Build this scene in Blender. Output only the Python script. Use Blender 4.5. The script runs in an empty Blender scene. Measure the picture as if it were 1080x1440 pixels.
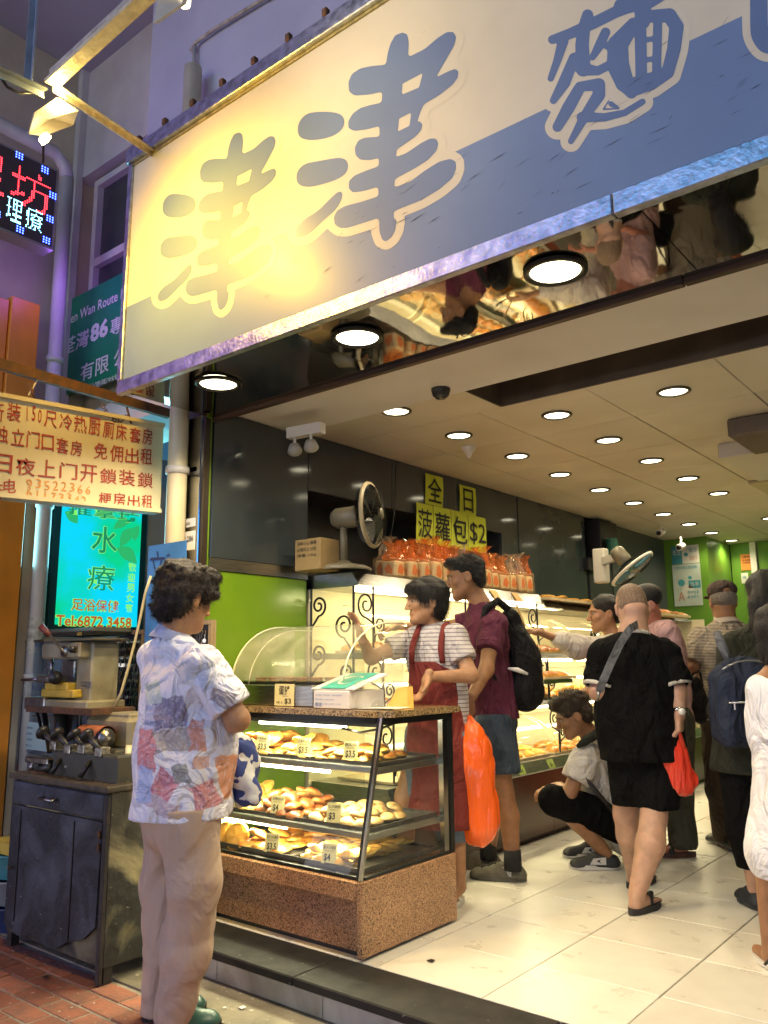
import bpy, math, random
import numpy as np
from mathutils import Vector, Matrix
random.seed(7); rng=np.random.RandomState(11)
SC=bpy.context.scene
COL=SC.collection
V=Vector
# ------------------------------------------------------------------ camera, world, exposure
EYE=V((0,0,1.17)); FPX=1150.0
PITCH=math.atan(212/FPX); YAW=math.radians(39); ROLL=math.radians(-0.45)
_f=V((-math.sin(YAW)*math.cos(PITCH),math.cos(YAW)*math.cos(PITCH),math.sin(PITCH)))
_r=V((math.cos(YAW),math.sin(YAW),0)); _u=_r.cross(_f)
_r2=_r*math.cos(ROLL)+_u*math.sin(ROLL); _u2=-_r*math.sin(ROLL)+_u*math.cos(ROLL)
cam=bpy.data.cameras.new('camera'); camo=bpy.data.objects.new('camera',cam); COL.objects.link(camo)
cam.sensor_fit='VERTICAL'; cam.sensor_height=24; cam.lens=24*FPX/1440; cam.clip_start=.05; cam.clip_end=400
M=Matrix((( _r2.x,_u2.x,-_f.x,EYE.x),(_r2.y,_u2.y,-_f.y,EYE.y),(_r2.z,_u2.z,-_f.z,EYE.z),(0,0,0,1)))
camo.matrix_world=M; SC.camera=camo
HF=V((-math.sin(YAW),math.cos(YAW),0)); HR=V((math.cos(YAW),math.sin(YAW),0)); UP=V((0,0,1))
# measuring helpers: turn a pixel of the photograph into a world point on a known plane / at a known distance
def ray(x,y): return _f+_r2*((x-540)/FPX)-_u2*((y-720)/FPX)
def PX(x,y,X): r=ray(x,y); return EYE+r*(X/r.x)
def PY(x,y,Y): r=ray(x,y); return EYE+r*(Y/r.y)
def PZ(x,y,Z=0.0): r=ray(x,y); return EYE+r*((Z-EYE.z)/r.z)
def PD(x,y,d): r=ray(x,y); return EYE+r*(d/r.dot(HF))
world=bpy.data.worlds.new('World'); SC.world=world; world.use_nodes=True
wn=world.node_tree; bg=wn.nodes['Background']
sky=wn.nodes.new('ShaderNodeTexSky'); sky.sky_type='NISHITA'; sky.sun_disc=False
sky.sun_elevation=math.radians(5.0); sky.sun_rotation=math.radians(200); sky.air_density=1.6; sky.ozone_density=6
wn.links.new(sky.outputs[0],bg.inputs[0]); bg.inputs[1].default_value=0.15
sun=bpy.data.lights.new('sun','SUN'); sun.energy=.04; sun.angle=math.radians(15); sun.color=(.8,.85,1)
so=bpy.data.objects.new('sun',sun); COL.objects.link(so); so.rotation_euler=(math.radians(55),0,math.radians(-20))
SC.view_settings.view_transform='Standard'; SC.view_settings.look='None'; SC.view_settings.gamma=1
SC.view_settings.use_curve_mapping=False; SC.view_settings.exposure=0.14
try:
    SC.cycles.max_bounces=8; SC.cycles.transparent_max_bounces=16; SC.cycles.diffuse_bounces=4; SC.cycles.glossy_bounces=4
    SC.cycles.sample_clamp_indirect=6; SC.cycles.caustics_reflective=False; SC.cycles.caustics_refractive=False
    SC.cycles.use_denoising=True
except Exception: pass
# ------------------------------------------------------------------ materials
MATS={}
def nd(t,k,loc=None): return t.nodes.new(k)
def mat(name,col=(.5,.5,.5),rough=.6,metal=0,bump=0,bscale=30,var=0,vscale=6,col2=None,spec=.5,emit=None,estr=0,coat=0,sss=0,aniso=None,rvar=0,distort=0,mapscale=None,randv=0,alpha=1,detail=5,thresh=None):
    if name in MATS: return MATS[name]
    m=bpy.data.materials.new(name); m.use_nodes=True; t=m.node_tree; b=t.nodes['Principled BSDF']; MATS[name]=m
    b.inputs['Base Color'].default_value=(*col,1); b.inputs['Roughness'].default_value=rough
    b.inputs['Metallic'].default_value=metal; b.inputs['Specular IOR Level'].default_value=spec
    b.inputs['Coat Weight'].default_value=coat; b.inputs['Alpha'].default_value=alpha
    if sss:
        b.inputs['Subsurface Weight'].default_value=sss; b.inputs['Subsurface Radius'].default_value=(1,.35,.2); b.inputs['Subsurface Scale'].default_value=.012
    if emit:
        b.inputs['Emission Color'].default_value=(*emit,1); b.inputs['Emission Strength'].default_value=estr
    L=t.links.new
    tc=nd(t,'ShaderNodeTexCoord'); src=tc.outputs['Object']
    if name in ('floor tile glaze','yellowed ceiling panel','red paver'): src=nd(t,'ShaderNodeNewGeometry').outputs['Position']
    if mapscale:
        mp=nd(t,'ShaderNodeMapping'); mp.inputs['Scale'].default_value=mapscale; L(src,mp.inputs[0]); src=mp.outputs[0]
    m['src']=1
    if var or col2:
        n=nd(t,'ShaderNodeTexNoise'); n.inputs['Scale'].default_value=vscale; n.inputs['Detail'].default_value=detail; n.inputs['Distortion'].default_value=distort
        L(src,n.inputs['Vector'])
        r=nd(t,'ShaderNodeValToRGB'); c2=col2 or tuple(max(0,c*(1-var)) for c in col); c1=col if col2 else tuple(min(1,c*(1+var*.5)) for c in col)
        lo,hi=thresh or (.3,.7)
        r.color_ramp.elements[0].position=lo; r.color_ramp.elements[1].position=hi
        r.color_ramp.elements[0].color=(*c2,1); r.color_ramp.elements[1].color=(*c1,1)
        L(n.outputs[0],r.inputs[0]); out=r.outputs[0]
        if randv:
            oi=nd(t,'ShaderNodeObjectInfo'); h=nd(t,'ShaderNodeHueSaturation'); ma=nd(t,'ShaderNodeMath'); ma.operation='MULTIPLY_ADD'
            ma.inputs[1].default_value=randv; ma.inputs[2].default_value=1-randv/2; L(oi.outputs['Random'],ma.inputs[0]); L(ma.outputs[0],h.inputs['Value']); L(out,h.inputs['Color']); out=h.outputs[0]
        L(out,b.inputs['Base Color'])
        if rvar:
            mr=nd(t,'ShaderNodeMapRange'); mr.inputs['To Min'].default_value=rough; mr.inputs['To Max'].default_value=min(1,rough+rvar); L(n.outputs[0],mr.inputs[0]); L(mr.outputs[0],b.inputs['Roughness'])
    if bump:
        n2=nd(t,'ShaderNodeTexNoise'); n2.inputs['Scale'].default_value=bscale; n2.inputs['Detail'].default_value=4; L(src,n2.inputs['Vector'])
        bp=nd(t,'ShaderNodeBump'); bp.inputs['Strength'].default_value=min(1,bump); bp.inputs['Distance'].default_value=.01*max(1,bump); L(n2.outputs[0],bp.inputs['Height']); L(bp.outputs[0],b.inputs['Normal'])
    return m
def thin_glass(name,tint=(1,1,1),refl=.08,rough=.02,dirt=0.0,dirtcol=(.7,.7,.6)):
    if name in MATS: return MATS[name]
    m=bpy.data.materials.new(name); m.use_nodes=True; t=m.node_tree; t.nodes.clear(); MATS[name]=m; L=t.links.new
    o=nd(t,'ShaderNodeOutputMaterial'); tr=nd(t,'ShaderNodeBsdfTransparent'); tr.inputs[0].default_value=(*tint,1)
    g=nd(t,'ShaderNodeBsdfGlossy'); g.inputs['Roughness'].default_value=rough
    lw=nd(t,'ShaderNodeLayerWeight'); lw.inputs[0].default_value=.5; pw=nd(t,'ShaderNodeMath'); pw.operation='POWER'; pw.inputs[1].default_value=4.5; L(lw.outputs['Facing'],pw.inputs[0])
    fr=nd(t,'ShaderNodeMath'); fr.operation='MULTIPLY_ADD'; fr.inputs[1].default_value=.55; fr.inputs[2].default_value=.035; L(pw.outputs[0],fr.inputs[0])
    mx=nd(t,'ShaderNodeMixShader'); L(fr.outputs[0],mx.inputs[0]); L(tr.outputs[0],mx.inputs[1]); L(g.outputs[0],mx.inputs[2]); out=mx.outputs[0]
    if dirt:
        d=nd(t,'ShaderNodeBsdfDiffuse'); d.inputs[0].default_value=(*dirtcol,1); n=nd(t,'ShaderNodeTexNoise'); n.inputs['Scale'].default_value=6; n.inputs['Detail'].default_value=6
        tc=nd(t,'ShaderNodeTexCoord'); L(tc.outputs['Object'],n.inputs['Vector'])
        mr=nd(t,'ShaderNodeMapRange'); mr.inputs['From Min'].default_value=.35; mr.inputs['From Max'].default_value=.8; mr.inputs['To Min'].default_value=dirt*.4; mr.inputs['To Max'].default_value=dirt*1.6; L(n.outputs[0],mr.inputs[0])
        m2=nd(t,'ShaderNodeMixShader'); L(mr.outputs[0],m2.inputs[0]); L(out,m2.inputs[1]); L(d.outputs[0],m2.inputs[2]); out=m2.outputs[0]
    L(out,o.inputs[0]); return m
def emis(name,col,s):
    if name in MATS: return MATS[name]
    return mat(name,(.05,.05,.05),.5,emit=col,estr=s)
# ------------------------------------------------------------------ mesh builder
class MB:
    def __init__(s): s.v=[]; s.f=[]; s.m=[]; s.cm=0
    def add(s,vs,fs):
        n=len(s.v); s.v+= [tuple(v) for v in vs]; s.f+=[tuple(i+n for i in f) for f in fs]; s.m+=[s.cm]*len(fs); return s
    def box(s,lo,hi):
        x0,y0,z0=lo; x1,y1,z1=hi
        return s.add([(x0,y0,z0),(x1,y0,z0),(x1,y1,z0),(x0,y1,z0),(x0,y0,z1),(x1,y0,z1),(x1,y1,z1),(x0,y1,z1)],
          [(0,3,2,1),(4,5,6,7),(0,1,5,4),(1,2,6,5),(2,3,7,6),(3,0,4,7)])
    def bbox(s,lo,hi,b=.004):   # box with chamfered edges
        lo=V(lo);hi=V(hi); vs=[];idx={}
        for i in (0,1):
            for j in (0,1):
                for k in (0,1):
                    c=V((hi.x if i else lo.x,hi.y if j else lo.y,hi.z if k else lo.z)); sg=V((-1 if i else 1,-1 if j else 1,-1 if k else 1))
                    for a in range(3):
                        p=c.copy()
                        for q in range(3):
                            if q!=a: p[q]+=sg[q]*b
                        idx[(i,j,k,a)]=len(vs); vs.append(p)
        fs=[]
        for a in range(3):
            o=[q for q in range(3) if q!=a]
            for sd in (0,1):
                q=[]
                for (u,w) in ((0,0),(1,0),(1,1),(0,1)):
                    t=[0,0,0]; t[a]=sd; t[o[0]]=u; t[o[1]]=w; q.append(idx[(*t,a)])
                fs.append(q)
        for a in range(3):
            o=[q for q in range(3) if q!=a]
            for u in (0,1):
                for w in (0,1):
                    t0=[0,0,0];t1=[0,0,0]; t0[o[0]]=t1[o[0]]=u; t0[o[1]]=t1[o[1]]=w; t0[a]=0;t1[a]=1
                    fs.append([idx[(*t0,o[0])],idx[(*t1,o[0])],idx[(*t1,o[1])],idx[(*t0,o[1])]])
        for i in (0,1):
            for j in (0,1):
                for k in (0,1): fs.append([idx[(i,j,k,0)],idx[(i,j,k,1)],idx[(i,j,k,2)]])
        cc=(lo+hi)/2; out=[]
        for f in fs:
            ps=[V(vs[i]) for i in f]; n=(ps[1]-ps[0]).cross(ps[2]-ps[0]); ct=sum(ps,V())/len(ps)
            out.append(list(reversed(f)) if n.dot(ct-cc)<0 else f)
        return s.add(vs,out)
    def poly(s,pts): return s.add(pts,[tuple(range(len(pts)))])
    def tube(s,pts,r,n=8,cap=True,closed=False):
        pts=[V(p) for p in pts]; rs=r if isinstance(r,(list,tuple)) else [r]*len(pts); N=len(pts); ring=[]; prev=None
        for i,p in enumerate(pts):
            if closed: t=(pts[(i+1)%N]-pts[i-1])
            else: t=(pts[min(i+1,N-1)]-pts[max(i-1,0)])
            t.normalize()
            if prev is None:
                a=V((0,0,1)) if abs(t.z)<.9 else V((1,0,0)); u=t.cross(a).normalized()
            else:
                u=(prev-t*prev.dot(t)); u=u.normalized() if u.length>1e-6 else t.orthogonal().normalized()
            prev=u; w=t.cross(u); ring.append([p+(u*math.cos(2*math.pi*k/n)+w*math.sin(2*math.pi*k/n))*rs[i] for k in range(n)])
        vs=[q for rg in ring for q in rg]; fs=[]
        for i in range(N if closed else N-1):
            j=(i+1)%N
            for k in range(n): fs.append((i*n+k,i*n+(k+1)%n,j*n+(k+1)%n,j*n+k))
        if cap and not closed: fs.append(tuple(reversed(range(n)))); fs.append(tuple((N-1)*n+k for k in range(n)))
        return s.add(vs,fs)
    def cyl(s,a,b,r,r2=None,n=16): return s.tube([a,b],[r,r if r2 is None else r2],n)
    def lathe(s,c,prof,n=24,ax=(0,0,1),cap=False):   # prof: (radius, height along ax)
        c=V(c); ax=V(ax).normalized(); u=ax.orthogonal().normalized(); w=ax.cross(u)
        vs=[c+ax*h+(u*math.cos(2*math.pi*k/n)+w*math.sin(2*math.pi*k/n))*r for r,h in prof for k in range(n)]
        fs=[(i*n+k,i*n+(k+1)%n,(i+1)*n+(k+1)%n,(i+1)*n+k) for i in range(len(prof)-1) for k in range(n)]
        if cap: fs+= [tuple(reversed(range(n))), tuple((len(prof)-1)*n+k for k in range(n))]
        return s.add(vs,fs)
    def prism(s,outline,d):   # outline: list of Vector, extruded along d
        n=len(outline); d=V(d); o=[V(p) for p in outline]
        nn=V((0,0,0))
        for i in range(n): nn+=o[i].cross(o[(i+1)%n])
        if nn.dot(d)>0: o=o[::-1]
        return s.add(o+[p+d for p in o],[tuple(range(n)),tuple(reversed(range(n,2*n)))]+[(i,i+n,(i+1)%n+n,(i+1)%n) for i in range(n)])
    def bar(s,a,b,w,h,up=(0,0,1)):  # rectangular bar
        a=V(a);b=V(b);t=(b-a).normalized();u=t.cross(V(up)).normalized();q=u.cross(t)
        c=[u*w/2+q*h/2,-u*w/2+q*h/2,-u*w/2-q*h/2,u*w/2-q*h/2]
        return s.prism([a+x for x in c],b-a)
    def mesh(s,name,mats,smooth=False):
        me=bpy.data.meshes.new(name); me.from_pydata(s.v,[],s.f)
        for mm in (mats if isinstance(mats,(list,tuple)) else [mats]): me.materials.append(mm)
        if isinstance(mats,(list,tuple)) and len(mats)>1: me.polygons.foreach_set('material_index',s.m)
        if smooth: me.polygons.foreach_set('use_smooth',[True]*len(me.polygons))
        me.update(); return me
    def build(s,name,mats,parent=None,smooth=False): return link(name,s.mesh(name,mats,smooth),parent)
def link(name,me,parent=None):
    o=bpy.data.objects.new(name,me); COL.objects.link(o)
    if parent is not None: put(o,parent)
    return o
def put(o,parent):
    o.parent=parent; o.matrix_parent_inverse=Matrix.Translation(-wloc(parent)) if parent.get('_e') else Matrix()
def wloc(p):
    v=V(p.location)
    return v
def tag(o,label,cat,group=None):
    o['label']=label; o['category']=cat
    if group: o['group']=group
    return o
def thing(name,loc,label,cat,group=None):    # empty at the base; children are modelled in world coordinates
    o=bpy.data.objects.new(name,None); COL.objects.link(o); o.location=loc; o.empty_display_size=.1; o['_e']=1
    return tag(o,label,cat,group)
def struct(name,mb,m,smooth=False):
    o=mb.build(name,m,None,smooth) if isinstance(mb,MB) else mb
    o['kind']='structure'; return o
def smoothout(pts,n=2):
    for _ in range(n):
        q=[]
        for i in range(len(pts)):
            a=pts[i];b=pts[(i+1)%len(pts)]
            q.append((a[0]*.75+b[0]*.25,a[1]*.75+b[1]*.25)); q.append((a[0]*.25+b[0]*.75,a[1]*.25+b[1]*.75))
        pts=q
    return pts
# ---- writing
FONT_CACHE={}
def text_geo(s,extrude=0,fat=0):
    k=(s,extrude,fat)
    if k in FONT_CACHE: return FONT_CACHE[k]
    c=bpy.data.curves.new('t','FONT'); c.body=s; c.size=1; c.resolution_u=2; c.extrude=extrude; c.offset=fat*(.35 if any(ord(q)>0x2fff for q in s) else 1)
    o=bpy.data.objects.new('t',c); COL.objects.link(o)
    me=bpy.data.meshes.new_from_object(o.evaluated_get(bpy.context.evaluated_depsgraph_get()))
    v=[tuple(x.co) for x in me.vertices]; f=[tuple(p.vertices) for p in me.polygons]
    bpy.data.objects.remove(o); bpy.data.curves.remove(c); bpy.data.meshes.remove(me)
    FONT_CACHE[k]=(v,f); return v,f
def text_into(mb,s,org,xd,yd,w=None,h=None,fat=0,skew=0,jit=0):
    """write s with its lower left corner at org, along xd, up yd, filling w x h"""
    v,f=text_geo(s,0,fat)
    if not v: return
    org=V(org); xd=V(xd).normalized(); yd=V(yd).normalized()
    xs=[p[0] for p in v]; ys=[p[1] for p in v]; x0,x1,y0,y1=min(xs),max(xs),min(ys),max(ys)
    if x1-x0<1e-6 or y1-y0<1e-6: return
    sx=(w/(x1-x0)) if w else None; sy=(h/(y1-y0)) if h else None
    sx=sx or sy; sy=sy or sx
    mb.add([org+xd*((p[0]-x0)*sx+skew*(p[1]-y0)*sy)+yd*(p[1]-y0)*sy for p in v],f)
# ---- 2-D field contour (marching squares) for hand-drawn lettering
def contour(F,x0,y0,st):
    """F<0 inside. returns polygons in field coordinates"""
    ny,nx=F.shape; vs=[];fs=[];idx={}
    def vert(key,p):
        if key not in idx: idx[key]=len(vs); vs.append(p)
        return idx[key]
    for j in range(ny-1):
        row=None
        for i in range(nx-1):
            c=((i,j),(i+1,j),(i+1,j+1),(i,j+1)); val=[F[b,a] for a,b in c]
            if min(val)>=0: continue
            poly=[]
            for k in range(4):
                a=c[k];b=c[(k+1)%4];va=val[k];vb=val[(k+1)%4]
                if va<0: poly.append(vert(('c',)+a,(x0+a[0]*st,y0+a[1]*st)))
                if (va<0)!=(vb<0):
                    t=va/(va-vb); q=(x0+(a[0]+(b[0]-a[0])*t)*st,y0+(a[1]+(b[1]-a[1])*t)*st)
                    poly.append(vert(('e',)+tuple(sorted((a,b))),q))
            if len(poly)>2: fs.append(tuple(poly))
    return vs,fs
def seg_field(GX,GY,pts):   # variable radius polyline
    D=np.full(GX.shape,1e3)
    for (ax,ay,ar),(bx,by,br) in zip(pts[:-1],pts[1:]):
        dx,dy=bx-ax,by-ay; L=dx*dx+dy*dy+1e-9; t=np.clip(((GX-ax)*dx+(GY-ay)*dy)/L,0,1)
        D=np.minimum(D,np.hypot(GX-ax-t*dx,GY-ay-t*dy)-(ar+(br-ar)*t))
    return D
def poly_field(GX,GY,P):
    D=np.full(GX.shape,1e6); ins=np.zeros(GX.shape,bool); n=len(P)
    for i in range(n):
        ax,ay=P[i]; bx,by=P[(i+1)%n]; dx,dy=bx-ax,by-ay; L=dx*dx+dy*dy+1e-9; t=np.clip(((GX-ax)*dx+(GY-ay)*dy)/L,0,1)
        D=np.minimum(D,np.hypot(GX-ax-t*dx,GY-ay-t*dy))
        if by!=ay: ins^=((ay>GY)!=(by>GY))&(GX<(bx-ax)*(GY-ay)/(by-ay)+ax)
    return np.where(ins,-D,D)
# ---- 3-D fields (smooth unions of tapered limbs) polygonised by surface nets
class SDF:
    def __init__(s): s.ops=[]
    def cone(s,a,b,ra,rb=None,k=.02,ratio=1,fwd=None):
        """tapered limb; ratio<1 flattens it along fwd"""
        rb=ra if rb is None else rb; s.ops.append(('c',np.array(a,float),np.array(b,float),ra,rb,k,ratio,None if fwd is None else np.array(V(fwd).normalized(),float))); return s
    def chain(s,pts,rs,k=.02,ratio=1,fwd=None):
        for i in range(len(pts)-1): s.cone(pts[i],pts[i+1],rs[i],rs[i+1],k,ratio,fwd)
        return s
    def ball(s,a,r,k=.02): return s.cone(a,V(a)+V((0,0,1e-4)),r,r,k)
    def ell(s,c,r,axes=None,k=.02,sub=False):
        ax=np.eye(3) if axes is None else np.array([list(V(q).normalized()) for q in axes],float)
        s.ops.append(('e',np.array(c,float),np.array(r,float),ax,k,sub)); return s
    def box(s,c,h,axes=None,rr=.01,k=.01):
        ax=np.eye(3) if axes is None else np.array([list(V(q).normalized()) for q in axes],float)
        s.ops.append(('b',np.array(c,float),np.array(h,float),ax,rr,k)); return s
    def cut(s,p,n): s.ops.append(('p',np.array(p,float),np.array(V(n).normalized(),float))); return s   # removes the side n points to
    def noise(s,amp,freq,seed=0,nn=7,lo=None,hi=None): s.ops.append(('n',amp,np.array(freq,float),seed,nn)); return s
    def bounds(s):
        lo=np.full(3,1e9);hi=-lo
        for o in s.ops:
            if o[0]=='c': r=max(o[3],o[4]); a,b=np.minimum(o[1],o[2])-r,np.maximum(o[1],o[2])+r
            elif o[0]=='e' and not o[5]: r=max(o[2]); a,b=o[1]-r,o[1]+r
            elif o[0]=='b': r=np.linalg.norm(o[2]); a,b=o[1]-r,o[1]+r
            else: continue
            lo=np.minimum(lo,a);hi=np.maximum(hi,b)
        for o in s.ops:
            if o[0]=='p':
                for ax in range(3):
                    if abs(o[2][ax])>.999:
                        if o[2][ax]>0: hi[ax]=min(hi[ax],o[1][ax])
                        else: lo[ax]=max(lo[ax],o[1][ax])
        return lo,hi
    def mesh(s,res=.01):
        lo,hi=s.bounds(); lo=lo-res*3-.006; hi=hi+res*3+.006; n=np.ceil((hi-lo)/res).astype(int)+1
        ax=[(lo[i]+np.arange(n[i])*res).astype(np.float32) for i in range(3)]
        F=np.full(tuple(n),.2,np.float32)
        for o in s.ops:
            if o[0] in 'ceb':
                if o[0]=='c': r=max(o[3],o[4]); a,b,k=np.minimum(o[1],o[2])-r,np.maximum(o[1],o[2])+r,o[5]
                elif o[0]=='e': r=max(o[2]); a,b,k=o[1]-r,o[1]+r,o[4]
                else: r=np.linalg.norm(o[2]); a,b,k=o[1]-r,o[1]+r,o[5]
                mg=k+2.5*res; i0=np.maximum(0,((a-mg-lo)/res).astype(int)); i1=np.minimum(n,((b+mg-lo)/res).astype(int)+2)
                if (i1<=i0).any(): continue
                X=ax[0][i0[0]:i1[0],None,None];Y=ax[1][None,i0[1]:i1[1],None];Z=ax[2][None,None,i0[2]:i1[2]]
                if o[0]=='c':
                    A,B,ra,rb,k,ratio,fw=o[1:]; d=B-A; px,py,pz=X-A[0],Y-A[1],Z-A[2]
                    if fw is not None and ratio!=1:
                        g=1/ratio-1; q=px*fw[0]+py*fw[1]+pz*fw[2]; px=px+q*g*fw[0]; py=py+q*g*fw[1]; pz=pz+q*g*fw[2]; d=d+fw*(d@fw)*g
                    L=float(d@d)+1e-12; t=np.clip((px*d[0]+py*d[1]+pz*d[2])/L,0,1)
                    D=np.sqrt((px-t*d[0])**2+(py-t*d[1])**2+(pz-t*d[2])**2)-(ra+(rb-ra)*t)
                    if ratio!=1: D=D*((1+ratio)/2)
                elif o[0]=='e':
                    C,R,AX=o[1],o[2],o[3]; px,py,pz=X-C[0],Y-C[1],Z-C[2]; k0=0;k1=0
                    for q in range(3):
                        l=px*AX[q][0]+py*AX[q][1]+pz*AX[q][2]; k0=k0+(l/R[q])**2; k1=k1+(l/R[q]**2)**2
                    k0=np.sqrt(k0);k1=np.sqrt(k1)+1e-9; D=k0*(k0-1)/k1
                else:
                    C,H,AX,rr=o[1],o[2],o[3],o[4]; px,py,pz=X-C[0],Y-C[1],Z-C[2]; out=0;mxx=-1e9
                    for q in range(3):
                        l=np.abs(px*AX[q][0]+py*AX[q][1]+pz*AX[q][2])-(H[q]-rr); out=out+np.maximum(l,0)**2; mxx=np.maximum(mxx,l)
                    D=np.sqrt(out)+np.minimum(mxx,0)-rr
                sl=F[i0[0]:i1[0],i0[1]:i1[1],i0[2]:i1[2]]
                if o[0]=='e' and o[5]:
                    h=np.clip(.5-.5*(sl+D)/k,0,1); F[i0[0]:i1[0],i0[1]:i1[1],i0[2]:i1[2]]=sl*(1-h)+(-D)*h+k*h*(1-h)
                else:
                    h=np.clip(.5+.5*(sl-D)/k,0,1); F[i0[0]:i1[0],i0[1]:i1[1],i0[2]:i1[2]]=sl*(1-h)+D*h-k*h*(1-h)
            elif o[0]=='p':
                P,N=o[1],o[2]; F=np.maximum(F,(ax[0][:,None,None]-P[0])*N[0]+(ax[1][None,:,None]-P[1])*N[1]+(ax[2][None,None,:]-P[2])*N[2])
            elif o[0]=='n':
                amp,fr,seed,nn=o[1:]; rs=np.random.RandomState(seed); acc=0
                for q in range(nn):
                    kv=rs.normal(size=3); kv=kv/np.linalg.norm(kv)*fr*rs.uniform(.6,1.5); ph=rs.uniform(0,6.28)
                    w_=np.sin((ax[0]*kv[0])[:,None,None]+(ax[1]*kv[1])[None,:,None]+(ax[2]*kv[2])[None,None,:]+ph+1.1*np.sin((ax[2]*fr[2]*.7+q))[None,None,:]+.7*np.sin((ax[0]*fr[0]*.5+2*q))[:,None,None]); acc=acc+(w_ if q%2 else 1.3*(1-2*np.abs(w_)**.7))
                F=F+amp*acc.astype(np.float32)/math.sqrt(nn)
        F[0]=F[-1]=.1; F[:,0]=F[:,-1]=.1; F[:,:,0]=F[:,:,-1]=.1
        ins=F<0; m=n-1
        cnt=np.zeros(m,np.int8)
        for a in (0,1):
            for b in (0,1):
                for c in (0,1): cnt+=ins[a:a+m[0],b:b+m[1],c:c+m[2]]
        act=(cnt>0)&(cnt<8); ci=np.argwhere(act); vid=-np.ones(m,int); vid[act]=np.arange(len(ci))
        acc=np.zeros((len(ci),3));num=np.zeros(len(ci))
        cor=[(0,0,0),(1,0,0),(0,1,0),(1,1,0),(0,0,1),(1,0,1),(0,1,1),(1,1,1)]
        edges=[(0,1),(2,3),(4,5),(6,7),(0,2),(1,3),(4,6),(5,7),(0,4),(1,5),(2,6),(3,7)]
        vals=[F[ci[:,0]+c[0],ci[:,1]+c[1],ci[:,2]+c[2]] for c in cor]
        for a,b in edges:
            va,vb=vals[a],vals[b]; x=(va<0)!=(vb<0); t=np.where(x,va/np.where(x,va-vb,1),0)
            p=np.array(cor[a])[None]+(np.array(cor[b])-np.array(cor[a]))[None]*t[:,None]; acc+=p*x[:,None]; num+=x
        vs=(ci+acc/num[:,None])*res+lo
        quads=[]
        for a in range(3):
            b,c=(a+1)%3,(a+2)%3; sa=[slice(None)]*3; sb=[slice(None)]*3; sa[a]=slice(0,-1); sb[a]=slice(1,None)
            I,J=ins[tuple(sa)],ins[tuple(sb)]; E=np.argwhere(I!=J); 
            if not len(E): continue
            E=E[(E[:,b]>0)&(E[:,c]>0)&(E[:,b]<m[b])&(E[:,c]<m[c])]; fl=I[E[:,0],E[:,1],E[:,2]]
            def g(db,dc):
                e=E.copy(); e[:,b]-=db; e[:,c]-=dc; return vid[e[:,0],e[:,1],e[:,2]]
            q=np.stack([g(0,0),g(1,0),g(1,1),g(0,1)],1); q[~fl]=q[~fl][:,::-1]; quads.append(q)
        q=np.concatenate(quads); q=q[(q>=0).all(1)]
        return vs,q
def np_mesh(name,parts,m,smooth=True):
    vs=[];qs=[];n=0
    for v,q in parts: vs.append(v); qs.append(q+n); n+=len(v)
    vs=np.concatenate(vs);qs=np.concatenate(qs); me=bpy.data.meshes.new(name)
    me.vertices.add(len(vs)); me.vertices.foreach_set('co',vs.astype(np.float32).ravel())
    k=qs.shape[1]; me.loops.add(len(qs)*k); me.loops.foreach_set('vertex_index',qs.astype(np.int32).ravel())
    me.polygons.add(len(qs)); me.polygons.foreach_set('loop_start',np.arange(len(qs),dtype=np.int32)*k); me.polygons.foreach_set('loop_total',np.full(len(qs),k,np.int32))
    me.polygons.foreach_set('use_smooth',[smooth]*len(qs)); me.update(calc_edges=True); me.validate()
    for mm in (m if isinstance(m,(list,tuple)) else [m]): me.materials.append(mm)
    return me
def sdf_obj(name,sdf,res,m,parent=None):
    parts=[x.mesh(res) for x in (sdf if isinstance(sdf,list) else [sdf])]
    return link(name,np_mesh(name,parts,m),parent)
def spot(name,loc,energy,col,parent=None,angle=130,blend=.7,rad=.05,dirv=(0,0,-1)):
    l=bpy.data.lights.new(name,'SPOT'); l.energy=energy; l.color=col; l.spot_size=math.radians(angle); l.spot_blend=blend; l.shadow_soft_size=rad
    o=bpy.data.objects.new(name,l); COL.objects.link(o); o.location=loc; o.rotation_euler=V(dirv).to_track_quat('-Z','Y').to_euler(); return o
# ================================================================== materials in use
WARM=(1,.83,.54); WARM2=(1,.86,.52)
m_floor=mat('floor tile glaze',(.70,.68,.60),.20,0,bump=.08,bscale=9,col2=(.64,.61,.53),vscale=7,detail=14,randv=.16,rvar=.2,thresh=(.30,.60))
m_grout=mat('dark grout',(.035,.032,.028),.9)
m_ceil=mat('yellowed ceiling panel',(.72,.68,.57),.5,0,col2=(.58,.53,.41),vscale=1.6,detail=7,randv=.1,bump=.03,bscale=90)
m_soff=mat('painted plasterboard',(.80,.78,.76),.6,0,col2=(.70,.67,.64),vscale=2,detail=8,bump=.04,bscale=60)
m_recess=mat('brown recess',(.13,.10,.075),.7,var=.3,vscale=5)
m_trim=mat('brown wood trim',(.05,.022,.012),.45,var=.5,vscale=9,mapscale=(1,8,8),bump=.1,bscale=20)
m_mirror=mat('polished stainless soffit',(.42,.40,.36),.03,1,bump=.07,bscale=2.2)
m_steel=mat('brushed stainless',(.42,.42,.40),.28,1,bump=.04,bscale=60,var=.25,vscale=14,mapscale=(1,1,12))
m_steel2=mat('scratched stainless trim',(.50,.53,.60),.24,1,bump=.25,bscale=70,var=.35,vscale=25,rvar=.2)
m_dark=mat('dark glossy cladding',(.040,.050,.056),.10,0,spec=.7,bump=.02,bscale=3,var=.2,vscale=3)
m_darkw=mat('dark wall',(.028,.032,.034),.35,var=.3,vscale=5)
m_green=mat('lime green panel',(.17,.30,.012),.28,0,spec=.5,col2=(.12,.24,.012),vscale=2.5,detail=6,bump=.02,bscale=5)
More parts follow.
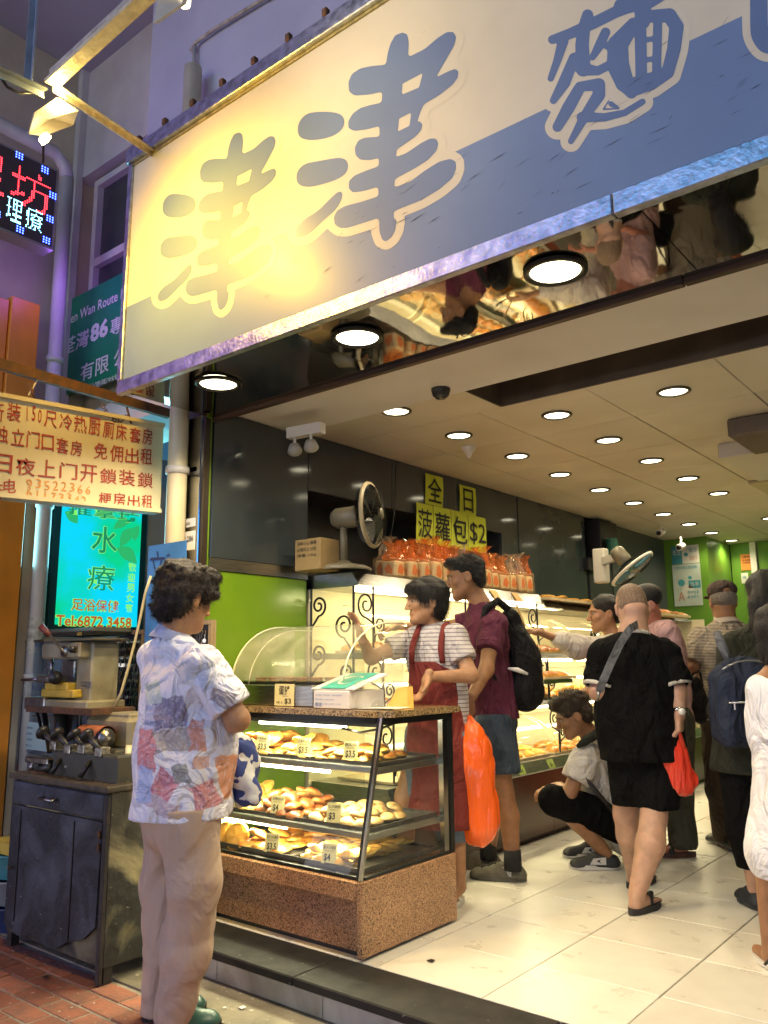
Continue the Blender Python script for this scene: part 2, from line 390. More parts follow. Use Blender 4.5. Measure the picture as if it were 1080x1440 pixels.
m_green2=mat('green laminate',(.13,.30,.03),.35,var=.2,vscale=3)
m_granite=None
def granite(name,c1,c2,c3,rough=.18,sc=150):
    m=mat(name,c1,rough,spec=.5); t=m.node_tree;b=t.nodes['Principled BSDF'];L=t.links.new
    tc=nd(t,'ShaderNodeTexCoord'); v=nd(t,'ShaderNodeTexVoronoi'); v.inputs['Scale'].default_value=sc; L(tc.outputs['Object'],v.inputs['Vector'])
    sep=nd(t,'ShaderNodeSeparateColor'); L(v.outputs['Color'],sep.inputs[0]); r=nd(t,'ShaderNodeValToRGB'); r.color_ramp.interpolation='CONSTANT'
    e=r.color_ramp.elements; e[0].color=(*c1,1); e[1].position=.45; e[1].color=(*c2,1); n=e.new(.78); n.color=(*c3,1); n=e.new(.92); n.color=(c1[0]*1.5,c1[1]*1.5,c1[2]*1.5,1)
    L(sep.outputs[0],r.inputs[0]); nn=nd(t,'ShaderNodeTexNoise'); nn.inputs['Scale'].default_value=5; nn.inputs['Detail'].default_value=5; L(tc.outputs['Object'],nn.inputs['Vector'])
    mx=nd(t,'ShaderNodeMix'); mx.data_type='RGBA'; mx.blend_type='MULTIPLY'; mx.inputs[0].default_value=.5; L(r.outputs[0],mx.inputs[6]); L(nn.outputs[0],mx.inputs[7]); L(mx.outputs[2],b.inputs['Base Color']); return m
m_granite=granite('red brown granite',(.60,.34,.17),(.42,.22,.11),(.10,.065,.045),.2,270)
m_black=mat('black step granite',(.010,.010,.010),.48,spec=.3,col2=(.024,.022,.019),vscale=9,detail=8,rvar=.3,bump=.1,bscale=60,thresh=(.35,.75))
m_riser=mat('grey marble riser',(.42,.41,.37),.4,col2=(.20,.19,.16),vscale=4,detail=9,bump=.1,bscale=30,distort=1.2)
m_brick=mat('red paver',(.36,.13,.075),.75,col2=(.20,.10,.07),vscale=14,detail=8,bump=.5,bscale=50,randv=.5)
m_mortar=mat('paver mortar',(.30,.27,.22),.9,var=.4,vscale=20,bump=.4,bscale=60)
m_conc=mat('dirty concrete',(.30,.26,.18),.75,col2=(.13,.11,.08),vscale=5,detail=10,bump=.6,bscale=30,distort=.6)
m_wallw=mat('aged white render',(.62,.58,.55),.8,col2=(.45,.42,.40),vscale=2.5,detail=9,bump=.3,bscale=20)
m_wallc=mat('cream render',(.62,.54,.38),.8,col2=(.5,.42,.3),vscale=3,detail=8,bump=.3,bscale=20)
m_pvc=mat('white painted pipe',(.62,.60,.58),.4,col2=(.46,.43,.40),vscale=7,detail=8,mapscale=(1,1,.4),bump=.08,bscale=20)
m_rust=mat('rusty iron',(.07,.045,.03),.75,metal=.3,col2=(.16,.07,.03),vscale=25,bump=.5,bscale=70)
m_blk=mat('black plastic',(.012,.012,.013),.4)
m_wht=mat('white plastic',(.7,.68,.62),.4)
def specks(m,sc,col,lo=.70,hi=.73):
    t=m.node_tree;b=t.nodes['Principled BSDF'];L=t.links.new; tc=nd(t,'ShaderNodeTexCoord'); n=nd(t,'ShaderNodeTexNoise'); n.inputs['Scale'].default_value=sc; n.inputs['Detail'].default_value=3; L(nd(t,'ShaderNodeNewGeometry').outputs['Position'],n.inputs['Vector'])
    r=nd(t,'ShaderNodeValToRGB'); r.color_ramp.elements[0].position=lo; r.color_ramp.elements[1].position=hi; r.color_ramp.elements[0].color=(0,0,0,1); r.color_ramp.elements[1].color=(1,1,1,1); L(n.outputs[0],r.inputs[0])
    mx=nd(t,'ShaderNodeMix'); mx.data_type='RGBA'; L(r.outputs[0],mx.inputs[0]); old=b.inputs['Base Color'].links[0].from_socket if b.inputs['Base Color'].links else None
    if old: L(old,mx.inputs[6])
    else: mx.inputs[6].default_value=b.inputs['Base Color'].default_value
    mx.inputs[7].default_value=(*col,1); L(mx.outputs[2],b.inputs['Base Color']); return m
specks(m_floor,34,(.30,.25,.18),.755,.79); specks(m_black,45,(.16,.15,.13),.70,.74); specks(m_brick,40,(.45,.40,.33),.66,.70); specks(m_conc,25,(.42,.38,.30),.66,.70)
def slab(name,lo,hi,m,kind=True,parent=None):
    o=MB().box(lo,hi).build(name,m,parent)
    if kind and parent is None: o['kind']='structure'
    return o
# ================================================================== ground and step
slab('street_ground',(-40,-14,-.60),(30,2.42,-.135),m_mortar)
pav=slab('pavement',(-9,-1.2,-.134),(6,2.43,-.127),m_mortar)
# red pavers near the step (laid on a slight diagonal is not visible: straight courses)
bw,bl,gp=.098,.198,.008
bm=MB().bbox((0,0,-.01),(bl,bw,.008),.004).mesh('brick',m_brick)
k=0
for j in range(9):
    y=1.30+j*(bw+gp)
    if y+bw>2.17: break
    for i in range(20):
        x=-4.75+i*(bl+gp)+(j%2)*.1
        if k>=290: break
        o=link('brick',bm,pav); o.location=(x,y,-.131+random.uniform(-.002,.002)); o.rotation_euler=(random.uniform(-.008,.008),random.uniform(-.006,.006),random.uniform(-.006,.006)); k+=1
slab('concrete_gutter_strip',(-6,2.165,-.126),(4,2.428,-.119),m_conc)
# risers and the black slabs of the step
st=slab('step',(-3.46,2.425,-.6),(3,2.70,-.05),m_grout)
xs=[-3.46,-2.86,-2.26,-1.66,-1.06,-.46,.14,.74,1.4]
for a,b in zip(xs[:-1],xs[1:]):
    MB().bbox((a+.0015,2.408,-.117),(b-.0015,2.424,-.036),.002).build('riser_tile',m_riser,st)
xs=[-3.46,-2.4,-1.42,-.3,.9,2]
for a,b in zip(xs[:-1],xs[1:]):
    MB().bbox((a+.001,2.392,-.034),(b-.001,2.664,0.0),.005).build('step_slab',m_black,st)
# shop floor of separate tiles
fl=slab('shop_floor',(-3.6,2.667,-.2),(2.2,10.6,-.012),m_grout)
tw,td=.49,.452
tm=MB().bbox((.0028,.0028,-.012),(tw-.0028,td-.0028,0),.002).mesh('floor_tile',m_floor)
n=0
for i in range(-3,6):
    for j in range(-1,17):
        x=-2.22+i*tw; y=3.065+j*td
        if y<2.665:
            if j==-1:
                MB().bbox((x+.002,2.667,-.012),(x+tw-.002,3.063,0),.0015).build('floor_tile',m_floor,fl)
            continue
        o=link('floor_tile',tm,fl); o.location=(x,y,random.uniform(-.0006,.0004)); n+=1
# ================================================================== walls of the shop
sw=thing('shop_side_wall',(-3.7,6,0),'dark panelled left side wall of the bakery with lime green lower panel','wall')
MB().box((-4.25,3.50,-.2),(-4.05,9.6,2.9)).build('wall_surface',m_darkw,sw)
MB().box((-3.72,2.72,-.2),(-3.418,3.47,2.9)).build('wall_end',m_darkw,sw)
MB().box((-4.06,3.43,-.2),(-3.70,3.499,2.9)).build('wall_return',m_darkw,sw)
# front corner: lime green lower panel, steel strip, dark glossy panel
p=MB().bbox((-3.416,2.735,0),(-3.402,3.468,1.655),.002).build('green_panel',m_green,sw)
MB().box((-3.416,2.735,1.657),(-3.396,3.472,1.722)).build('steel_strip',m_steel,sw)
MB().bbox((-3.416,2.745,1.724),(-3.400,3.470,2.528),.002).build('dark_panel',m_dark,sw)
MB().box((-3.418,2.700,0),(-3.404,2.733,2.5)).build('green_edge_strip',m_green,sw)
# band above the niche
for a,b in [(3.474,4.28),(4.283,5.06),(5.063,5.72)]:
    MB().bbox((-3.425,a,2.20),(-3.400,b,2.548),.002).build('dark_panel',m_dark,sw)
MB().box((-4.05,3.50,2.20),(-3.43,5.72,2.22)).build('niche_top',m_darkw,sw)
MB().box((-4.05,5.725,-.1),(-3.43,5.99,2.548)).build('pillar',m_darkw,sw)
MB().bbox((-3.43,5.725,1.72),(-3.405,5.99,2.548),.002).build('dark_panel',m_dark,sw)
MB().bbox((-3.47,6.00,1.70),(-3.400,7.27,2.548),.002).build('dark_panel',m_dark,sw)
MB().box((-4.05,6.0,1.6),(-3.48,9.4,2.548)).build('wall_core',m_darkw,sw)
MB().bbox((-3.47,7.90,1.60),(-3.41,9.38,2.548),.002).build('dark_panel',mat('slate cladding',(.05,.06,.062),.3),sw)
# green back wall
gb=thing('shop_back_wall',(-1,9.8,0),'green laminate back wall of the bakery with a recessed white framed door','wall')
MB().box((-3.47,9.40,0),(-2.93,9.5,2.548)).build('green_panel',m_green2,gb)
MB().box((-2.96,9.502,0),(-2.93,10.24,2.548)).build('green_panel',m_green2,gb)
MB().bbox((-2.926,10.26,0),(-2.70,10.30,2.548),.003).build('green_panel',m_green2,gb)
for a in (-2.62,-1.9,-1.2,-.5,.2,.9):
    MB().bbox((a,10.26,0),(a+.69,10.30,2.548),.003).build('green_panel',m_green2,gb)
MB().box((-2.695,10.22,0),(-2.63,10.30,2.548)).build('door_frame',m_wht,gb)
MB().box((-4,10.31,-.1),(2.2,10.4,2.8)).build('wall_core',m_darkw,gb)
rw=thing('shop_right_wall',(1.9,6,0),'plain cream right side wall of the bakery','wall')
MB().box((1.7,2.7,-.1),(1.85,10.4,2.8)).build('wall_surface',mat('cream paint',(.55,.5,.38),.5),rw)
# ceiling
ce=slab('ceiling',(-4.2,3.78,2.566),(1.75,10.4,2.75),m_grout)
tile=MB().bbox((.004,.004,0),(.644,.716,.014),.003).mesh('ceiling_panel',m_ceil)
for i in range(-2,6):
    for j in range(0,10):
        x=-2.375+(i)*.648; y=3.78 if j==0 else 4.43+(j-1)*.72
        if x+.6<-3.5: continue
        if j==0: MB().bbox((max(x,-3.42)+.002,3.782,2.551),(x+.646,4.428,2.565),.002).build('ceiling_panel',m_ceil,ce)
        elif x<-3.42: MB().bbox((-3.42,y+.002,2.551),(x+.646,y+.718,2.565),.002).build('ceiling_panel',m_ceil,ce)
        else:
            o=link('ceiling_panel',tile,ce); o.location=(x,y,2.551)
MB().bbox((-3.42,3.385,2.551),(-2.84,3.778,2.565),.002).build('ceiling_panel',m_ceil,ce)
MB().bbox((-2.836,3.385,2.551),(-2.225,3.778,2.565),.002).build('ceiling_panel',m_ceil,ce)
so_=slab('front_soffit',(-3.42,2.765,2.534),(1.75,3.378,2.60),m_soff)
MB().box((-2.215,3.378,2.60),(1.75,3.39,2.95)).build('slot_side',m_recess,so_)
MB().box((-2.215,3.768,2.552),(1.75,3.779,2.95)).build('slot_side',m_recess,so_)
MB().box((-2.224,3.39,2.552),(-2.215,3.768,2.95)).build('slot_side',m_recess,so_)
MB().box((-2.23,3.37,2.951),(1.75,3.78,2.98)).build('slot_top',m_recess,so_)
MB().box((-3.5,2.7,2.601),(1.8,3.379,2.9)).build('soffit_core',m_grout,so_)
# mirror finished soffit in separate sheets + brown trim
ms=thing('mirror_soffit',(-1,2.4,2.48),'polished steel soffit under the blue shop sign with three lit downlights','soffit')
xs=[-3.40,-2.24,-.80,.55,1.7]
for q,(a,b) in enumerate(zip(xs[:-1],xs[1:])):
    mb=MB(); nx,ny=28,10
    rs=np.random.RandomState(q); ph=rs.uniform(0,6,6); f=rs.uniform(2,7,6)
    vs=[]
    for j in range(ny+1):
        for i in range(nx+1):
            x=a+.002+(b-a-.004)*i/nx; y=2.185+.545*j/ny
            w=sum(math.sin(f[t]*x*1.3+ph[t]+f[(t+2)%6]*1.5*y) for t in range(6))*.0012*min(1,min(j,ny-j)/2,min(i,nx-i)/2)
            vs.append((x,y,2.482-w))
    mb.add(vs,[(j*(nx+1)+i,(j+1)*(nx+1)+i,(j+1)*(nx+1)+i+1,j*(nx+1)+i+1) for j in range(ny) for i in range(nx)])
    mb.build('soffit_sheet',m_mirror,ms,True)
MB().box((-3.41,2.17,2.50),(1.75,2.72,2.53)).build('soffit_backing',m_grout,ms)
xs=[-3.41,-.86,1.7]
for a,b in zip(xs[:-1],xs[1:]):
    MB().bbox((a+.002,2.732,2.462),(b-.002,2.764,2.55),.003).build('trim_board',m_trim,ms)
# stainless corner pilaster, with dark inner edge
pl=thing('steel_corner_pilaster',(-3.45,2.66,-.1),'mirror steel pilaster between the white pipe and the green panel at the shop corner','pilaster')
MB().bbox((-3.535,2.655,-.12),(-3.395,2.698,2.48),.004).build('steel_cladding',mat('tarnished mirror steel',(.50,.50,.52),.10,1,bump=.12,bscale=6,var=.35,vscale=4),pl)
MB().box((-3.394,2.665,0),(-3.372,2.699,2.462)).build('dark_edge',mat('bronze edge',(.03,.022,.015),.3),pl)
# ================================================================== building around: lane, upper walls, slab
ub=thing('upper_building',(-3,3,2.9),'pale rendered building above the shops with windows and an overhanging slab','building')
m_up=mat('pale grey render',(.50,.49,.56),.8,col2=(.40,.39,.46),vscale=2,detail=8,bump=.25,bscale=15)
MB().box((-4.1,2.70,2.60),(3,2.95,5.70)).build('front_wall',m_up,ub)
MB().box((-5.9,2.955,4.80),(-4.1,3.40,5.70)).build('lintel_wall',m_wallw,ub)
MB().box((-5.9,3.10,2.94),(-4.0,3.34,4.797)).build('window_wall',m_wallc,ub)
MB().box((-5.9,3.0,2.70),(-3.75,3.35,2.93)).build('lane_lintel',m_wallw,ub)
MB().box((-7.5,-.8,5.703),(3,3.5,5.95)).build('overhang_slab',mat('painted slab underside',(.45,.42,.50),.8,col2=(.36,.34,.42),vscale=1.5,detail=7,bump=.1,bscale=8),ub)
MB().box((-4.1,2.20,5.45),(3,2.695,5.70)).build('slab_beam',m_up,ub)
MB().box((-5.66,1.2,2.5),(-5.36,3.4,5.70)).build('side_wall',m_wallc,ub)
MB().box((-5.40,2.9,2.5),(-5.30,2.953,5.70)).build('corner_strip',m_wallw,ub)
def window(x0,x1,z0,z1,y):
    w=MB().box((x0,y-.05,z0),(x1,y-.045,z1)).build('window_pane',mat('dark window glass',(.05,.05,.06),.08,spec=.8),ub)
    f=MB()
    for a,b in (((x0-.05,y-.10,z0-.05),(x0,y,z1+.05)),((x1,y-.10,z0-.05),(x1+.05,y,z1+.05)),((x0,y-.10,z0-.05),(x1,y,z0)),((x0,y-.10,z1),(x1,y,z1+.05)),((x0,y-.095,(z0+z1)/2+.05),(x1,y-.002,(z0+z1)/2+.11))): f.box(a,b)
    f.build('window_frame',m_wallw,ub)
window(-5.16,-4.2,3.3,4.70,3.10)
# right of window, a darker concrete sill band like in the photo
MB().box((-5.36,3.085,3.95),(-5.24,3.099,4.06)).build('sill_band',mat('violet grey paint',(.25,.22,.33),.7),ub)
MB().box((-5.36,3.085,3.36),(-5.24,3.099,3.56)).build('sill_band',MATS['violet grey paint'],ub)
# lane side wall with posters, lightbox, orange facade
lw=thing('lane_side_wall',(-5.2,2,-.1),'white rendered side wall of the lane left of the bakery','wall')
MB().box((-5.5,2.60,-.13),(-5.10,5.5,2.699)).build('wall_surface',mat('blue white render',(.50,.50,.52),.75,col2=(.34,.34,.36),vscale=3,detail=9,bump=.2,bscale=14),lw)
MB().box((-5.095,2.66,-.13),(-5.07,2.70,2.6)).build('wall_rib',m_wallw,lw)
MB().box((-5.5,5.5,-.13),(-3.7,5.6,2.75)).build('lane_end',m_darkw,lw)
MB().box((-5.3,3.3,-.13),(-3.75,5.5,-.10)).build('lane_floor',m_conc,lw)
MB().box((-3.74,2.80,-.13),(-3.722,5.5,2.699)).build('opposite_face',m_darkw,lw)
of=thing('orange_shopfront',(-5,1.8,-.1),'orange clad shopfront with a purple window at the left edge of the photo','shopfront')
m_or=mat('orange cladding',(.85,.30,.025),.35,spec=.5,var=.2,vscale=3)
MB().bbox((-5.16,2.36,-.12),(-5.02,2.555,3.55),.006).build('orange_post',m_or,of)
MB().bbox((-5.24,1.1,2.55),(-5.04,2.355,3.52),.006).build('orange_fascia',m_or,of)
MB().box((-5.2,1.1,-.12),(-5.10,2.355,2.545)).build('purple_window',mat('purple glazing',(.16,.06,.12),.15,spec=.7,var=.3,vscale=2),of)
MB().box((-5.16,2.557,-.12),(-5.10,2.59,3.5)).build('dark_orange_edge',mat('rust orange',(.32,.08,.03),.5),of)
# sky dome-like backdrop is the world itself; opposite side of the street (seen in reflections)
ob=thing('opposite_building',(-3,-9.5,0),'grey tenement block across the street behind the camera','building')
m_ob=mat('tenement render',(.22,.21,.22),.8,var=.3,vscale=1)
MB().box((-30,-13,-.13),(20,-9,9)).build('wall',m_ob,ob)
for i in range(14):
    for j in range(1):
        MB().box((-26+i*3.1,-9.02,4.6+j*3),(-24.4+i*3.1,-8.99,6.0+j*3)).build('window',MATS['dark window glass'],ob)
m_shopglow=emis('lit shop interior glow',(.95,.93,1),3.2)
for i in range(9):
    MB().box((-24+i*4.6,-9.03,.2),(-20.6+i*4.6,-8.99,2.7)).build('shop_window',m_shopglow,ob)
def board(x,y,z,w,h,col,s,label,rot=0):
    o=thing('street_lit_board',(x,y,z),label,'sign')
    MB().box((x-w/2-.08,y-.3,z-.08),(x+w/2+.08,y-.02,z+h+.08)).build('board_case',m_steel,o)
    MB().box((x-w/2,y-.018,z),(x+w/2,y,z+h)).build('lit_face',emis('lit face '+str(col),col,s),o)
    return o
board(-9.5,-8.2,5.2,6.0,3.0,(.38,.14,1.0),4.2,'large added violet blue light panel high across the street')  # unseen light source, added to throw violet on the slab and walls
board(-3.6,-8.4,5.0,3.4,3.2,(.05,.50,1.0),4,'tall cyan lit signboard high across the street')
board(2.6,-8.4,3.0,6.5,1.5,(.05,.35,1.0),4,'long blue lit signboard across the street')
board(-5.6,-8.4,3.0,2.6,1.2,(1.0,.62,.30),9,'amber lit signboard across the street')
# ================================================================== downlights
m_bulb=emis('lamp glow',(1,.90,.62),9.0); m_rim=mat('grey lamp rim',(.12,.11,.09),.35,metal=.6); m_refl=mat('lamp reflector',(.7,.66,.55),.2,metal=.9)
def copy_thing(root,loc,label=None,rz=None,group=None):
    r=root.copy(); COL.objects.link(r); r.location=loc
    if rz is not None: r.rotation_euler=(0,0,rz)
    if label: r['label']=label
    if group: r['group']=group
    for ch in root.children:
        c=ch.copy(); COL.objects.link(c); c.parent=r; c.matrix_parent_inverse=ch.matrix_parent_inverse.copy()
        for g in ch.children: d=g.copy(); COL.objects.link(d); d.parent=c; d.matrix_parent_inverse=g.matrix_parent_inverse.copy()
    return r
def downlight(loc,R,energy,label,group,rimcol=None,drop=0):
    x,y,z=loc; o=thing('ceiling_downlight',loc,label,'downlight',group)
    MB().lathe((x,y,z),[(R*1.28,-.001),(R*1.27,-.008-drop),(R*1.08,-.012-drop),(R*1.03,-.004-drop),(R*1.0,.001)],28).build('trim_ring',rimcol or m_rim,o,True)
    MB().lathe((x,y,z),[(R*1.0,-.003-drop),(R*.6,-.005-drop),(.001,-.006-drop)],24).build('lit_lens',m_bulb,o,True)
    l=spot('lamp',(x,y,z-.03-drop),energy,WARM,None,150,.6,.06); put(l,o); return o
d0=downlight((-2.70,4.78,2.5505),.068,16,'lit ceiling downlight','rows of lit downlights in the yellow ceiling')
rows=[(-2.70,[3.45,4.09,4.78,5.48,6.20,6.93,7.67,8.42,9.17,9.93],'row beside the dark wall'),(-2.05,[4.10,4.80,5.51,6.25,7.0,8.6,9.4],'middle row'),(-1.39,[4.12,5.6,7.4,9.0],'row farthest right')]
ordn=['first','second','third','fourth','fifth','sixth','seventh','eighth','ninth','tenth']
for X,ys,rn in rows:
    for i,y in enumerate(ys):
        lab='lit ceiling light, %s from the street in the %s'%(ordn[i],rn)
        if X==-2.70 and y==4.78: d0['label']=lab
        else: copy_thing(d0,(X-.012*i if X==-2.7 else X,y,2.5505),lab)
for i,(x,lab) in enumerate([(-2.93,'lit downlight in the mirror soffit, leftmost of the three, above the lime green panel'),(-2.06,'lit downlight in the mirror soffit, middle one of the three in view'),(-1.17,'lit downlight in the mirror soffit, rightmost of the three in view'),(-.28,'lit downlight in the mirror soffit, beyond the right edge of the photo')]):
    downlight((x,2.38,2.478),.085,78,lab,'downlights in the mirror soffit',mat('black lamp rim',(.02,.018,.015),.3,metal=.5),drop=.002)
# ================================================================== the big sign
SY=2.15; z0=PY(910,255,SY).z; z1=PY(190,230,SY).z; zb=PY(400,327,SY).z; xl=-3.365; xr=1.7
sg=thing('shop_sign',(-1,2.4,2.5),'huge cream and blue bakery signboard with rounded blue Chinese characters','sign')
def vinyl(name,c,var=.12):
    m=mat(name,c,.50,spec=.4,bump=.03,bscale=7,coat=.26); t=m.node_tree;b=t.nodes['Principled BSDF'];L=t.links.new
    b.inputs['Coat Roughness'].default_value=.26
    tc=nd(t,'ShaderNodeTexCoord'); n=nd(t,'ShaderNodeTexNoise'); n.inputs['Scale'].default_value=3; n.inputs['Detail'].default_value=9; L(tc.outputs['Object'],n.inputs['Vector'])
    mp=nd(t,'ShaderNodeMapping'); mp.inputs['Scale'].default_value=(1.5,1,15); mp.inputs['Rotation'].default_value=(0,.32,0); L(tc.outputs['Object'],mp.inputs[0])
    s=nd(t,'ShaderNodeTexNoise'); s.inputs['Scale'].default_value=5; s.inputs['Detail'].default_value=14; s.inputs['Roughness'].default_value=.8; L(mp.outputs[0],s.inputs['Vector'])
    r=nd(t,'ShaderNodeValToRGB'); r.color_ramp.elements[0].position=.645; r.color_ramp.elements[1].position=.68; r.color_ramp.elements[0].color=(1,1,1,1); r.color_ramp.elements[1].color=(.32,.32,.36,1); L(s.outputs[0],r.inputs[0])
    r2=nd(t,'ShaderNodeValToRGB'); r2.color_ramp.elements[0].position=.3; r2.color_ramp.elements[1].position=.7; r2.color_ramp.elements[0].color=(*[q*(1-var) for q in c],1); r2.color_ramp.elements[1].color=(*c,1); L(n.outputs[0],r2.inputs[0])
    mx=nd(t,'ShaderNodeMix'); mx.data_type='RGBA'; mx.blend_type='MULTIPLY'; mx.inputs[0].default_value=1; L(r2.outputs[0],mx.inputs[6]); L(r.outputs[0],mx.inputs[7]); L(mx.outputs[2],b.inputs['Base Color']); return m
m_cream=vinyl('cream sign vinyl',(.72,.64,.44)); m_blue=vinyl('blue sign vinyl',(.165,.24,.38)); m_ltr=vinyl('blue letter vinyl',(.13,.19,.32))
MB().box((xl,SY+.006,z0),(xr,2.60,z1)).build('sign_box',m_steel,sg)
MB().box((xl,SY,zb),(xr,SY+.006,z1)).build('cream_face',m_cream,sg)
MB().box((xl,SY,z0),(xr,SY+.006,zb)).build('blue_face',m_blue,sg)
def letters(F2,polys,strokes,holes,px0,px1,py0,py1,to_px,st,halo,dy,name):
    xs=np.arange(px0,px1,st); ys=np.arange(py0,py1,st); GX,GY=np.meshgrid(xs,ys); D=np.full(GX.shape,1e3)
    for P in polys: D=np.minimum(D,poly_field(GX,GY,smoothout(P,2)))
    for S in strokes: D=np.minimum(D,seg_field(GX,GY,S))
    H=np.full(GX.shape,1e3)
    for h in holes: H=np.minimum(H,poly_field(GX,GY,h))
    core=np.maximum(D,-H)
    for F,yy,m,nm in ((core,SY-.0014-dy,m_ltr,name),(D-halo,SY-.0007-dy,m_cream,'letter_outline')):
        v,f=contour(F,px0,py0,st)
        if not v: continue
        pts=[]
        for p in v:
            q=PY(*to_px(p[0],p[1]),SY); pts.append((q.x,yy,q.z))
        MB().add(pts,f).build(nm,m,sg)
D1=[(110,640),(115,590),(150,545),(200,530),(300,530),(350,545),(368,580),(355,625),(310,660),(240,680),(170,685),(125,672)]
D2=[(103,900),(108,850),(150,810),(210,800),(290,785),(340,778),(378,790),(388,830),(370,870),(320,900),(240,925),(170,940),(120,930)]
D3=[(97,1190),(105,1155),(150,1110),(220,1070),(270,1020),(320,970),(345,960),(356,975),(345,1020),(310,1070),(260,1110),(220,1150),(170,1195),(130,1212),(105,1207)]
MN=[(590,275),(600,210),(615,160),(640,115),(680,100),(705,110),(714,150),(710,235),(800,190),(870,130),(920,98),(955,97),(971,125),(960,170),(920,240),(860,345),(930,310),(965,297),(983,310),(980,345),(950,385),(880,440),(795,490),(775,535),(760,583),(775,583),(788,600),(780,630),(750,665),(700,700),(648,735),(645,775),(700,755),(780,700),(830,675),(860,675),(874,700),(865,740),(820,790),(740,840),(637,895),(636,940),(720,910),(800,850),(880,800),(940,785),(968,800),(970,840),(950,890),(880,950),(780,1010),(632,1068),(632,1110),(648,1115),(640,1170),(620,1210),(590,1233),(570,1225),(555,1180),(553,1105),(460,1135),(380,1160),(340,1160),(312,1140),(308,1100),(325,1065),(370,1040),(450,1020),(550,988),(548,937),(470,960),(410,968),(388,945),(390,905),(420,875),(480,850),(551,825),(552,782),(500,793),(450,790),(425,765),(421,725),(440,685),(475,670),(556,665),(555,608),(490,625),(420,635),(387,620),(386,580),(410,540),(450,510),(500,495),(567,480),(570,422),(500,437),(420,443),(390,420),(386,370),(405,325),(450,295),(510,282)]
HL=[[(680,378),(790,320),(770,398),(675,438)],[(660,568),(728,533),(718,606),(655,637)]]
f2=lambda x,y:(390+x/3.857,20+y/3.857)
import functools
def tsm(P):  # keep corners crisper: insert midpoints before smoothing
    q=[]
    for i in range(len(P)): a=P[i];b=P[(i+1)%len(P)]; q+= [a,((a[0]+b[0])/2,(a[1]+b[1])/2)]
    return q
letters(None,[D1,D2,D3,tsm(MN)],[],HL,0,1100,30,1330,f2,9,46,0,'letter')
# first character: the same lettering one pitch to the left on the board
def f1(x,y):
    q=PY(*f2(x,y),SY); q=V((q.x-.921,SY,q.z+.0)); d=q-EYE; z=d.dot(_f); return (540+FPX*d.dot(_r2)/z,720-FPX*d.dot(_u2)/z)
letters(None,[D1,D2,D3,tsm(MN)],[],HL,0,1100,30,1330,f1,9,46,.0001,'letter')
f3=lambda x,y:(740+x/3.176,0+y/3.176)
S3=[[(118,178,20),(200,150,24),(300,105,26),(400,55,26),(470,25,30)],[(275,68,25),(258,130,28),(250,200,30),(255,310,33)],[(165,185,24),(140,270,18),(110,352,14)],[(215,260,24),(170,370,27),(122,450,16)],
 [(355,145,21),(330,200,22),(297,257,14)],[(255,310,30),(320,318,20),(385,285,20)],[(330,190,12),(400,225,22)],[(240,388,22),(325,378,28),(325,425,28),(262,520,22),(200,632,13)],[(235,400,25),(190,480,28),(140,568,22)],
 [(250,525,24),(350,525,19),(440,505,15),(520,455,14)],[(480,110,30),(410,200,45),(410,290,50),(440,370,42),(470,415,26)],[(430,30,38),(540,-20,60),(600,-45,50)],[(520,0,40),(520,100,32)],[(540,75,28),(640,70,32),(672,120,32),(660,220,30),(632,325,28),(560,375,28),(490,400,28)],
 [(510,110,26),(515,365,26)],[(588,90,20),(582,340,20)],[(510,183,12),(585,172,12)],[(510,272,12),(585,262,12)],[(500,365,26),(620,335,26)],[(375,440,2),(345,490,4),(415,484,4),(380,465,12)]]
letters(None,[],S3,[],20,800,-160,740,f3,6,34,0,'letter')
P4=[(1000,-120),(1000,120),(1005,170),(1030,215),(1060,240),(1120,245),(1200,235),(1270,190),(1280,-120)]
letters(None,[P4],[],[[(1075,-90),(1200,-100),(1200,100),(1080,120)]],900,1400,-180,360,f3,7,36,0,'letter')
# frame of the sign
fr=sg
MB().bbox((xl-.035,SY-.012,z0-.070),(-.86,SY+.02,z0-.001),.004).build('bottom_frame',m_steel2,fr)
MB().bbox((-.857,SY-.014,z0-.072),(xr,SY+.02,z0-.001),.004).build('bottom_frame',m_steel2,fr)
MB().bbox((xl-.035,SY-.03,z1+.001),(xr,SY+.06,z1+.078),.004).build('top_frame',m_steel2,fr)
MB().bbox((xl-.035,SY-.014,z0+.0),(xl-.001,SY+.03,z1+.0),.003).build('side_frame',m_steel2,fr)
for i in range(22):
    x=-3.3+i*.215
    MB().bbox((x-.014,SY-.034,z1+.079),(x+.014,SY-.008,z1+.115),.004).build('fixing_bolt',m_rust,fr)
m_rs=mat('yellow rust edge',(.35,.20,.03),.8,var=.6,vscale=40)
MB().box((xl,SY-.0075,z1-.014),(xr,SY-.005,z1)).build('edge_strip',mat('gilt edge',(.5,.40,.14),.4,metal=.5,var=.5,vscale=30),fr)
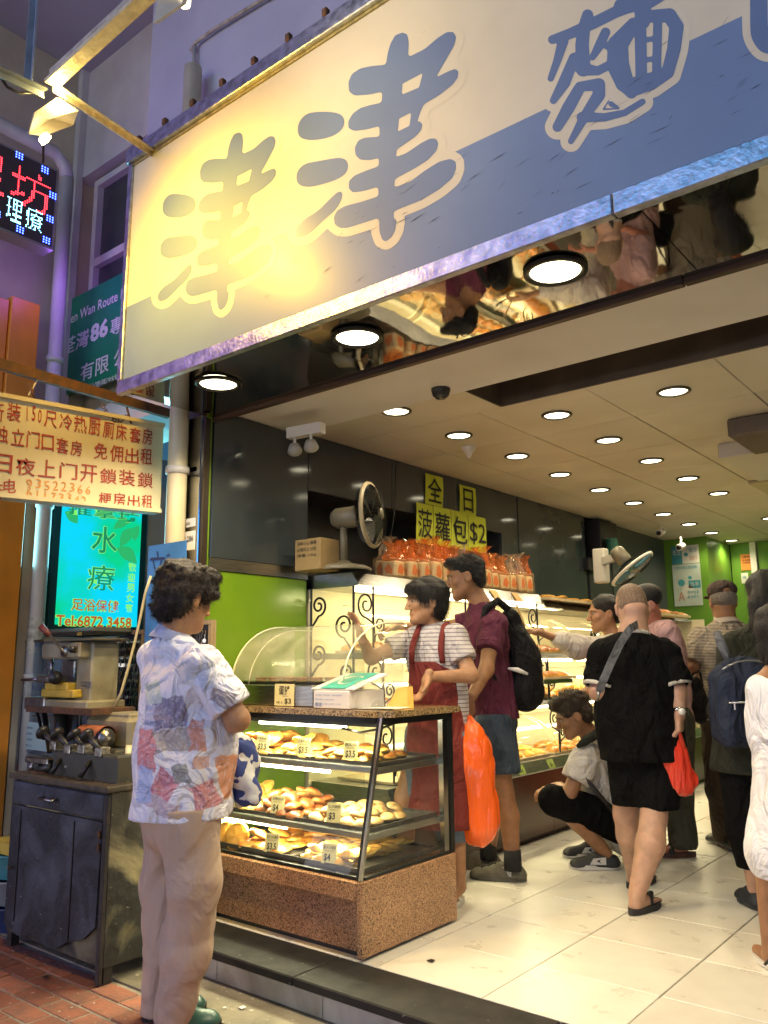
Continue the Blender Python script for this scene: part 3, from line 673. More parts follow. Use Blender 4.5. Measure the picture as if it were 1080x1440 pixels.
# ================================================================== floodlight on its bracket, angle-iron bars
m_iron=mat('painted angle iron',(.58,.52,.38),.5,metal=.2,col2=(.28,.24,.18),vscale=20,bump=.3,bscale=50)
m_ironb=mat('blue grey angle iron',(.25,.30,.38),.5,metal=.3,var=.3,vscale=12)
A=PD(80,98,3.05); 
br=thing('sign_bracket',A,'pale angle iron bracket frame reaching out from the sign with floodlights','bracket')
def angle(a,b,w=.05,m=m_iron,t=.006,name='angle_bar',roll=0):
    a=V(a);b=V(b);d=(b-a).normalized();u=d.cross(UP).normalized();v=u.cross(d)
    if roll: R=Matrix.Rotation(roll,3,d); u=R@u; v=R@v
    mb=MB(); o=[V((0,0,0)),u*w,u*w-v*t,u*t-v*t,u*t-v*w,-v*w]; mb.prism([a+q for q in o],b-a); mb.build(name,m,br)
L0=PD(72,118,2.9)
MB().bar(L0,PD(232,-28,2.5),.016,.058,HF).build('angle_bar',mat('yellow lit bar',(.72,.62,.36),.5,col2=(.5,.4,.2),vscale=25,bump=.3,bscale=60),br); MB().bar(L0+UP*.03-HF*.01,PD(232,-28,2.5)+UP*.03-HF*.01,.05,.008,HF).build('angle_bar',m_iron,br)  # wide bar: the floodlight's yellow is put into its colour
angle(L0,PY(212,212,2.14),.028,m=m_iron)
angle(PD(55,-40,2.9),PD(44,118,2.92),.030,m=m_ironb,roll=1.2)
angle(PD(-60,70,2.6),PD(60,128,2.9),.032,m=m_ironb)
MB().tube([PD(-5,100,2.75),PD(10,122,2.78),PD(28,132,2.83),PD(52,130,2.88)],.006,6).build('cable',m_blk,br,True)
def flood(name,c,label,pts,hood):
    o=thing('floodlight',c,label,'floodlight')
    return o
# floodlight housing: folded white hood, seen from behind; throws its light on the sign
LP=PD(70,158,3.0); aim=(PY(300,400,2.15)-LP).normalized()
fl_=thing('floodlight',LP,'white hooded floodlight hanging from the end of the bracket and aimed at the sign','floodlight')
sd=aim.cross(UP).normalized(); upv=sd.cross(aim)
mb=MB(); c=LP
mb.prism([c+sd*.07-upv*.10,c-sd*.07-upv*.10,c-sd*.07+upv*.03,c+sd*.07+upv*.03],-aim*.006)
mb.prism([c+sd*.07+upv*.03,c-sd*.07+upv*.03,c-sd*.05+upv*.07+aim*.07,c+sd*.05+upv*.07+aim*.07],upv*.006)
mb.prism([c+sd*.07-upv*.10,c+sd*.07+upv*.03,c+sd*.05+upv*.07+aim*.07,c+sd*.06-upv*.06+aim*.04],sd*.004)
mb.prism([c-sd*.07-upv*.10,c-sd*.07+upv*.03,c-sd*.05+upv*.07+aim*.07,c-sd*.06-upv*.06+aim*.04],-sd*.004)
mb.build('hood',mat('cream enamel',(.66,.60,.48),.35,var=.2,vscale=10),fl_)
MB().bar(c+upv*.03,c+upv*.12,.03,.006).build('yoke',m_iron,fl_)
cl_=PD(60,192,3.0); MB().cyl(cl_+aim*.0,cl_+aim*.02,.022,.026).build('lit_lamp',emis('halogen',(1,.75,.3),40),fl_,True)
put(spot('lamp',cl_+aim*.05-UP*.02,125,(1,.56,.03),None,170,1,.06,aim),fl_)
# second floodlight, top centre
c=PD(236,12,2.6)
f2_=thing('floodlight',c,'white hooded floodlight high on the bracket near the top edge of the photo','floodlight')
q=[PD(222,0,2.55),PD(215,33,2.5),PD(256,5,2.55),PD(262,-25,2.6)]
MB().prism(q,V((.0,.02,.012))).build('hood',MATS['cream enamel'],f2_)
aim2=(V((-1.2,2.15,3.4))-c).normalized()
MB().cyl(c+aim2*.05+V((0,0,.05)),c+aim2*.07+V((0,0,.05)),.04).build('lit_lamp',emis('halogen dim',(1,.8,.45),12),f2_,True)
put(spot('lamp',c+aim2*.10+V((0,0,.06)),24,(1,.84,.52),None,150,1,.5,aim2),f2_)

pl_=bpy.data.lights.new('lamp_spill','POINT'); pl_.energy=12; pl_.color=(1,.72,.2); pl_.shadow_soft_size=.03
q_=bpy.data.objects.new('lamp_spill',pl_); COL.objects.link(q_); q_.location=LP+aim*.10+UP*.09-HF*.10; put(q_,fl_)

# scratches and scuffs in the faded vinyl
R=random.Random(77); mb=MB()
for i in range(105):
    if i%3: x=R.uniform(-2.4,.6); z=R.uniform(z0+.03,zb-.03)
    else: cx_=R.choice((-1.6,-1.1,-.75,-.5,-.35)); cz_=R.uniform(z0+.08,zb-.02); x=cx_+R.uniform(-.10,.10); z=cz_+R.uniform(-.05,.05)
    l=R.uniform(.012,.09); an=R.uniform(.0,.35)+(.6 if R.random()<.15 else 0); w=R.uniform(.0004,.0014); dx,dz=math.cos(an)*l,math.sin(an)*l
    mb.add([(x,SY-.0019,z),(x+dx*.5,SY-.0019,z+dz*.55-w),(x+dx,SY-.0019,z+dz),(x+dx*.5,SY-.0019,z+dz*.55+w)],[(0,1,2,3)])
o=mb.build('scratches',mat('dark scuff',(.06,.07,.10),.8),sg); o['kind']='stuff'
# ================================================================== bread meshes
def crust(name,top,side,base,gl=.35):
    m=mat(name,top,gl,spec=.5,sss=.0); t=m.node_tree;b=t.nodes['Principled BSDF'];L=t.links.new
    tc=nd(t,'ShaderNodeTexCoord'); sx=nd(t,'ShaderNodeSeparateXYZ'); L(tc.outputs['Generated'],sx.inputs[0])
    n=nd(t,'ShaderNodeTexNoise'); n.inputs['Scale'].default_value=45; n.inputs['Detail'].default_value=5; L(tc.outputs['Object'],n.inputs['Vector'])
    a=nd(t,'ShaderNodeMath'); a.operation='MULTIPLY_ADD'; a.inputs[1].default_value=.7; L(n.outputs[0],a.inputs[0]); L(sx.outputs[2],a.inputs[2])
    r=nd(t,'ShaderNodeValToRGB'); e=r.color_ramp.elements; e[0].position=.35; e[0].color=(*base,1); e[1].position=1.15 if False else 1.0; e[1].color=(*top,1); q=e.new(.68); q.color=(*side,1)
    L(a.outputs[0],r.inputs[0]); oi=nd(t,'ShaderNodeObjectInfo'); h=nd(t,'ShaderNodeHueSaturation'); ma=nd(t,'ShaderNodeMath'); ma.operation='MULTIPLY_ADD'; ma.inputs[1].default_value=.5; ma.inputs[2].default_value=.78
    L(oi.outputs['Random'],ma.inputs[0]); L(ma.outputs[0],h.inputs['Value']); L(r.outputs[0],h.inputs['Color']); L(h.outputs[0],b.inputs['Base Color'])
    bp=nd(t,'ShaderNodeBump'); bp.inputs['Strength'].default_value=.5; bp.inputs['Distance'].default_value=.004; L(n.outputs[0],bp.inputs['Height']); L(bp.outputs[0],b.inputs['Normal']); return m
c_gold=crust('golden crust',(.44,.155,.022),(.64,.34,.06),(.68,.44,.14))
c_pale=crust('pale crust',(.56,.27,.04),(.72,.46,.11),(.72,.50,.18),.45)
c_brown=crust('dark baked crust',(.22,.055,.012),(.42,.16,.03),(.60,.36,.12))
c_yell=crust('yellow topping',(.55,.27,.03),(.62,.34,.05),(.55,.28,.07),.5)
c_cream=crust('cream bun crust',(.58,.34,.12),(.66,.46,.20),(.64,.44,.2),.5)
def bread_mesh(kind,seed,m):
    rs=np.random.RandomState(seed); nu,nv=18,9; vs=[];fs=[]
    ph=rs.uniform(0,6.28,5)
    for j in range(nv+1):
        th=math.pi*j/nv
        for i in range(nu):
            a=2*math.pi*i/nu; x=math.sin(th)*math.cos(a); y=math.sin(th)*math.sin(a); z=math.cos(th); rr=math.sin(th)
            w=1+.05*math.sin(2*a+ph[0])+.04*math.sin(3*a+ph[1])
            if kind=='bun': X,Y,Z=.044*x*w,.044*y*w,.026*z if z>0 else .012*z
            elif kind=='swirl':
                s=math.sin(2.2*a-9*rr+ph[2]); X,Y=.052*x*w,.052*y*w; Z=(.019*z+.0055*s*(rr<.98)) if z>0 else .010*z
            elif kind=='roll':
                X,Y,Z=.075*x,.032*y*(1+.08*math.sin(6*x+ph[3])),(.026*z+.003*math.sin(9*x*3+ph[0])) if z>0 else .012*z
            elif kind=='crescent':
                X=.062*x; Y=.026*y*(1-.5*abs(x))+.03*x*x; Z=(.028*z*(1-.45*abs(x))+.003*math.sin(20*x)) if z>0 else .01*z
            elif kind=='flat':
                X,Y,Z=.050*x*w,.050*y*w,(.014*z+.003*math.sin(5*a+ph[0])*rr) if z>0 else .008*z
            elif kind=='pineapple':
                g=.0028*(abs(math.sin(x*9))*abs(math.sin(y*9))); X,Y,Z=.048*x*w,.048*y*w,(.030*z+g) if z>0 else .013*z
            elif kind=='slice':
                p=4; q=(abs(x)**p+abs(y)**p)**(1/p)+1e-6; X,Y,Z=.058*x/q*rr,.05*y/q*rr*w,.03*z
            vs.append((X,Y,Z+.012))
    for j in range(nv):
        for i in range(nu):
            fs.append((j*nu+i,(j+1)*nu+i,(j+1)*nu+(i+1)%nu,j*nu+(i+1)%nu))
    b=MB(); b.add(vs,fs); return b.mesh(kind+'_bread',m,True)
BR={'bun':[bread_mesh('bun',s,c_gold) for s in (1,2)],'swirl':[bread_mesh('swirl',s,c_pale) for s in (3,4,5)],'roll':[bread_mesh('roll',s,c_gold) for s in (5,6)],
 'crescent':[bread_mesh('crescent',s,c_pale) for s in (7,8)],'flat':[bread_mesh('flat',s,c_yell) for s in (9,10)],'pineapple':[bread_mesh('pineapple',s,c_yell) for s in (11,12)],
 'dark':[bread_mesh('bun',s,c_brown) for s in (13,14)],'cream':[bread_mesh('bun',s,c_cream) for s in (15,16)],'bigswirl':[bread_mesh('swirl',s,c_gold) for s in (17,18)]}
BNAME={'bun':'bun','swirl':'swirl_pastry','roll':'bread_roll','crescent':'crescent_roll','flat':'flat_pastry','pineapple':'pineapple_bun','dark':'bun','cream':'bun','bigswirl':'swirl_pastry'}
def bread(kind,x,y,z,label,group,s=1.0,tilt=.15,rz=None,lean=0):
    me=random.choice(BR[kind]); o=link(BNAME[kind],me); o.location=(x,y,z); s*=random.uniform(.92,1.1); o.scale=(s,s,s*random.uniform(.9,1.12))
    o.rotation_euler=(random.uniform(-tilt,tilt)+lean,random.uniform(-tilt,tilt),random.uniform(0,6.28) if rz is None else rz+random.uniform(-.15,.15))
    return tag(o,label,'bread',group)
def fill(kind,x0,x1,y0,y1,z,dx,dy,label,group,s=1,layers=1,rz=None,tilt=.15):
    for l in range(layers):
        y=y0+dy/2+l*dy*.3; rw_=0
        while y<y1-dy*.35-l*dy*.3:
            x=x0+dx/2+l*dx*.4; cl=0
            while x<x1-dx*.35-l*dx*.3:
                bread(kind,x+random.uniform(-.009,.009),y+random.uniform(-.009,.009),z+l*.033*s,'%s, %s%s row, %s from left'%(label,('','upper layer, ')[l>0],('front','second','third','fourth','fifth','sixth','seventh')[min(rw_,6)],ordn[cl%10]),group,s,tilt+.22*l,rz); x+=dx; cl+=1
            y+=dy; rw_+=1
# ================================================================== glass display counter
dc=thing('display_counter',(-2.85,3.0,0),'glass pastry display counter on a speckled brown granite base at the shop entrance','display counter')
MB().box((-3.385,2.715,0),(-2.315,3.30,.018)).build('plinth',m_blk,dc)
MB().bbox((-3.39,2.705,.018),(-2.312,3.325,.219),.003).build('granite_base',m_granite,dc)
MB().bbox((-2.3095,2.655,.012),(-2.283,3.332,.300),.004).build('granite_end_panel',m_granite,dc)
MB().bbox((-3.395,2.655,.221),(-2.3105,3.332,.300),.006).build('granite_ledge',m_granite,dc)
top=[V(p) for p in ((-3.395,2.80,.936),(-2.31,2.80,.936),(-2.262,2.85,.936),(-2.262,3.362,.936),(-3.395,3.362,.936))]
MB().prism(top,V((0,0,.027))).build('granite_top',granite('speckled granite top',(.46,.32,.15),(.24,.15,.07),(.04,.03,.02),.15,190),dc)
m_fr=mat('black anodised frame',(.02,.022,.02),.3,metal=.4); m_chr=mat('steel glazing bar',(.40,.41,.38),.2,1)
m_gl=thin_glass('case glass',(.93,.97,.94),dirt=.035)
def fy(z): return 2.668+(z-.30)*(.145/.63)   # slanted front line
GZ0,GZ1=.302,.934
MB().add([(-3.385,fy(GZ0),GZ0),(-2.302,fy(GZ0),GZ0),(-2.302,fy(GZ1),GZ1),(-3.385,fy(GZ1),GZ1)],[(0,1,2,3)]).build('front_glass',m_gl,dc)
MB().add([(-2.298,fy(GZ0)+.01,GZ0),(-2.298,3.31,GZ0),(-2.298,3.31,GZ1),(-2.298,fy(GZ1)+.01,GZ1)],[(0,1,2,3)]).build('side_glass',m_gl,dc)
MB().bar((-2.298,fy(GZ0),GZ0),(-2.298,fy(GZ1),GZ1),.012,.016,(0,1,0)).build('corner_post',m_chr,dc)
MB().bar((-2.318,fy(GZ0)+.004,GZ0),(-2.318,fy(GZ1)+.004,GZ1),.010,.012,(0,1,0)).build('black_gasket',m_fr,dc)
MB().box((-2.325,3.305,GZ0),(-2.290,3.335,GZ1)).build('rear_post',m_fr,dc)
MB().box((-2.322,3.26,GZ0),(-2.296,3.30,GZ1-.03)).build('rear_steel_post',m_chr,dc)
MB().box((-3.39,fy(.91),.895),(-2.33,fy(.91)+.02,.935)).build('top_rail',m_fr,dc)
MB().box((-2.305,2.83,.905),(-2.291,3.31,.935)).build('top_rail',m_fr,dc)
MB().box((-2.306,2.69,.3015),(-2.290,3.31,.312)).build('bottom_rail',m_fr,dc)
MB().box((-3.385,2.668,.3015),(-2.31,2.684,.314)).build('bottom_rail',m_fr,dc)
m_tube=emis('fluorescent tube',(1,.93,.68),14); m_tubew=emis('fluorescent tube warm',(1,.88,.55),11)
shz=[.735,.475,.318]
for i,z in enumerate(shz):
    yf=fy(z)+.035
    if i<2:
        MB().bbox((-3.38,yf,z-.034),(-2.345,yf+.022,z-.006),.003).build('shelf_edge',m_steel,dc)
        MB().bbox((-2.338,yf,z-.036),(-2.318,3.29,z-.008),.003).build('shelf_edge',m_steel,dc)
        MB().box((-3.38,yf+.03,z-.016),(-2.35,3.27,z-.010)).build('shelf_glass',thin_glass('shelf glass',(.85,.92,.88),dirt=.06),dc)
        MB().box((-3.30,3.262,z-.03),(-2.37,3.278,z-.012)).build('shelf_rear_bar',m_fr,dc)
for (zt,yt,xa,xb) in ((.885,2.86,-3.12,-2.55),(.688,2.83,-3.20,-2.62),(.428,2.79,-3.28,-2.85)):
    MB().cyl((xa,yt,zt),(xb,yt,zt),.0085,n=10).build('fluorescent_tube',m_tube if zt>.6 else m_tubew,dc,True)
    MB().box((xa-.04,yt-.012,zt+.009),(xb+.05,yt+.02,zt+.022)).build('tube_batten',m_wht,dc)
    l=bpy.data.lights.new('tube_light','AREA'); l.shape='RECTANGLE'; l.size=.98; l.size_y=.03; l.energy=13 if zt>.6 else 10; l.color=(1,.90,.58)
    o=bpy.data.objects.new('tube_light',l); COL.objects.link(o); o.location=(-2.85,yt+.002,zt-.012); put(o,dc)
MB().tube([(-2.52,2.80,.885),(-2.50,2.90,.86),(-2.44,2.98,.875),(-2.40,3.05,.90)],.006,6).build('tube_cable',m_blk,dc,True)
# trays inside, each its own thing
m_tray=mat('dark baking tray',(.09,.085,.075),.35,metal=.7,var=.4,vscale=20)
def tray(x0,x1,y0,y1,z,label,grp='baking trays',m=m_tray,name='baking_tray',h=.018):
    mb=MB(); mb.box((x0,y0,z),(x1,y1,z+.003)); t=.004
    mb.box((x0,y0,z+.003),(x1,y0+t,z+h)); mb.box((x0,y1-t,z+.003),(x1,y1,z+h)); mb.box((x0,y0+t,z+.003),(x0+t,y1-t,z+h)); mb.box((x1-t,y0+t,z+.003),(x1,y1-t,z+h))
    return tag(mb.build(name,m),label,'tray',grp)
G='pastries in the glass counter'
sp=[(-3.36,-2.74),(-2.735,-2.335)]
for i,z in enumerate(shz):
    yf=fy(z)+(.06 if i<2 else .04); zz=z-.008 if i<2 else z-.002
    lv=('top','middle','bottom')[i]
    for k,(a,b) in enumerate(sp):
        tray(a,b,yf,3.26,zz,'dark metal baking tray on the %s level of the counter, %s one'%(lv,('left','right')[k]))
fy1=fy(.735)+.065; zt=.731
fill('bigswirl',-3.35,-2.98,fy1,3.2,zt,.085,.075,'orange swirl pastry, top counter tray',G,.95,3)
fill('swirl',-3.0,-2.74,fy1,3.2,zt,.08,.075,'flat golden pastry, top counter tray',G,.9,3)
fill('swirl',-2.73,-2.36,fy1,3.02,zt,.08,.07,'yellow swirl roll, top right tray',G,.85,2,.3)
fill('bun',-2.72,-2.40,3.04,3.22,zt,.092,.085,'round glazed bun, top right tray',G,.9,2)
fy2=fy(.475)+.065; zt=.471
fill('swirl',-3.35,-3.1,fy2,3.15,zt,.085,.08,'yellow pastry, middle left tray',G,.95,3)
fill('cream',-3.2,-2.95,2.95,3.2,zt+.03,.09,.09,'pale bun, back of middle tray',G,1)
fill('dark',-3.08,-2.76,fy2,3.12,zt,.080,.075,'browned bun, middle counter tray',G,.95,3)
fill('cream',-2.73,-2.36,fy2,3.16,zt,.09,.085,'pale dusted bun, middle right tray',G,.92,2)
fy3=fy(.318)+.045; zt=.320
for k in range(7): # large cookies leaning on the left
    bread('flat',-3.33+.03*k,2.76+.02*(k%3),zt+.035,'large flat biscuit standing on edge in the bottom tray, %s from the left'%ordn[k],G,1.15,.1,.4,1.15)
fill('bigswirl',-3.12,-2.9,fy3,3.15,zt,.10,.10,'large golden swirl, bottom tray',G,1.1,2)
fill('bigswirl',-2.92,-2.77,fy3,3.15,zt,.11,.105,'brown spiral pastry, bottom tray',G,1.05,1)
fill('roll',-3.1,-2.78,3.02,3.2,zt+.02,.13,.08,'sesame roll, back of bottom tray',G,.9,2,.2)
fill('crescent',-2.72,-2.36,fy3,3.18,zt,.095,.060,'pale crescent pastry, bottom right tray',G,.9,2,.5)
# price cards
m_card=mat('cream price card',(.70,.62,.30),.6); m_ink=mat('black ink',(.015,.013,.01),.7)
def card(c,w,h,lines,label,tilt=.25,m=m_card,name='price_card',ink=m_ink,yaw=.25,grp=None):
    c=V(c); xd=V((math.cos(yaw),math.sin(yaw),0)); back=V((-math.sin(yaw),math.cos(yaw),0)); yd=(UP*math.cos(tilt)+back*math.sin(tilt)).normalized(); nn=xd.cross(yd)
    o=MB().prism([c-xd*w/2,c+xd*w/2,c+xd*w/2+yd*h,c-xd*w/2+yd*h],-nn*.0015).build(name,m); tag(o,label,'price card',grp)
    mb=MB()
    for (s,u,v,tw,th,fat) in lines: text_into(mb,s,c+xd*(u-.5)*w+yd*v*h+nn*.0012,xd,yd,tw*w,th*h,fat)
    tx=mb.build('lettering',ink); tx.parent=o
    return o
PC='price cards in the glass counter'
for (px,py,w,h,up,pr,lv,lab) in ((222,1076/1,0,0,'','','',''),):
    pass
def ccard(x,lev,up,pr,label,w=.072,h=.080):
    z=shz[lev]+.012; y=fy(z)+.062-(.02 if lev==2 else 0)
    card((x,y,z),w,h,[(up,.08,.72,.84,.17,.01),(up[::-1],.2,.60,.6,.06,0),(pr,.16,.08,.68 if len(pr)>2 else .44,.42,.02)],label,.18,grp=PC)
ccard(-3.075,0,'火腿雞蛋酥','$3.5','cream price card reading $3.5, leftmost on the top counter level')
ccard(-2.795,0,'忌廉牛油酥','$3.5','cream price card reading $3.5, middle of the top counter level')
ccard(-2.50,0,'鳳梨酥','$3.5','cream price card reading $3.5 near the corner post, top counter level')
ccard(-3.22,1,'菠蘿','$3','small cream price card at the far left of the middle counter level')
ccard(-2.90,1,'金錢粒粒飽','$4','cream price card reading $4 on the middle counter level')
ccard(-2.545,1,'七沙鍋餅','$3','tan price card reading $3 on the middle counter level')
ccard(-2.875,2,'豆沙酥','$3.5','cream price card reading $3.5 on the bottom counter level')
ccard(-2.52,2,'墨子叉燒酥','$4','cream price card reading $4 on the bottom counter level')
# ---- on the counter top
cw=thing('egg_tart_case',(-3.05,3.1,.963),'low steel warming tray with a curved clear acrylic hood on the counter','display case')
MB().bbox((-3.385,2.90,.965),(-2.80,3.28,1.065),.004).build('steel_body',m_steel,cw)
MB().box((-3.37,2.95,1.066),(-2.82,3.26,1.078)).build('dark_grill',m_blk,cw)
m_acrl=thin_glass('display acrylic',(.98,.98,.96),dirt=.05,dirtcol=(.85,.8,.6)); m_acr=thin_glass('acrylic',(.98,.98,.96),dirt=.22,dirtcol=(.85,.82,.6)); m_acr2=thin_glass('acrylic end',(.96,.97,.93),dirt=.26,dirtcol=(.85,.82,.6))
prof=[(2.90+.36*(1-math.cos(t)),1.07+.30*math.sin(t)) for t in np.linspace(.05,math.pi/2,12)]+[(3.36,1.37)]
mb=MB(); x0,x1=-3.385,-2.60
mb.add([(x0,y,z) for y,z in prof]+[(x1,y,z) for y,z in prof],[(i,i+len(prof),i+len(prof)+1,i+1) for i in range(len(prof)-1)]).build('curved_hood',m_acr,cw,True)
for x in (x0,x1):
    mb=MB().add([(x,y,z) for y,z in prof]+[(x,3.36,1.07)],[tuple(range(len(prof)+1))]); mb.build('hood_end',m_acr2,cw)
    MB().tube([(x,y,z) for y,z in prof],.005,5).build('hood_rim',mat('acrylic edge',(.75,.75,.55),.2),cw,True)
MB().tube([(x0+.12,y+.01,z-.02) for y,z in prof],.003,5).build('hood_rim',MATS['acrylic edge'],cw,True)
card((-2.985,2.893,.966),.135,.105,[('蛋撻',.22,.50,.56,.42,.02),('Egg Tart',.42,.40,.3,.07,0),('HK: $',.12,.08,.3,.12,0),('$3',.52,.06,.33,.28,.012)],'cream price card for egg tarts on the front of the steel tray',.02,yaw=0.02)
# egg tarts inside
for i in range(5):
    for j in range(2):
        e=thing('egg_tart',(-3.30+i*.10,3.03+j*.11,1.079),'egg tart under the acrylic hood, %s row, %s from the left'%(('front','back')[j],ordn[i]),'tart','egg tarts under the hood')
        MB().lathe((-3.30+i*.10,3.03+j*.11,1.079),[(.026,0),(.036,.02)],16).build('crust',c_gold,e,True)
        MB().lathe((-3.30+i*.10,3.03+j*.11,1.079),[(.034,.016),(.001,.018)],16).build('custard',mat('custard',(.8,.5,.05),.2),e,True)
# pastry box under a plastic sleeve
pb=thing('pastry_box',(-2.55,3.0,.963),'white pastry box with a teal patterned lid wrapped in a clear plastic bag','box')
m_tealp=mat('teal print',(.02,.42,.36),.3); m_paper=mat('white carton',(.70,.68,.66),.4,var=.05)
MB().bbox((-2.73,2.835,.965),(-2.51,3.09,1.045),.003).build('carton',m_paper,pb)
a=V((-2.755,2.845,1.047)); xd=V((1,0,0)); yd=V((0,.97,.26)).normalized()*.26
MB().prism([a,a+xd*.27,a+xd*.27+yd,a+yd],V((0,-.002,.006))).build('lid',m_paper,pb)
n_=xd.cross(yd).normalized(); p0=a+n_*.009
MB().prism([p0+xd*.06,p0+xd*.215,p0+xd*.215+yd*.98,p0+xd*.06+yd*.98],n_*.001).build('teal_panel',m_tealp,pb)
mb=MB()
for t in np.linspace(.06,.2,9):
    q=p0+xd*t+n_*.002; mb.poly([q,q+xd*.003,q+xd*.003+yd*.98,q+yd*.98])
mb.build('lid_stripes',mat('pale teal print',(.25,.60,.52),.4),pb)
mb=MB(); cc=p0+xd*.137+yd*.5+n_*.003; yn=yd.normalized(); ring=[]
for t in np.linspace(.5,5.6,26):
    ring.append((t,.058+.006*math.sin(3*t),.058-.020*(1-abs(t-3)/3.2)))
vs=[cc+xd*math.cos(t)*r+yn*math.sin(t)*r*1.15 for t,r,_ in ring]+[cc+xd*math.cos(t)*r+yn*math.sin(t)*r*1.15 for t,_,r in ring]
k=len(ring); mb.add(vs,[(i,i+1,k+i+1,k+i) for i in range(k-1)]).build('lid_emblem',mat('cream print',(.75,.75,.6),.5),pb)
mb=MB()
for i,(s,w) in enumerate((('CAKE SHOP  BAKERY',.17),('BREAD  PASTRY',.12),('香港 九龍 新界 分店',.16))): text_into(mb,s,(-2.715,2.8335,1.022-i*.02),(1,0,0),(0,0,1),w,.007,0)
text_into(mb,'津津',(-2.72,2.8335,.972),(1,0,0),(0,0,1),.045,.02,.02)
mb.build('box_lettering',mat('blue print',(.15,.25,.5),.5),pb)
def crumple(name,c,h,m,seed,parent,res=.009,fr=40,amp=.008):
    s=SDF().box(c,h,rr=.02); s.noise(amp,(fr,fr,fr),seed); return sdf_obj(name,s,res,m,parent)
m_film=thin_glass('clear film',(.97,.97,.95),rough=.12,dirt=.10,dirtcol=(.8,.8,.7))
cf=thing('plastic_bag',(-2.42,3.0,.963),'crumpled clear plastic bag beside the pastry box on the counter','bag')
crumple('film',(-2.43,2.99,1.02),(.085,.10,.055),m_film,5,cf)
yb=thing('paper_bag',(-2.36,3.06,.963),'yellow paper bag with its corner sticking up by the pastry box','bag')
MB().prism([V((-2.44,3.02,.965)),V((-2.33,3.04,.965)),V((-2.38,3.10,1.06)),V((-2.44,3.10,1.05))],V((.01,.03,0))).build('paper',mat('yellow paper',(.62,.36,.05),.6,bump=.2,bscale=40),yb)
for i in range(3):
    o=MB().prism([V((-2.50+.05*i,2.88,.966+.002*i)),V((-2.38+.05*i,2.90,.966+.002*i)),V((-2.40+.05*i,3.02,.967+.002*i)),V((-2.52+.05*i,3.00,.967+.002*i))],V((0,0,.0012))).build('paper_sheet',m_paper)
    tag(o,'thin white paper sheet lying on the granite counter near the box','paper','paper sheets on the counter')
# ================================================================== long bread display along the side wall
bd=thing('bread_display',(-3.1,6,0),'long brightly lit self service bread display with iron scrolls along the wall','bread display')
YA,YB=3.50,9.0
m_brn=mat('dark brown laminate',(.035,.013,.009),.22,spec=.5,var=.3,vscale=3)
m_inner=mat('cream display back',(.80,.72,.48),.5)
for a in np.arange(YA,YB,.9):
    MB().box((-3.38,a+.002,.04),(-2.815,min(a+.898,YB),.435)).build('base_panel',m_brn,bd)
MB().box((-3.38,YA,0),(-2.86,YB,.039)).build('kick_plate',m_blk,bd)
MB().box((-4.04 if False else -3.46,YA,.436),(-3.40,YB,1.62)).build('back_panel',m_inner,bd)
def pr(y0,y1,pts,name,m,sm=False):   # profile in XZ swept along Y
    o=[V((x,y0,z)) for x,z in pts]; return MB().prism(o,V((0,y1-y0,0))).build(name,m,bd,sm)
for a in np.arange(YA,YB,1.83):
    b=min(a+1.826,YB)
    pr(a,b,[(-3.38,.437),(-2.80,.437),(-2.795,.445),(-2.83,.512),(-3.38,.512)],'steel_fascia',m_steel)
    pr(a,b,[(-3.40,.862),(-2.90,.862),(-2.888,.868),(-2.905,.896),(-3.40,.896)],'shelf',m_steel)
    pr(a,b,[(-3.40,1.192),(-2.95,1.192),(-2.938,1.198),(-2.955,1.226),(-3.40,1.226)],'shelf',m_steel)
pr(YA,5.70,[(-4.03,1.60),(-3.08,1.60),(-3.02,1.605),(-3.075,1.680),(-4.03,1.685)],'top_shelf',m_steel)
pr(6.0,YB,[(-3.37,1.57),(-3.08,1.57),(-3.02,1.575),(-3.07,1.615),(-3.37,1.615)],'top_shelf',m_steel)
pr(5.70,5.998,[(-3.37,1.58),(-3.08,1.58),(-3.02,1.585),(-3.07,1.63),(-3.37,1.63)],'top_shelf',m_steel)
MB().box((-3.395,YA-.012,.52),(-2.98,YA,1.598)).build('end_glass',thin_glass('display end glass',(.95,.96,.9),dirt=.05),bd)
MB().box((-3.40,YB,.5),(-2.90,YB+.02,1.6)).build('end_board',m_inner,bd)
for (z,x,e) in ((1.585,-3.10,1),(1.18,-3.0,1),(.85,-2.96,1)):
    for a in np.arange(YA+.05,YB-.3,1.3):
        b=min(a+1.2,YB-.05)
        MB().cyl((x,a,z),(x,b,z),.011,n=8).build('fluorescent_tube',m_tubew,bd,True)
        l=bpy.data.lights.new('tube_light','AREA'); l.shape='RECTANGLE'; l.size=.06; l.size_y=b-a; l.energy=8.5 if a<7 else 5; l.color=(1,.86,.48)
        o=bpy.data.objects.new('tube_light',l); COL.objects.link(o); o.location=(x-.0,(a+b)/2,z-.014); o.rotation_euler=(0,math.radians(18),0); put(o,bd)
m_ironb2=mat('black wrought iron',(.010,.009,.008),.45,metal=.5)
def scroll(y,z,r,x,flip=1,name='iron_scroll'):
    pts=[]
    for t in np.linspace(0,1,34):
        a=-math.pi/2+t*4.2*math.pi/1.35; rr=r*(1-.80*t); pts.append((x,y+flip*(math.cos(a)*rr+r),z+math.sin(a)*rr))
    MB().tube([(x,y,z-r*2.2),(x,y+flip*r*.1,z-r*1.4)]+pts,.0055,5).build(name,m_ironb2,bd,True)
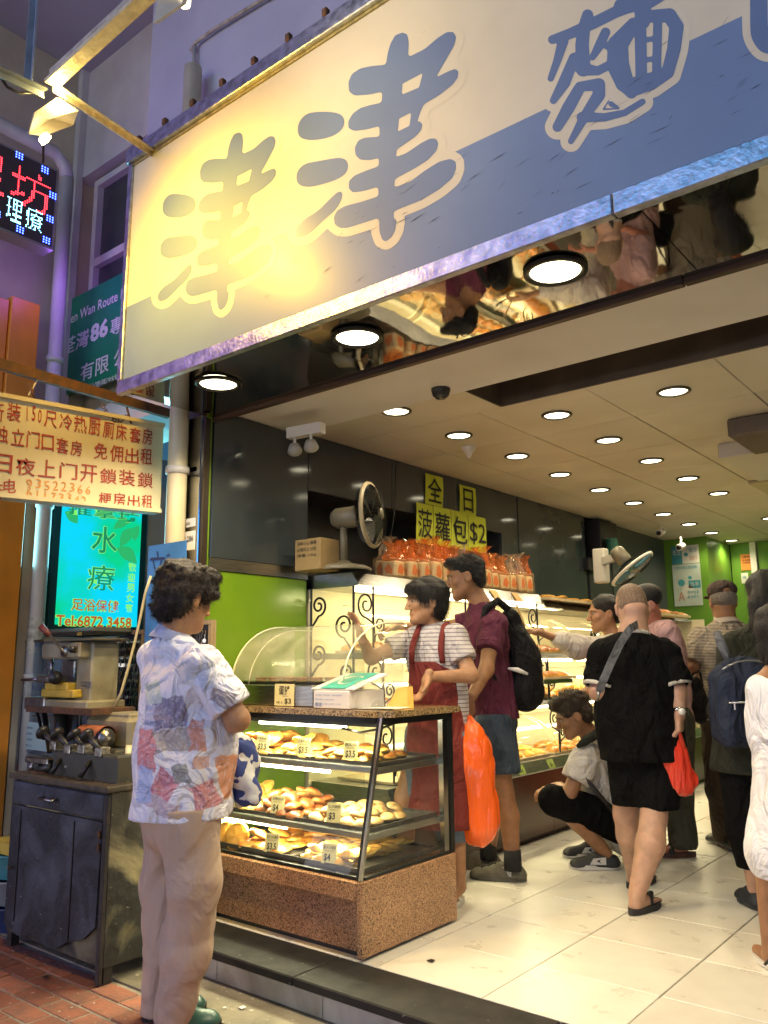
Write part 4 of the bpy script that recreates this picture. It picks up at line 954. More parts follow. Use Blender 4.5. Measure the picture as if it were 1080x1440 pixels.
for i,y in enumerate((3.60,4.55,5.52,6.50,7.45)):
    for (za,zb,x) in ((.90,1.19,-2.93),(1.23,1.60,-3.0),(.53,.86,-2.86)):
        MB().cyl((x,y,za),(x,y,zb),.0065,n=6).build('iron_upright',m_ironb2,bd)
        scroll(y+.012,(za+zb)/2+.08,.075,x,1 if i%2 else -1)
        scroll(y+.012,(za+zb)/2-.03,.045,x,-1 if i%2 else 1)
for i,y in enumerate((3.05,)): pass
MB().tube([(-3.05,3.487,.96),(-3.05,3.487,1.60)],.007,6).build('iron_upright',m_ironb2,bd)
MB().tube([(-3.38,3.487,.96),(-3.38,3.487,1.60)],.007,6).build('iron_upright',m_ironb2,bd)
def scrollx(x,z,r,flip=1):
    pts=[(x+flip*(math.cos(a)*r*(1-.8*t)+r),3.487,z+math.sin(a)*r*(1-.8*t)) for t,a in [(t,-math.pi/2+t*3.1*math.pi) for t in np.linspace(0,1,30)]]
    MB().tube([(x,3.487,z-r*2.2)]+pts,.007,5).build('iron_scroll',m_ironb2,bd,True)
scrollx(-3.38,1.50,.06,1); scrollx(-3.05,1.38,.07,-1); scrollx(-3.38,1.22,.06,1); scrollx(-3.05,1.12,.05,-1)
# curved covers
def cover(y0,y1,x,z,h,w):
    pf=[(x-w*(1-math.cos(t)) ,z+h*math.sin(t)) for t in np.linspace(0,math.pi/2,9)]
    mb=MB().add([(a,y0,b) for a,b in pf]+[(a,y1,b) for a,b in pf],[(i,i+1,i+1+len(pf),i+len(pf)) for i in range(len(pf)-1)]); mb.build('curved_cover',m_acrl,bd,True)
    for yy in (y0,y1): MB().tube([(a,yy,b) for a,b in pf],.003,4).build('cover_rim',mat('cover edge',(.75,.68,.42),.3),bd,True)
for a in np.arange(3.62,8.6,.62):
    cover(a,a+.56,-2.845,.525,.26,.33); cover(a,a+.56,-2.92,.905,.22,.30); cover(a,a+.56,-2.97,1.235,.27,.28)
m_woodt=mat('pale tray',(.62,.50,.30),.5,var=.2,vscale=9)
G2='breads in the wall display'
kinds=['roll','bun','pineapple','dark','crescent','flat','bun','roll','cream']
kn={'roll':'long golden roll','bun':'round golden bun','pineapple':'yellow crusted bun','dark':'dark browned bun','crescent':'pale crescent roll','flat':'flat golden pastry','cream':'pale cream bun'}
for lv,(z,xa,xb,nm) in enumerate(((.515,-3.30,-2.88,'lowest'),(.899,-3.30,-2.95,'middle'),(1.229,-3.32,-3.0,'upper'))):
    for q,a in enumerate(np.arange(3.62,8.4,.62)):
        tray(xa,xb,a+.01,a+.55,z,'pale bread tray in the wall display, %s shelf, bay %s from the street'%(nm,ordn[q]),'trays in the wall display',m_woodt,'bread_tray',.014)
        k=kinds[(q*2+lv*3)%9]; n=0
        if a>7: continue
        if 3.6<a<4.3 and lv==0: continue
        for i in range(3):
            for j in range(4):
                if i==2 and j%2: continue
                bread(k,xb-.06-i*.11,a+.09+j*.125,z+.006+(.02 if i==1 else 0),'%s, wall display %s shelf, %s bay, %s row, %s along'%(kn[k],nm,ordn[q],('front','second','third')[i],ordn[j]),G2,1.12,.2)
# tray pulled forward (left of the man in black)
t_=tray(-2.99,-2.72,5.08,5.55,1.05,'pale tray of rolls pulled forward from the middle shelf',None,m_woodt,'bread_tray')
for j in range(3): bread('roll',-2.82,5.18+j*.14,1.056,'golden roll on the pulled forward tray, %s from the street'%ordn[j],G2,1.1,.1,1.2)
MB().box((-3.05,5.1,1.02),(-2.74,5.53,1.048)).build('pull_out_shelf',m_steel,bd)
# top of the shelves: flat breads on long trays
tray(-3.36,-2.99,5.70,7.10,1.640,'long pale tray of flat breads on top of the display by the dark panel',None,m_woodt,'bread_tray',.02)
for j in range(12):
    bread(('flat','pineapple')[j>8],-3.06-(j%2)*.14,5.80+j*.105,1.648,'flat bread on the long top tray, %s row, %s from the street'%(('front','back')[j%2],ordn[j//2]),'breads on top of the display',1.4,.15)
tray(-3.20,-2.88,7.45,8.55,1.60,'tray of buns on the far top shelf in front of the green wall',None,m_woodt,'bread_tray',.02)
for j in range(13): bread('bun' if j%3 else 'roll',-2.96-(j%2)*.12,7.52+j*.078,1.605+.02*(j%2),'golden bun on the far top shelf, %s row, %s from the street'%(('front','back')[j%2],ordn[j//2]),'breads on the far top shelf',1.35,.3)
# shelf tags on the fascia
for i,y in enumerate((4.30,4.83,5.24,5.9,6.5,7.6)):
    o=MB().prism([V((-2.7995,y,.447)),V((-2.7995,y+.085,.447)),V((-2.826,y+.085,.503)),V((-2.826,y,.503))],V((.004,0,.001))).build('shelf_tag',mat('lime tag',(.38,.50,.12),.5))
    tag(o,'small lime price tag on the steel fascia, %s from the street'%ordn[i],'price tag','lime tags on the fascia')
    mb=MB(); text_into(mb,('$5','$4','$6','$5','$7','$5')[i],(-2.798,y+.02,.455),(0,1,0),V((-.42,0,.9)),.04,.03,.01); q=mb.build('lettering',m_ink); q.parent=o
for i,(y,x) in enumerate(((4.95,-3.015),(5.25,-3.015))):
    o=MB().prism([V((x,y,1.607)),V((x,y+.08,1.607)),V((x-.045,y+.08,1.668)),V((x-.045,y,1.668))],V((.004,0,.002))).build('shelf_tag',mat('amber tag',(.6,.33,.08),.5)); tag(o,'small amber tag on the top shelf edge, %s one'%('nearer','farther')[i],'price tag','amber tags on the top shelf')
# ---- bagged toast loaves on the top shelf
m_loaf=mat('toast crumb',(.70,.55,.30),.6,var=.2,vscale=12); m_opr=mat('orange bag print',(.70,.16,.02),.4); m_bag=thin_glass('bag film',(.98,.93,.85),rough=.10,dirt=.16,dirtcol=(.85,.62,.38)); m_bago=thin_glass('orange bag film',(1,.80,.62),rough=.10,dirt=.34,dirtcol=(.80,.26,.07)); m_bagc=thin_glass('clear neck film',(.97,.93,.86),rough=.10,dirt=.20,dirtcol=(.8,.62,.45))
def loaf_proto(sd=5,nm=None):
    o=thing('bagged_loaf',(0,0,0),'x','bread','bagged toast loaves on the top shelf')
    MB().bbox((-.055,-.050,.002),(.055,.050,.105),.012).build('loaf',m_loaf,o)
    mb=MB(); rs=random.Random(3)
    mb.prism([V((.0565,-.03,.03)),V((.0565,.02,.02)),V((.0565,.035,.05)),V((.0565,.01,.09)),V((.0565,-.02,.075))],V((.0008,0,0)))
    mb.prism([V((-.02,-.0515,.03)),V((.03,-.0515,.02)),V((.035,-.0515,.05)),V((.0,-.0515,.09)),V((-.03,-.0515,.06))],V((0,-.0008,0))).build('bag_print',m_opr,o)
    s=SDF().box((0,0,.06),(.064,.058,.062),rr=.012); s.noise(.002,(60,60,60),4); sdf_obj('bag',s,.008,m_bag,o)
    # gathered crumpled neck
    vs=[];nu=22;R=random.Random(sd)
    zs=[.112,.135,.155,.175,.195,.215,.235]; rr=[.062,.060,.052,.042,.032+.01*R.random(),.040,.052+.02*R.random()]
    mb=MB()
    for z,r in zip(zs,rr):
        for i in range(nu):
            a=2*math.pi*i/nu; q=r*(1+R.uniform(-.38,.30)); vs.append((math.cos(a)*q,math.sin(a)*q*.8,z+R.uniform(-.008,.008)))
    mb.add(vs,[(j*nu+i,j*nu+(i+1)%nu,(j+1)*nu+(i+1)%nu,(j+1)*nu+i) for j in range(6) for i in range(nu)]).build('bag_neck',nm or m_bago,o)
    return o
def move_thing(r,loc,label,rz=0):
    r.location=loc; r['label']=label; r.rotation_euler=(0,0,rz); used[lps.index(r)]=True; return r
lps=[loaf_proto(5),loaf_proto(8,m_bagc),loaf_proto(13),loaf_proto(21,m_bagc)]; used=[True,False,False,False]; lp=lps[0]; lp.location=(-3.15,3.98,1.686); lp['label']='clear orange printed bag of toast, nearest the standing fan'
k=1
for row,(x,ya,yb,dy) in enumerate(((-3.13,3.98,5.62,.122),(-3.27,4.04,5.62,.14))):
    y=ya+(dy if row==0 else 0)
    while y<yb:
        w_=random.randrange(4); c=(copy_thing if used[w_] else move_thing)(lps[w_],(x+random.uniform(-.012,.012),y,1.686),'orange printed toast bag, %s row of the top shelf, %s from the fan'%(('front','back')[row],(ordn+['eleventh','twelfth','thirteenth','fourteenth'])[min(13,k if row==0 else k-10)]),random.uniform(-.15,.15)); c.scale=(1,1,random.uniform(1.02,1.3)); c.rotation_euler.x=random.uniform(-.06,.06); y+=dy; k+=1
    k=10
# ================================================================== yellow paper notice (all day, pineapple bun $2)
m_yel=mat('fluorescent yellow paper',(.58,.66,.04),.55,bump=.1,bscale=12,var=.08,vscale=4)
nt=thing('paper_notice',(-3.4,4.6,2.3),'bright yellow paper notice advertising pineapple buns at $2, taped to the dark wall','notice')
def sheetX(y0,y1,z0,z1,s,X=-3.394,fat=.012,shear=0,m=m_yel,ink=m_ink,parent=nt,tw=.8,th=.8,curl=.004):
    rs=random.Random(int(y0*1000)); n=6; vs=[];fs=[]
    for j in range(n+1):
        for i in range(n+1):
            y=y0+(y1-y0)*i/n; z=z0+(z1-z0)*j/n+shear*(i/n); vs.append((X+curl*math.sin(i*1.1+j*.7+y0)+.004,y,z))
    for j in range(n):
        for i in range(n): fs.append((j*(n+1)+i,j*(n+1)+i+1,(j+1)*(n+1)+i+1,(j+1)*(n+1)+i))
    MB().add(vs,fs).build('paper_sheet',m,parent,True)
    mb=MB(); w=(y1-y0)*tw; h=(z1-z0)*th; text_into(mb,s,(X+.0105,(y0+y1)/2-w/2,(z0+z1)/2-h/2+shear/2),(0,1,0),V((0,0,1)),w,h,fat); mb.build('lettering',ink,parent)
def yy(px,py,X=-3.394): return PX(px,py,X)
a=yy(597,663);b=yy(622,715); sheetX(a.y,yy(622,680).y,b.z+.005,a.z-.01,'全',fat=.02)
a=yy(645,680);b=yy(668,727); sheetX(a.y,yy(668,690).y,b.z,a.z-.005,'日',fat=.02,tw=.6)
ys=[yy(x,730).y for x in (583,607,632,656,680)]; zt_=yy(583,706).z; zb_=yy(583,763).z
for i,s in enumerate('菠蘿包'): sheetX(ys[i]+.003,ys[i+1]-.003,zb_+.004*i,zt_+.003*i,s,X=-3.386,fat=.02,tw=.86,th=.72)
sheetX(ys[3]+.003,ys[4]+.01,zb_+.01,zt_,'$2',X=-3.386,fat=.004,tw=.9,th=.62)
# ================================================================== fans
m_beige=mat('aged shaded beige plastic',(.17,.15,.10),.4,var=.2,vscale=8); m_cage=mat('dark wire cage',(.03,.03,.028),.35,metal=.5); m_blade=mat('translucent blue blades',(.05,.18,.25),.2)  # fan beige darkened: shade on motor and stem put into the colour
def fan_head(o,c,ax,R,bladem,ringm,depth=.10):
    ax=V(ax).normalized(); c=V(c)
    MB().lathe(c,[(R*.93,-.012),(R,-.010),(R*1.02,0),(R,.010),(R*.93,.012)],36,ax).build('cage_ring',ringm,o,True)
    mb=MB(); u=ax.orthogonal().normalized(); w=ax.cross(u)
    for k in range(64):
        a=2*math.pi*k/44; d=u*math.cos(a)+w*math.sin(a)
        mb.tube([c+d*R*.97,c+d*R*.75+ax*depth*.5,c+d*R*.3+ax*depth*.62,c+d*.03+ax*depth*.62],.0013,3,False)
        mb.tube([c+d*R*.97,c+d*R*.8-ax*depth*.5,c+d*R*.3-ax*depth*.75,c+d*.04-ax*depth*.75],.0013,3,False)
    mb.build('wire_cage',m_cage,o)
    MB().lathe(c,[(.001,depth*.68),(.032,depth*.66),(.036,depth*.60)],18,ax).build('front_badge',m_beige,o,True)
    for k in range(4):
        a=2*math.pi*k/4+.4; d=u*math.cos(a)+w*math.sin(a); t=ax.cross(d)
        q=[c+d*.03-t*.02-ax*.01,c+d*R*.5-t*.07-ax*.02,c+d*R*.86-t*.05-ax*.015,c+d*R*.88+t*.03+ax*.015,c+d*R*.5+t*.04+ax*.02,c+d*.03+t*.02+ax*.01]
        MB().prism(q,ax*.003).build('blade',bladem,o)
    MB().lathe(c,[(.05,-depth*.75),(.062,-depth*1.0),(.06,-depth*2.1),(.04,-depth*2.4),(.001,-depth*2.45)],20,ax).build('motor_housing',m_beige,o,True)
fc=PD(522,724,4.62); fb=V((fc.x-.06,fc.y-.10,1.69))
fan=thing('standing_fan',(fb.x,fb.y,1.685),'old beige desk fan with a dark wire cage on top of the bread display','fan')
ax=(HR*.93-HF*.30+UP*.04).normalized(); fan_head(fan,fc,ax,.19,mat('smoky blades',(.04,.04,.035),.25),mat('cream ring',(.34,.28,.17),.4))
hub=fc-ax*.17
MB().tube([hub-UP*.02,V((hub.x,hub.y,1.74))],[.019,.024],14).build('stem',m_beige,fan,True)
MB().lathe((hub.x,hub.y,1.688),[(.16,0),(.165,.012),(.13,.03),(.05,.045),(.034,.06)],28,cap=False).build('fan_base',m_beige,fan,True)
# box beside the fan, and power cord
p=PX(462,795,-3.5)
cb=thing('cardboard_box',(-3.55,3.62,1.685),'small printed cardboard box standing behind the fan on the display','box')
c=PD(448,772,4.62)
MB().bbox((c.x-.13,c.y-.06,1.687),(c.x+.07,c.y+.10,1.865),.003).build('carton',mat('brown carton',(.28,.19,.08),.7,var=.2,vscale=8),cb)
mb=MB(); 
for i,s in enumerate(('易碎小心 搬運','此面向上 20包','淨重 10kg')): text_into(mb,s,(c.x-.11,c.y-.0615,1.83-i*.035),(1,0,0),(0,0,1),.15,.022,0)
mb.build('carton_print',m_ink,cb)
o=MB().tube([PX(556,650,-3.39),PX(557,700,-3.385),PX(552,740,-3.385),PX(545,775,-3.40)],.004,5).build('power_cord',m_blk,None,True); tag(o,'thin black cord hanging down the dark wall behind the fan','cord')
# wall fan
wc=PD(889,800,6.6)
wf=thing('wall_fan',(wc.x,wc.y,wc.z),'tilted wall fan with blue blades and white ring above the bread display','fan')
fan_head(wf,wc,(HR*.55-UP*.78-HF*.25),.205,m_blade,mat('white ring',(.7,.68,.6),.35),.09)
a2=PD(846,795,6.9)
MB().bbox((a2.x-.06,a2.y-.05,a2.z-.15),(a2.x+.05,a2.y+.05,a2.z+.14),.01).build('wall_mount',mat('white casing',(.55,.53,.46),.4),wf)
MB().bar(a2+V((.02,-.02,.03)),wc-(HR*.55-UP*.78-HF*.25).normalized()*.14,.05,.06).build('swivel_arm',MATS['white casing'],wf)
# black speaker like box with green canister
sc_=thing('wall_speaker',(-3.35,7.5,2.3),'black box with a green canister fixed high on the dark wall','speaker')
a=PX(833,700,-3.30)
MB().bbox((-3.46,7.40,2.16),(-3.30,7.80,2.53),.008).build('black_box',m_blk,sc_)
MB().bbox((-3.46,7.20,2.02),(-3.34,7.45,2.14),.008).build('black_box',m_blk,sc_)
MB().lathe((-3.24,7.52,2.18),[(.001,0),(.055,0),(.055,.16),(.001,.16)],18).build('green_canister',mat('green tin',(.03,.16,.10),.3),sc_)
MB().bbox((-3.46,7.30,1.66),(-3.38,7.80,2.15),.006).build('black_panel',m_darkw,sc_)
# emergency light
e=PX(425,607,-3.25); el=thing('emergency_light',(-3.0,3.2,2.47),'white twin lamp emergency light fixed under the soffit','emergency light')
c=PD(430,606,4.35); d=HR*.9+HF*.35; d.normalize(); s_=d.cross(UP)
def obox(c,d,l,w,h,m,name,parent,b=.004):
    c=V(c); d=V(d).normalized(); s=d.cross(UP).normalized(); u=s.cross(d)
    q=[c-s*w/2-u*h/2,c+s*w/2-u*h/2,c+s*w/2+u*h/2,c-s*w/2+u*h/2]; return MB().prism([p-d*l/2 for p in q],d*l).build(name,m,parent)
obox(c,(0,0.0,0)+HR*.86+HF*.5 if False else V((1,.15,0)),.23,.05,.06,m_wht,'housing',el)
for dx in (-.075,.05):
    q=c+V((dx,-.03,-.06)); MB().lathe(q+V((0,.02,-.03)),[(.001,.03),(.03,.02),(.042,-.02),(.001,-.045)],14,V((.5,-.6,.45))).build('lamp_head',mat('grey lamp head',(.35,.34,.30),.3),el,True); MB().cyl(q+V((0,.02,.04)),q+V((0,.02,-.02)),.008).build('lamp_neck',m_wht,el)
# ceiling things
def cth(name,px,py,z,label,cat): p=PZ(px,py,z); return thing(name,p,label,cat),p
o,p=cth('dome_camera',620,556,2.50,'small dark dome camera under the plain soffit','camera')
MB().lathe(p+V((0,0,.045)),[(.05,0),(.05,-.02),(.042,-.045),(.025,-.062),(.001,-.068)],18).build('dome',mat('smoked dome',(.03,.03,.03),.1),o,True)
o,p=cth('smoke_detector',659,629,2.55,'white cone shaped detector under the ceiling panels','detector')
MB().lathe(p,[(.05,0),(.045,-.015),(.03,-.03),(.012,-.07),(.001,-.075)],18).build('cone',m_wht,o,True)
for (px,py,lab) in ((929,748,'small white bullet camera on the ceiling near the dark wall'),(957,768,'small white camera on the green back wall')):
    p=PD(px,py,8.4); o=thing('security_camera',p,lab,'camera')
    MB().cyl(p+V((0,.06,.01)),p+V((.0,-.05,-.02)),.036).build('camera_body',m_wht,o,True); MB().cyl(p+V((0,-.05,-.02)),p+V((0,-.062,-.022)),.024).build('lens',m_blk,o,True); MB().cyl(p+V((0,.02,.02)),p+V((0,.02,.10)),.012).build('bracket',m_wht,o)
# AC cassette and hanging panel at the right
ac=thing('ceiling_air_conditioner',(-1.2,8,2.54),'cream cassette air conditioner with a dark grille set in the ceiling','air conditioner')
p0=PZ(952,700,2.548)
MB().bbox((-1.72,6.66,2.520),(-.55,7.75,2.5485),.006).build('cassette_frame',mat('cream casing',(.48,.41,.27),.4),ac)
MB().box((-1.52,6.82,2.514),(-.75,7.55,2.519)).build('grille',mat('dark grille',(.08,.07,.04),.6),ac)
MB().box((-1.56,6.70,2.513),(-.72,6.76,2.519)).build('air_slot',m_blk,ac)
hp=thing('ceiling_panel_box',(-.9,5.6,2.5),'white box shaped panel hanging under a ceiling opening at the right edge','panel')
m_wp=mat('white panel paint',(.60,.57,.50),.45)
p1=PZ(1011,648,2.44)
MB().bbox((p1.x,p1.y,2.455),(-.2,p1.y+.9,2.549),.004).build('panel_box',m_wp,hp)
MB().bbox((p1.x+.22,p1.y-.55,2.44),(-.2,p1.y-.01,2.549),.01).build('dark_opening',m_recess,hp)
# posters on the green wall
def posterY(px0,py0,px1,py1,Y,label,m,lines,name='poster'):
    a=PY(px0,py0,Y);b=PY(px1,py1,Y); x0,x1=a.x,b.x; z1,z0_=a.z,b.z
    o=thing(name,((x0+x1)/2,Y,z0_),label,'poster'); MB().box((x0,Y-.004,z0_),(x1,Y-.001,z1)).build('sheet',m,o)
    for (kind,u0,v0,u1,v1,arg) in lines:
        X0=x0+(x1-x0)*u0;X1=x0+(x1-x0)*u1;Z0=z0_+(z1-z0_)*v0;Z1=z0_+(z1-z0_)*v1
        if kind=='t':
            mb=MB(); text_into(mb,arg[0],(X0,Y-.0075,Z0),(1,0,0),(0,0,1),X1-X0,Z1-Z0,.01); mb.build('lettering',arg[1],o)
        elif kind=='r': MB().box((X0,Y-.006,Z0),(X1,Y-.0045,Z1)).build('printed_block',arg,o)
        elif kind=='c': MB().cyl(((X0+X1)/2,Y-.0045,(Z0+Z1)/2),((X0+X1)/2,Y-.006,(Z0+Z1)/2),(X1-X0)/2,n=20).build('printed_disc',arg,o)
    return o
m_pp=mat('pale mint paper',(.50,.60,.52),.6,var=.15,vscale=5); m_pt=mat('poster teal ink',(.05,.28,.33),.6); m_por=mat('orange paper',(.75,.25,.03),.6); m_pw=mat('poster white',(.66,.68,.60),.6); m_pk=mat('poster pink ink',(.55,.30,.22),.6)
posterY(944,769,984,791,9.39,'small blue and white notice on the green wall above the larger poster',m_pw,[('r',.0,.0,.38,1,m_pt),('c',.45,.35,.6,.65,m_pt),('t',.65,.6,.95,.85,('告示',m_pt)),('t',.04,.5,.34,.8,('衛生',m_pw)),('t',.65,.15,.95,.4,('請洗手',m_pk))])
posterY(945,795,989,851,9.39,'pale mint health poster with teal circles on the green wall',m_pp,[('t',.08,.88,.9,.96,('注意食物衛生重要須知',m_pt)),('c',.18,.48,.42,.64,m_pt),('r',.55,.42,.97,.6,m_pt),('t',.6,.46,.92,.56,('洗手',m_pw)),('c',.3,.2,.75,.5,m_pw),('c',.55,.62,.68,.72,m_pt),('t',.15,.12,.4,.34,('A',m_pk)),('t',.48,.28,.9,.36,('清潔乾淨',m_pt)),('t',.48,.18,.9,.25,('食得安心',m_pt))])
posterY(1041,780,1060,801,10.25,'orange paper notice on the green wall beside the white door frame',m_por,[('t',.2,.75,.8,.9,('通告',m_ink)),('t',.15,.55,.85,.68,('各位顧客',m_ink)),('t',.15,.4,.85,.5,('多謝惠顧',m_ink))])
posterY(1042,806,1053,820,10.25,'small white notice under the orange one on the green wall',m_pw,[('t',.2,.4,.8,.7,('推',m_pt))])
# packaged goods stack and leafy things beyond (near x 985,1000)
for i in range(5):
    z=.515+i*.026; o=MB().bbox((-3.15,6.95,z),(-2.86,7.55,z+.022),.004).build('pastry_carton',mat('cream carton',(.70,.62,.36),.5)); tag(o,'flat cream carton in the stack on the low shelf, %s from the bottom'%ordn[i],'box','stack of flat cartons')
# orange stacked bread crates (edge seen at the right)
m_crate=mat('orange red crate',(.62,.10,.03),.4)
def crate():
    o=thing('bread_crate',(0,0,0),'x','crate','stack of orange crates'); mb=MB()
    w,d,h=.21,.26,.055
    mb.box((-w,-d,0),(w,d,.004))
    for a,b in (((-w,-d,.004),(w,-d+.006,h)),((-w,d-.006,.004),(w,d,h)),((-w,-d+.006,.004),(-w+.006,d-.006,h)),((w-.006,-d+.006,.004),(w,d-.006,h))): mb.box(a,b)
    mb.box((-w-.012,-d-.012,h),(w+.012,d+.012,h+.006)); mb.build('crate_body',m_crate,o); return o
base=PZ(1000,1152,0); cr=crate(); cr.location=(base.x+.24,base.y+.3,0); cr['label']='orange bread crate, bottom of the stack behind the man in the cap'
for i in range(1,11): copy_thing(cr,(base.x+.24,base.y+.3,i*.068),'orange bread crate, %s from the bottom of the stack behind the man in the cap'%(ordn+['eleventh'])[i],random.uniform(-.01,.01))
# ================================================================== left: hanging signs
m_sgn=mat('yellowed white board',(.66,.60,.40),.5,col2=(.54,.47,.28),vscale=3,detail=8,bump=.06,bscale=30); m_red=mat('hand painted red',(.35,.045,.03),.6,var=.3,vscale=30); m_orng=mat('hand painted orange',(.62,.26,.04),.6)
X=-3.60
c00=PX(0,700,X);c10=PX(225,722,X);c01=PX(0,552,X);c11=PX(228,595,X)
ys0,ys1=.95,c10.y; zlo=(c10.z+c00.z)/2; zhi=(c11.z+c01.z)/2
hs=thing('hanging_signboard',(X,2,zlo),'yellowed hand painted signboard with red Chinese lettering hanging over the pavement','sign')
def yz(y,z): return V((X,y,z))
zl=lambda y: c00.z+(c10.z-c00.z)*(y-c00.y)/(c10.y-c00.y)
zh=lambda y: c01.z+(c11.z-c01.z)*(y-c01.y)/(c11.y-c01.y)
MB().prism([yz(ys0,zl(ys0)),yz(ys1,zl(ys1)),yz(ys1,zh(ys1)),yz(ys0,zh(ys0))],V((-.07,0,0))).build('board',m_sgn,hs)
mb=MB()
for (a,b) in ((yz(ys0,zl(ys0)+.012),yz(ys1,zl(ys1)+.012)),(yz(ys0,zh(ys0)-.012),yz(ys1,zh(ys1)-.012)),(yz(ys1-.012,zl(ys1)),yz(ys1-.012,zh(ys1)))):
    mb.bar(a+V((.004,0,0)),b+V((.004,0,0)),.02,.02)
mb.build('edge_moulding',m_sgn,hs)
def px_text(mb,s,px0,py0,px1,py1,hpx,X=X,off=.003,fat=.02,hw=False):
    """characters in a row from lower-left pixel to lower-right pixel, height hpx"""
    a=PX(px0,py0,X);b=PX(px1,py1,X);t=PX(px0,py0-hpx,X); n=len(s); d=(b-a); w=d.length/n
    for i,ch in enumerate(s):
        if ch==' ': continue
        ww=w*(.86 if not hw else .62); q=a+d*(i/n)+V((off,0,0))
        q=q+(d.normalized()*ww*.35 if ch=='1' else V()); ww*=.22 if ch=='1' else 1; r=random.Random(i+ord(ch)); text_into(mb,ch,q+UP*r.uniform(-.004,.004),V((0,d.y,d.z))+UP*r.uniform(-.02,.02),V((0,r.uniform(-.06,.02),1)),ww*r.uniform(.93,1.04),(t-a).length*r.uniform(.92,1.06),fat)
R1=MB(); px_text(R1,'新装',-14,588,30,597,26); px_text(R1,'150',35,590,61,596,20,hw=True,fat=.006); px_text(R1,'尺冷热厨厠床套房',61,600,217,628,25)
px_text(R1,'独立门口套房',-8,622,118,643,25); px_text(R1,'免佣出租',131,646,217,655,24)
px_text(R1,'日夜上门开鎖装鎖',-12,663,217,688,26); px_text(R1,'话',-12,697,6,698,20);px_text(R1,'电',4,695,25,696,22); px_text(R1,'梗房出租',138,711,217,716,20)
R1.build('red_lettering',m_red,hs)
R2=MB(); px_text(R2,'93522366',37,686,131,696,13,hw=True,fat=.0); px_text(R2,'61173342',37,699,125,710,12,hw=True,fat=.0); R2.build('orange_numbers',m_orng,hs)
hb=thing('sign_bar',(X,2.5,2.6),'rusty iron bar carrying the hand painted signboard from the white pipe','bar')
a=PX(237,582,X);b=PX(0,512,X); MB().bar(a,b+(b-a)*.6,.03,.05).build('iron_bar',m_rust,hb)
for (px,py) in ((42,545),(178,578)):
    q=PX(px,py,X); MB().tube([q+V((.0,0,.02)),q+V((.01,.01,-.03)),q+V((0,.03,-.06))],.006,5).build('hanger_wire',m_rust,hb,True)
mb=MB()
for t in np.linspace(0,1,9):
    q=PX(145,572,X).lerp(PX(178,586,X),t)-UP*(.045*math.sin(t*math.pi)); mb.lathe(q,[(.010,-.003),(.013,0),(.010,.003),(.007,0),(.010,-.003)],8,(0,1,0) if int(t*8)%2 else (1,0,0))
mb.build('chain',m_rust,hb)
for (u,v) in (((60,522),(40,556)),): MB().tube([PX(*u,X),PX(*v,X)],.004,5).build('string',mat('pale string',(.6,.55,.4),.8),hb)
# white pipe (yellow lit) at the corner, collars and stickers
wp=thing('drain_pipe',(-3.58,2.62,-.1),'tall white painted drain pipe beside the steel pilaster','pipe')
pc=PY(250,650,2.60)
m_cpv=mat('yellow lit white pipe',(.70,.62,.42),.4,col2=(.52,.44,.27),vscale=7,detail=8,mapscale=(1,1,.4),bump=.08,bscale=20)  # white pipe; the downlight's yellow is put into its base colour
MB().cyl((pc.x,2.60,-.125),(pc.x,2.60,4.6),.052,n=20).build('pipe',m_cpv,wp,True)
zc=PY(250,662,2.60).z
for z in (zc,zc-1.2,.2): MB().lathe((pc.x,2.60,z),[(.054,-.02),(.062,-.018),(.064,0),(.062,.018),(.054,.02)],20).build('pipe_collar',m_pvc,wp,True)
MB().box((pc.x-.09,2.655,zc-.005),(pc.x+.09,2.663,zc+.02)).build('pipe_clip',m_pvc,wp)
bs=thing('blue_notice',(-3.66,2.54,1.6),'blue plastic notice with brush painted characters tied to the white pipe','notice')
a=PY(209,768,2.535);b=PY(262,768,2.535);c_=PY(207,880,2.535)
MB().box((a.x,2.535,c_.z-.1),(b.x,2.539,a.z)).build('blue_sheet',mat('blue plastic sheet',(.06,.22,.55),.35,var=.25,vscale=4),bs)
mb=MB(); text_into(mb,'文',(a.x+.02,2.533,a.z-.20),(1,0,-.05),(0,0,1),.13,.17,.0); text_into(mb,'言',(a.x+.16,2.533,a.z-.16),(1,0,0),(0,0,1),.03,.12,.0); mb.build('lettering',mat('navy paint',(.02,.04,.12),.5),bs)
st_=thing('paper_sticker',(-3.45,2.65,1.6),'white paper sticker with a phone number on the steel pilaster','sticker')
a=PY(249,750,2.651);b=PY(275,748,2.651);c_=PY(249,776,2.651)
MB().box((a.x,2.6505,c_.z),(b.x,2.6525,a.z)).build('paper',m_paper,st_); mb=MB(); text_into(mb,'6579 286',(a.x+.008,2.6485,c_.z+.045),(1,0,0),(0,0,1),(b.x-a.x)*.85,.03,.01); mb.build('lettering',m_ink,st_)
st_=thing('paper_sticker',(-3.42,2.65,1.8),'small white sticker higher up on the steel pilaster','sticker')
a=PY(262,730,2.651);b=PY(275,730,2.651);c_=PY(262,742,2.651)
MB().box((a.x,2.6505,c_.z),(b.x,2.6525,a.z)).build('paper',m_paper,st_); mb=MB(); text_into(mb,'收租',(a.x+.005,2.6485,c_.z+.012),(1,0,0),(0,0,1),.03,.015,.01); mb.build('lettering',m_ink,st_)
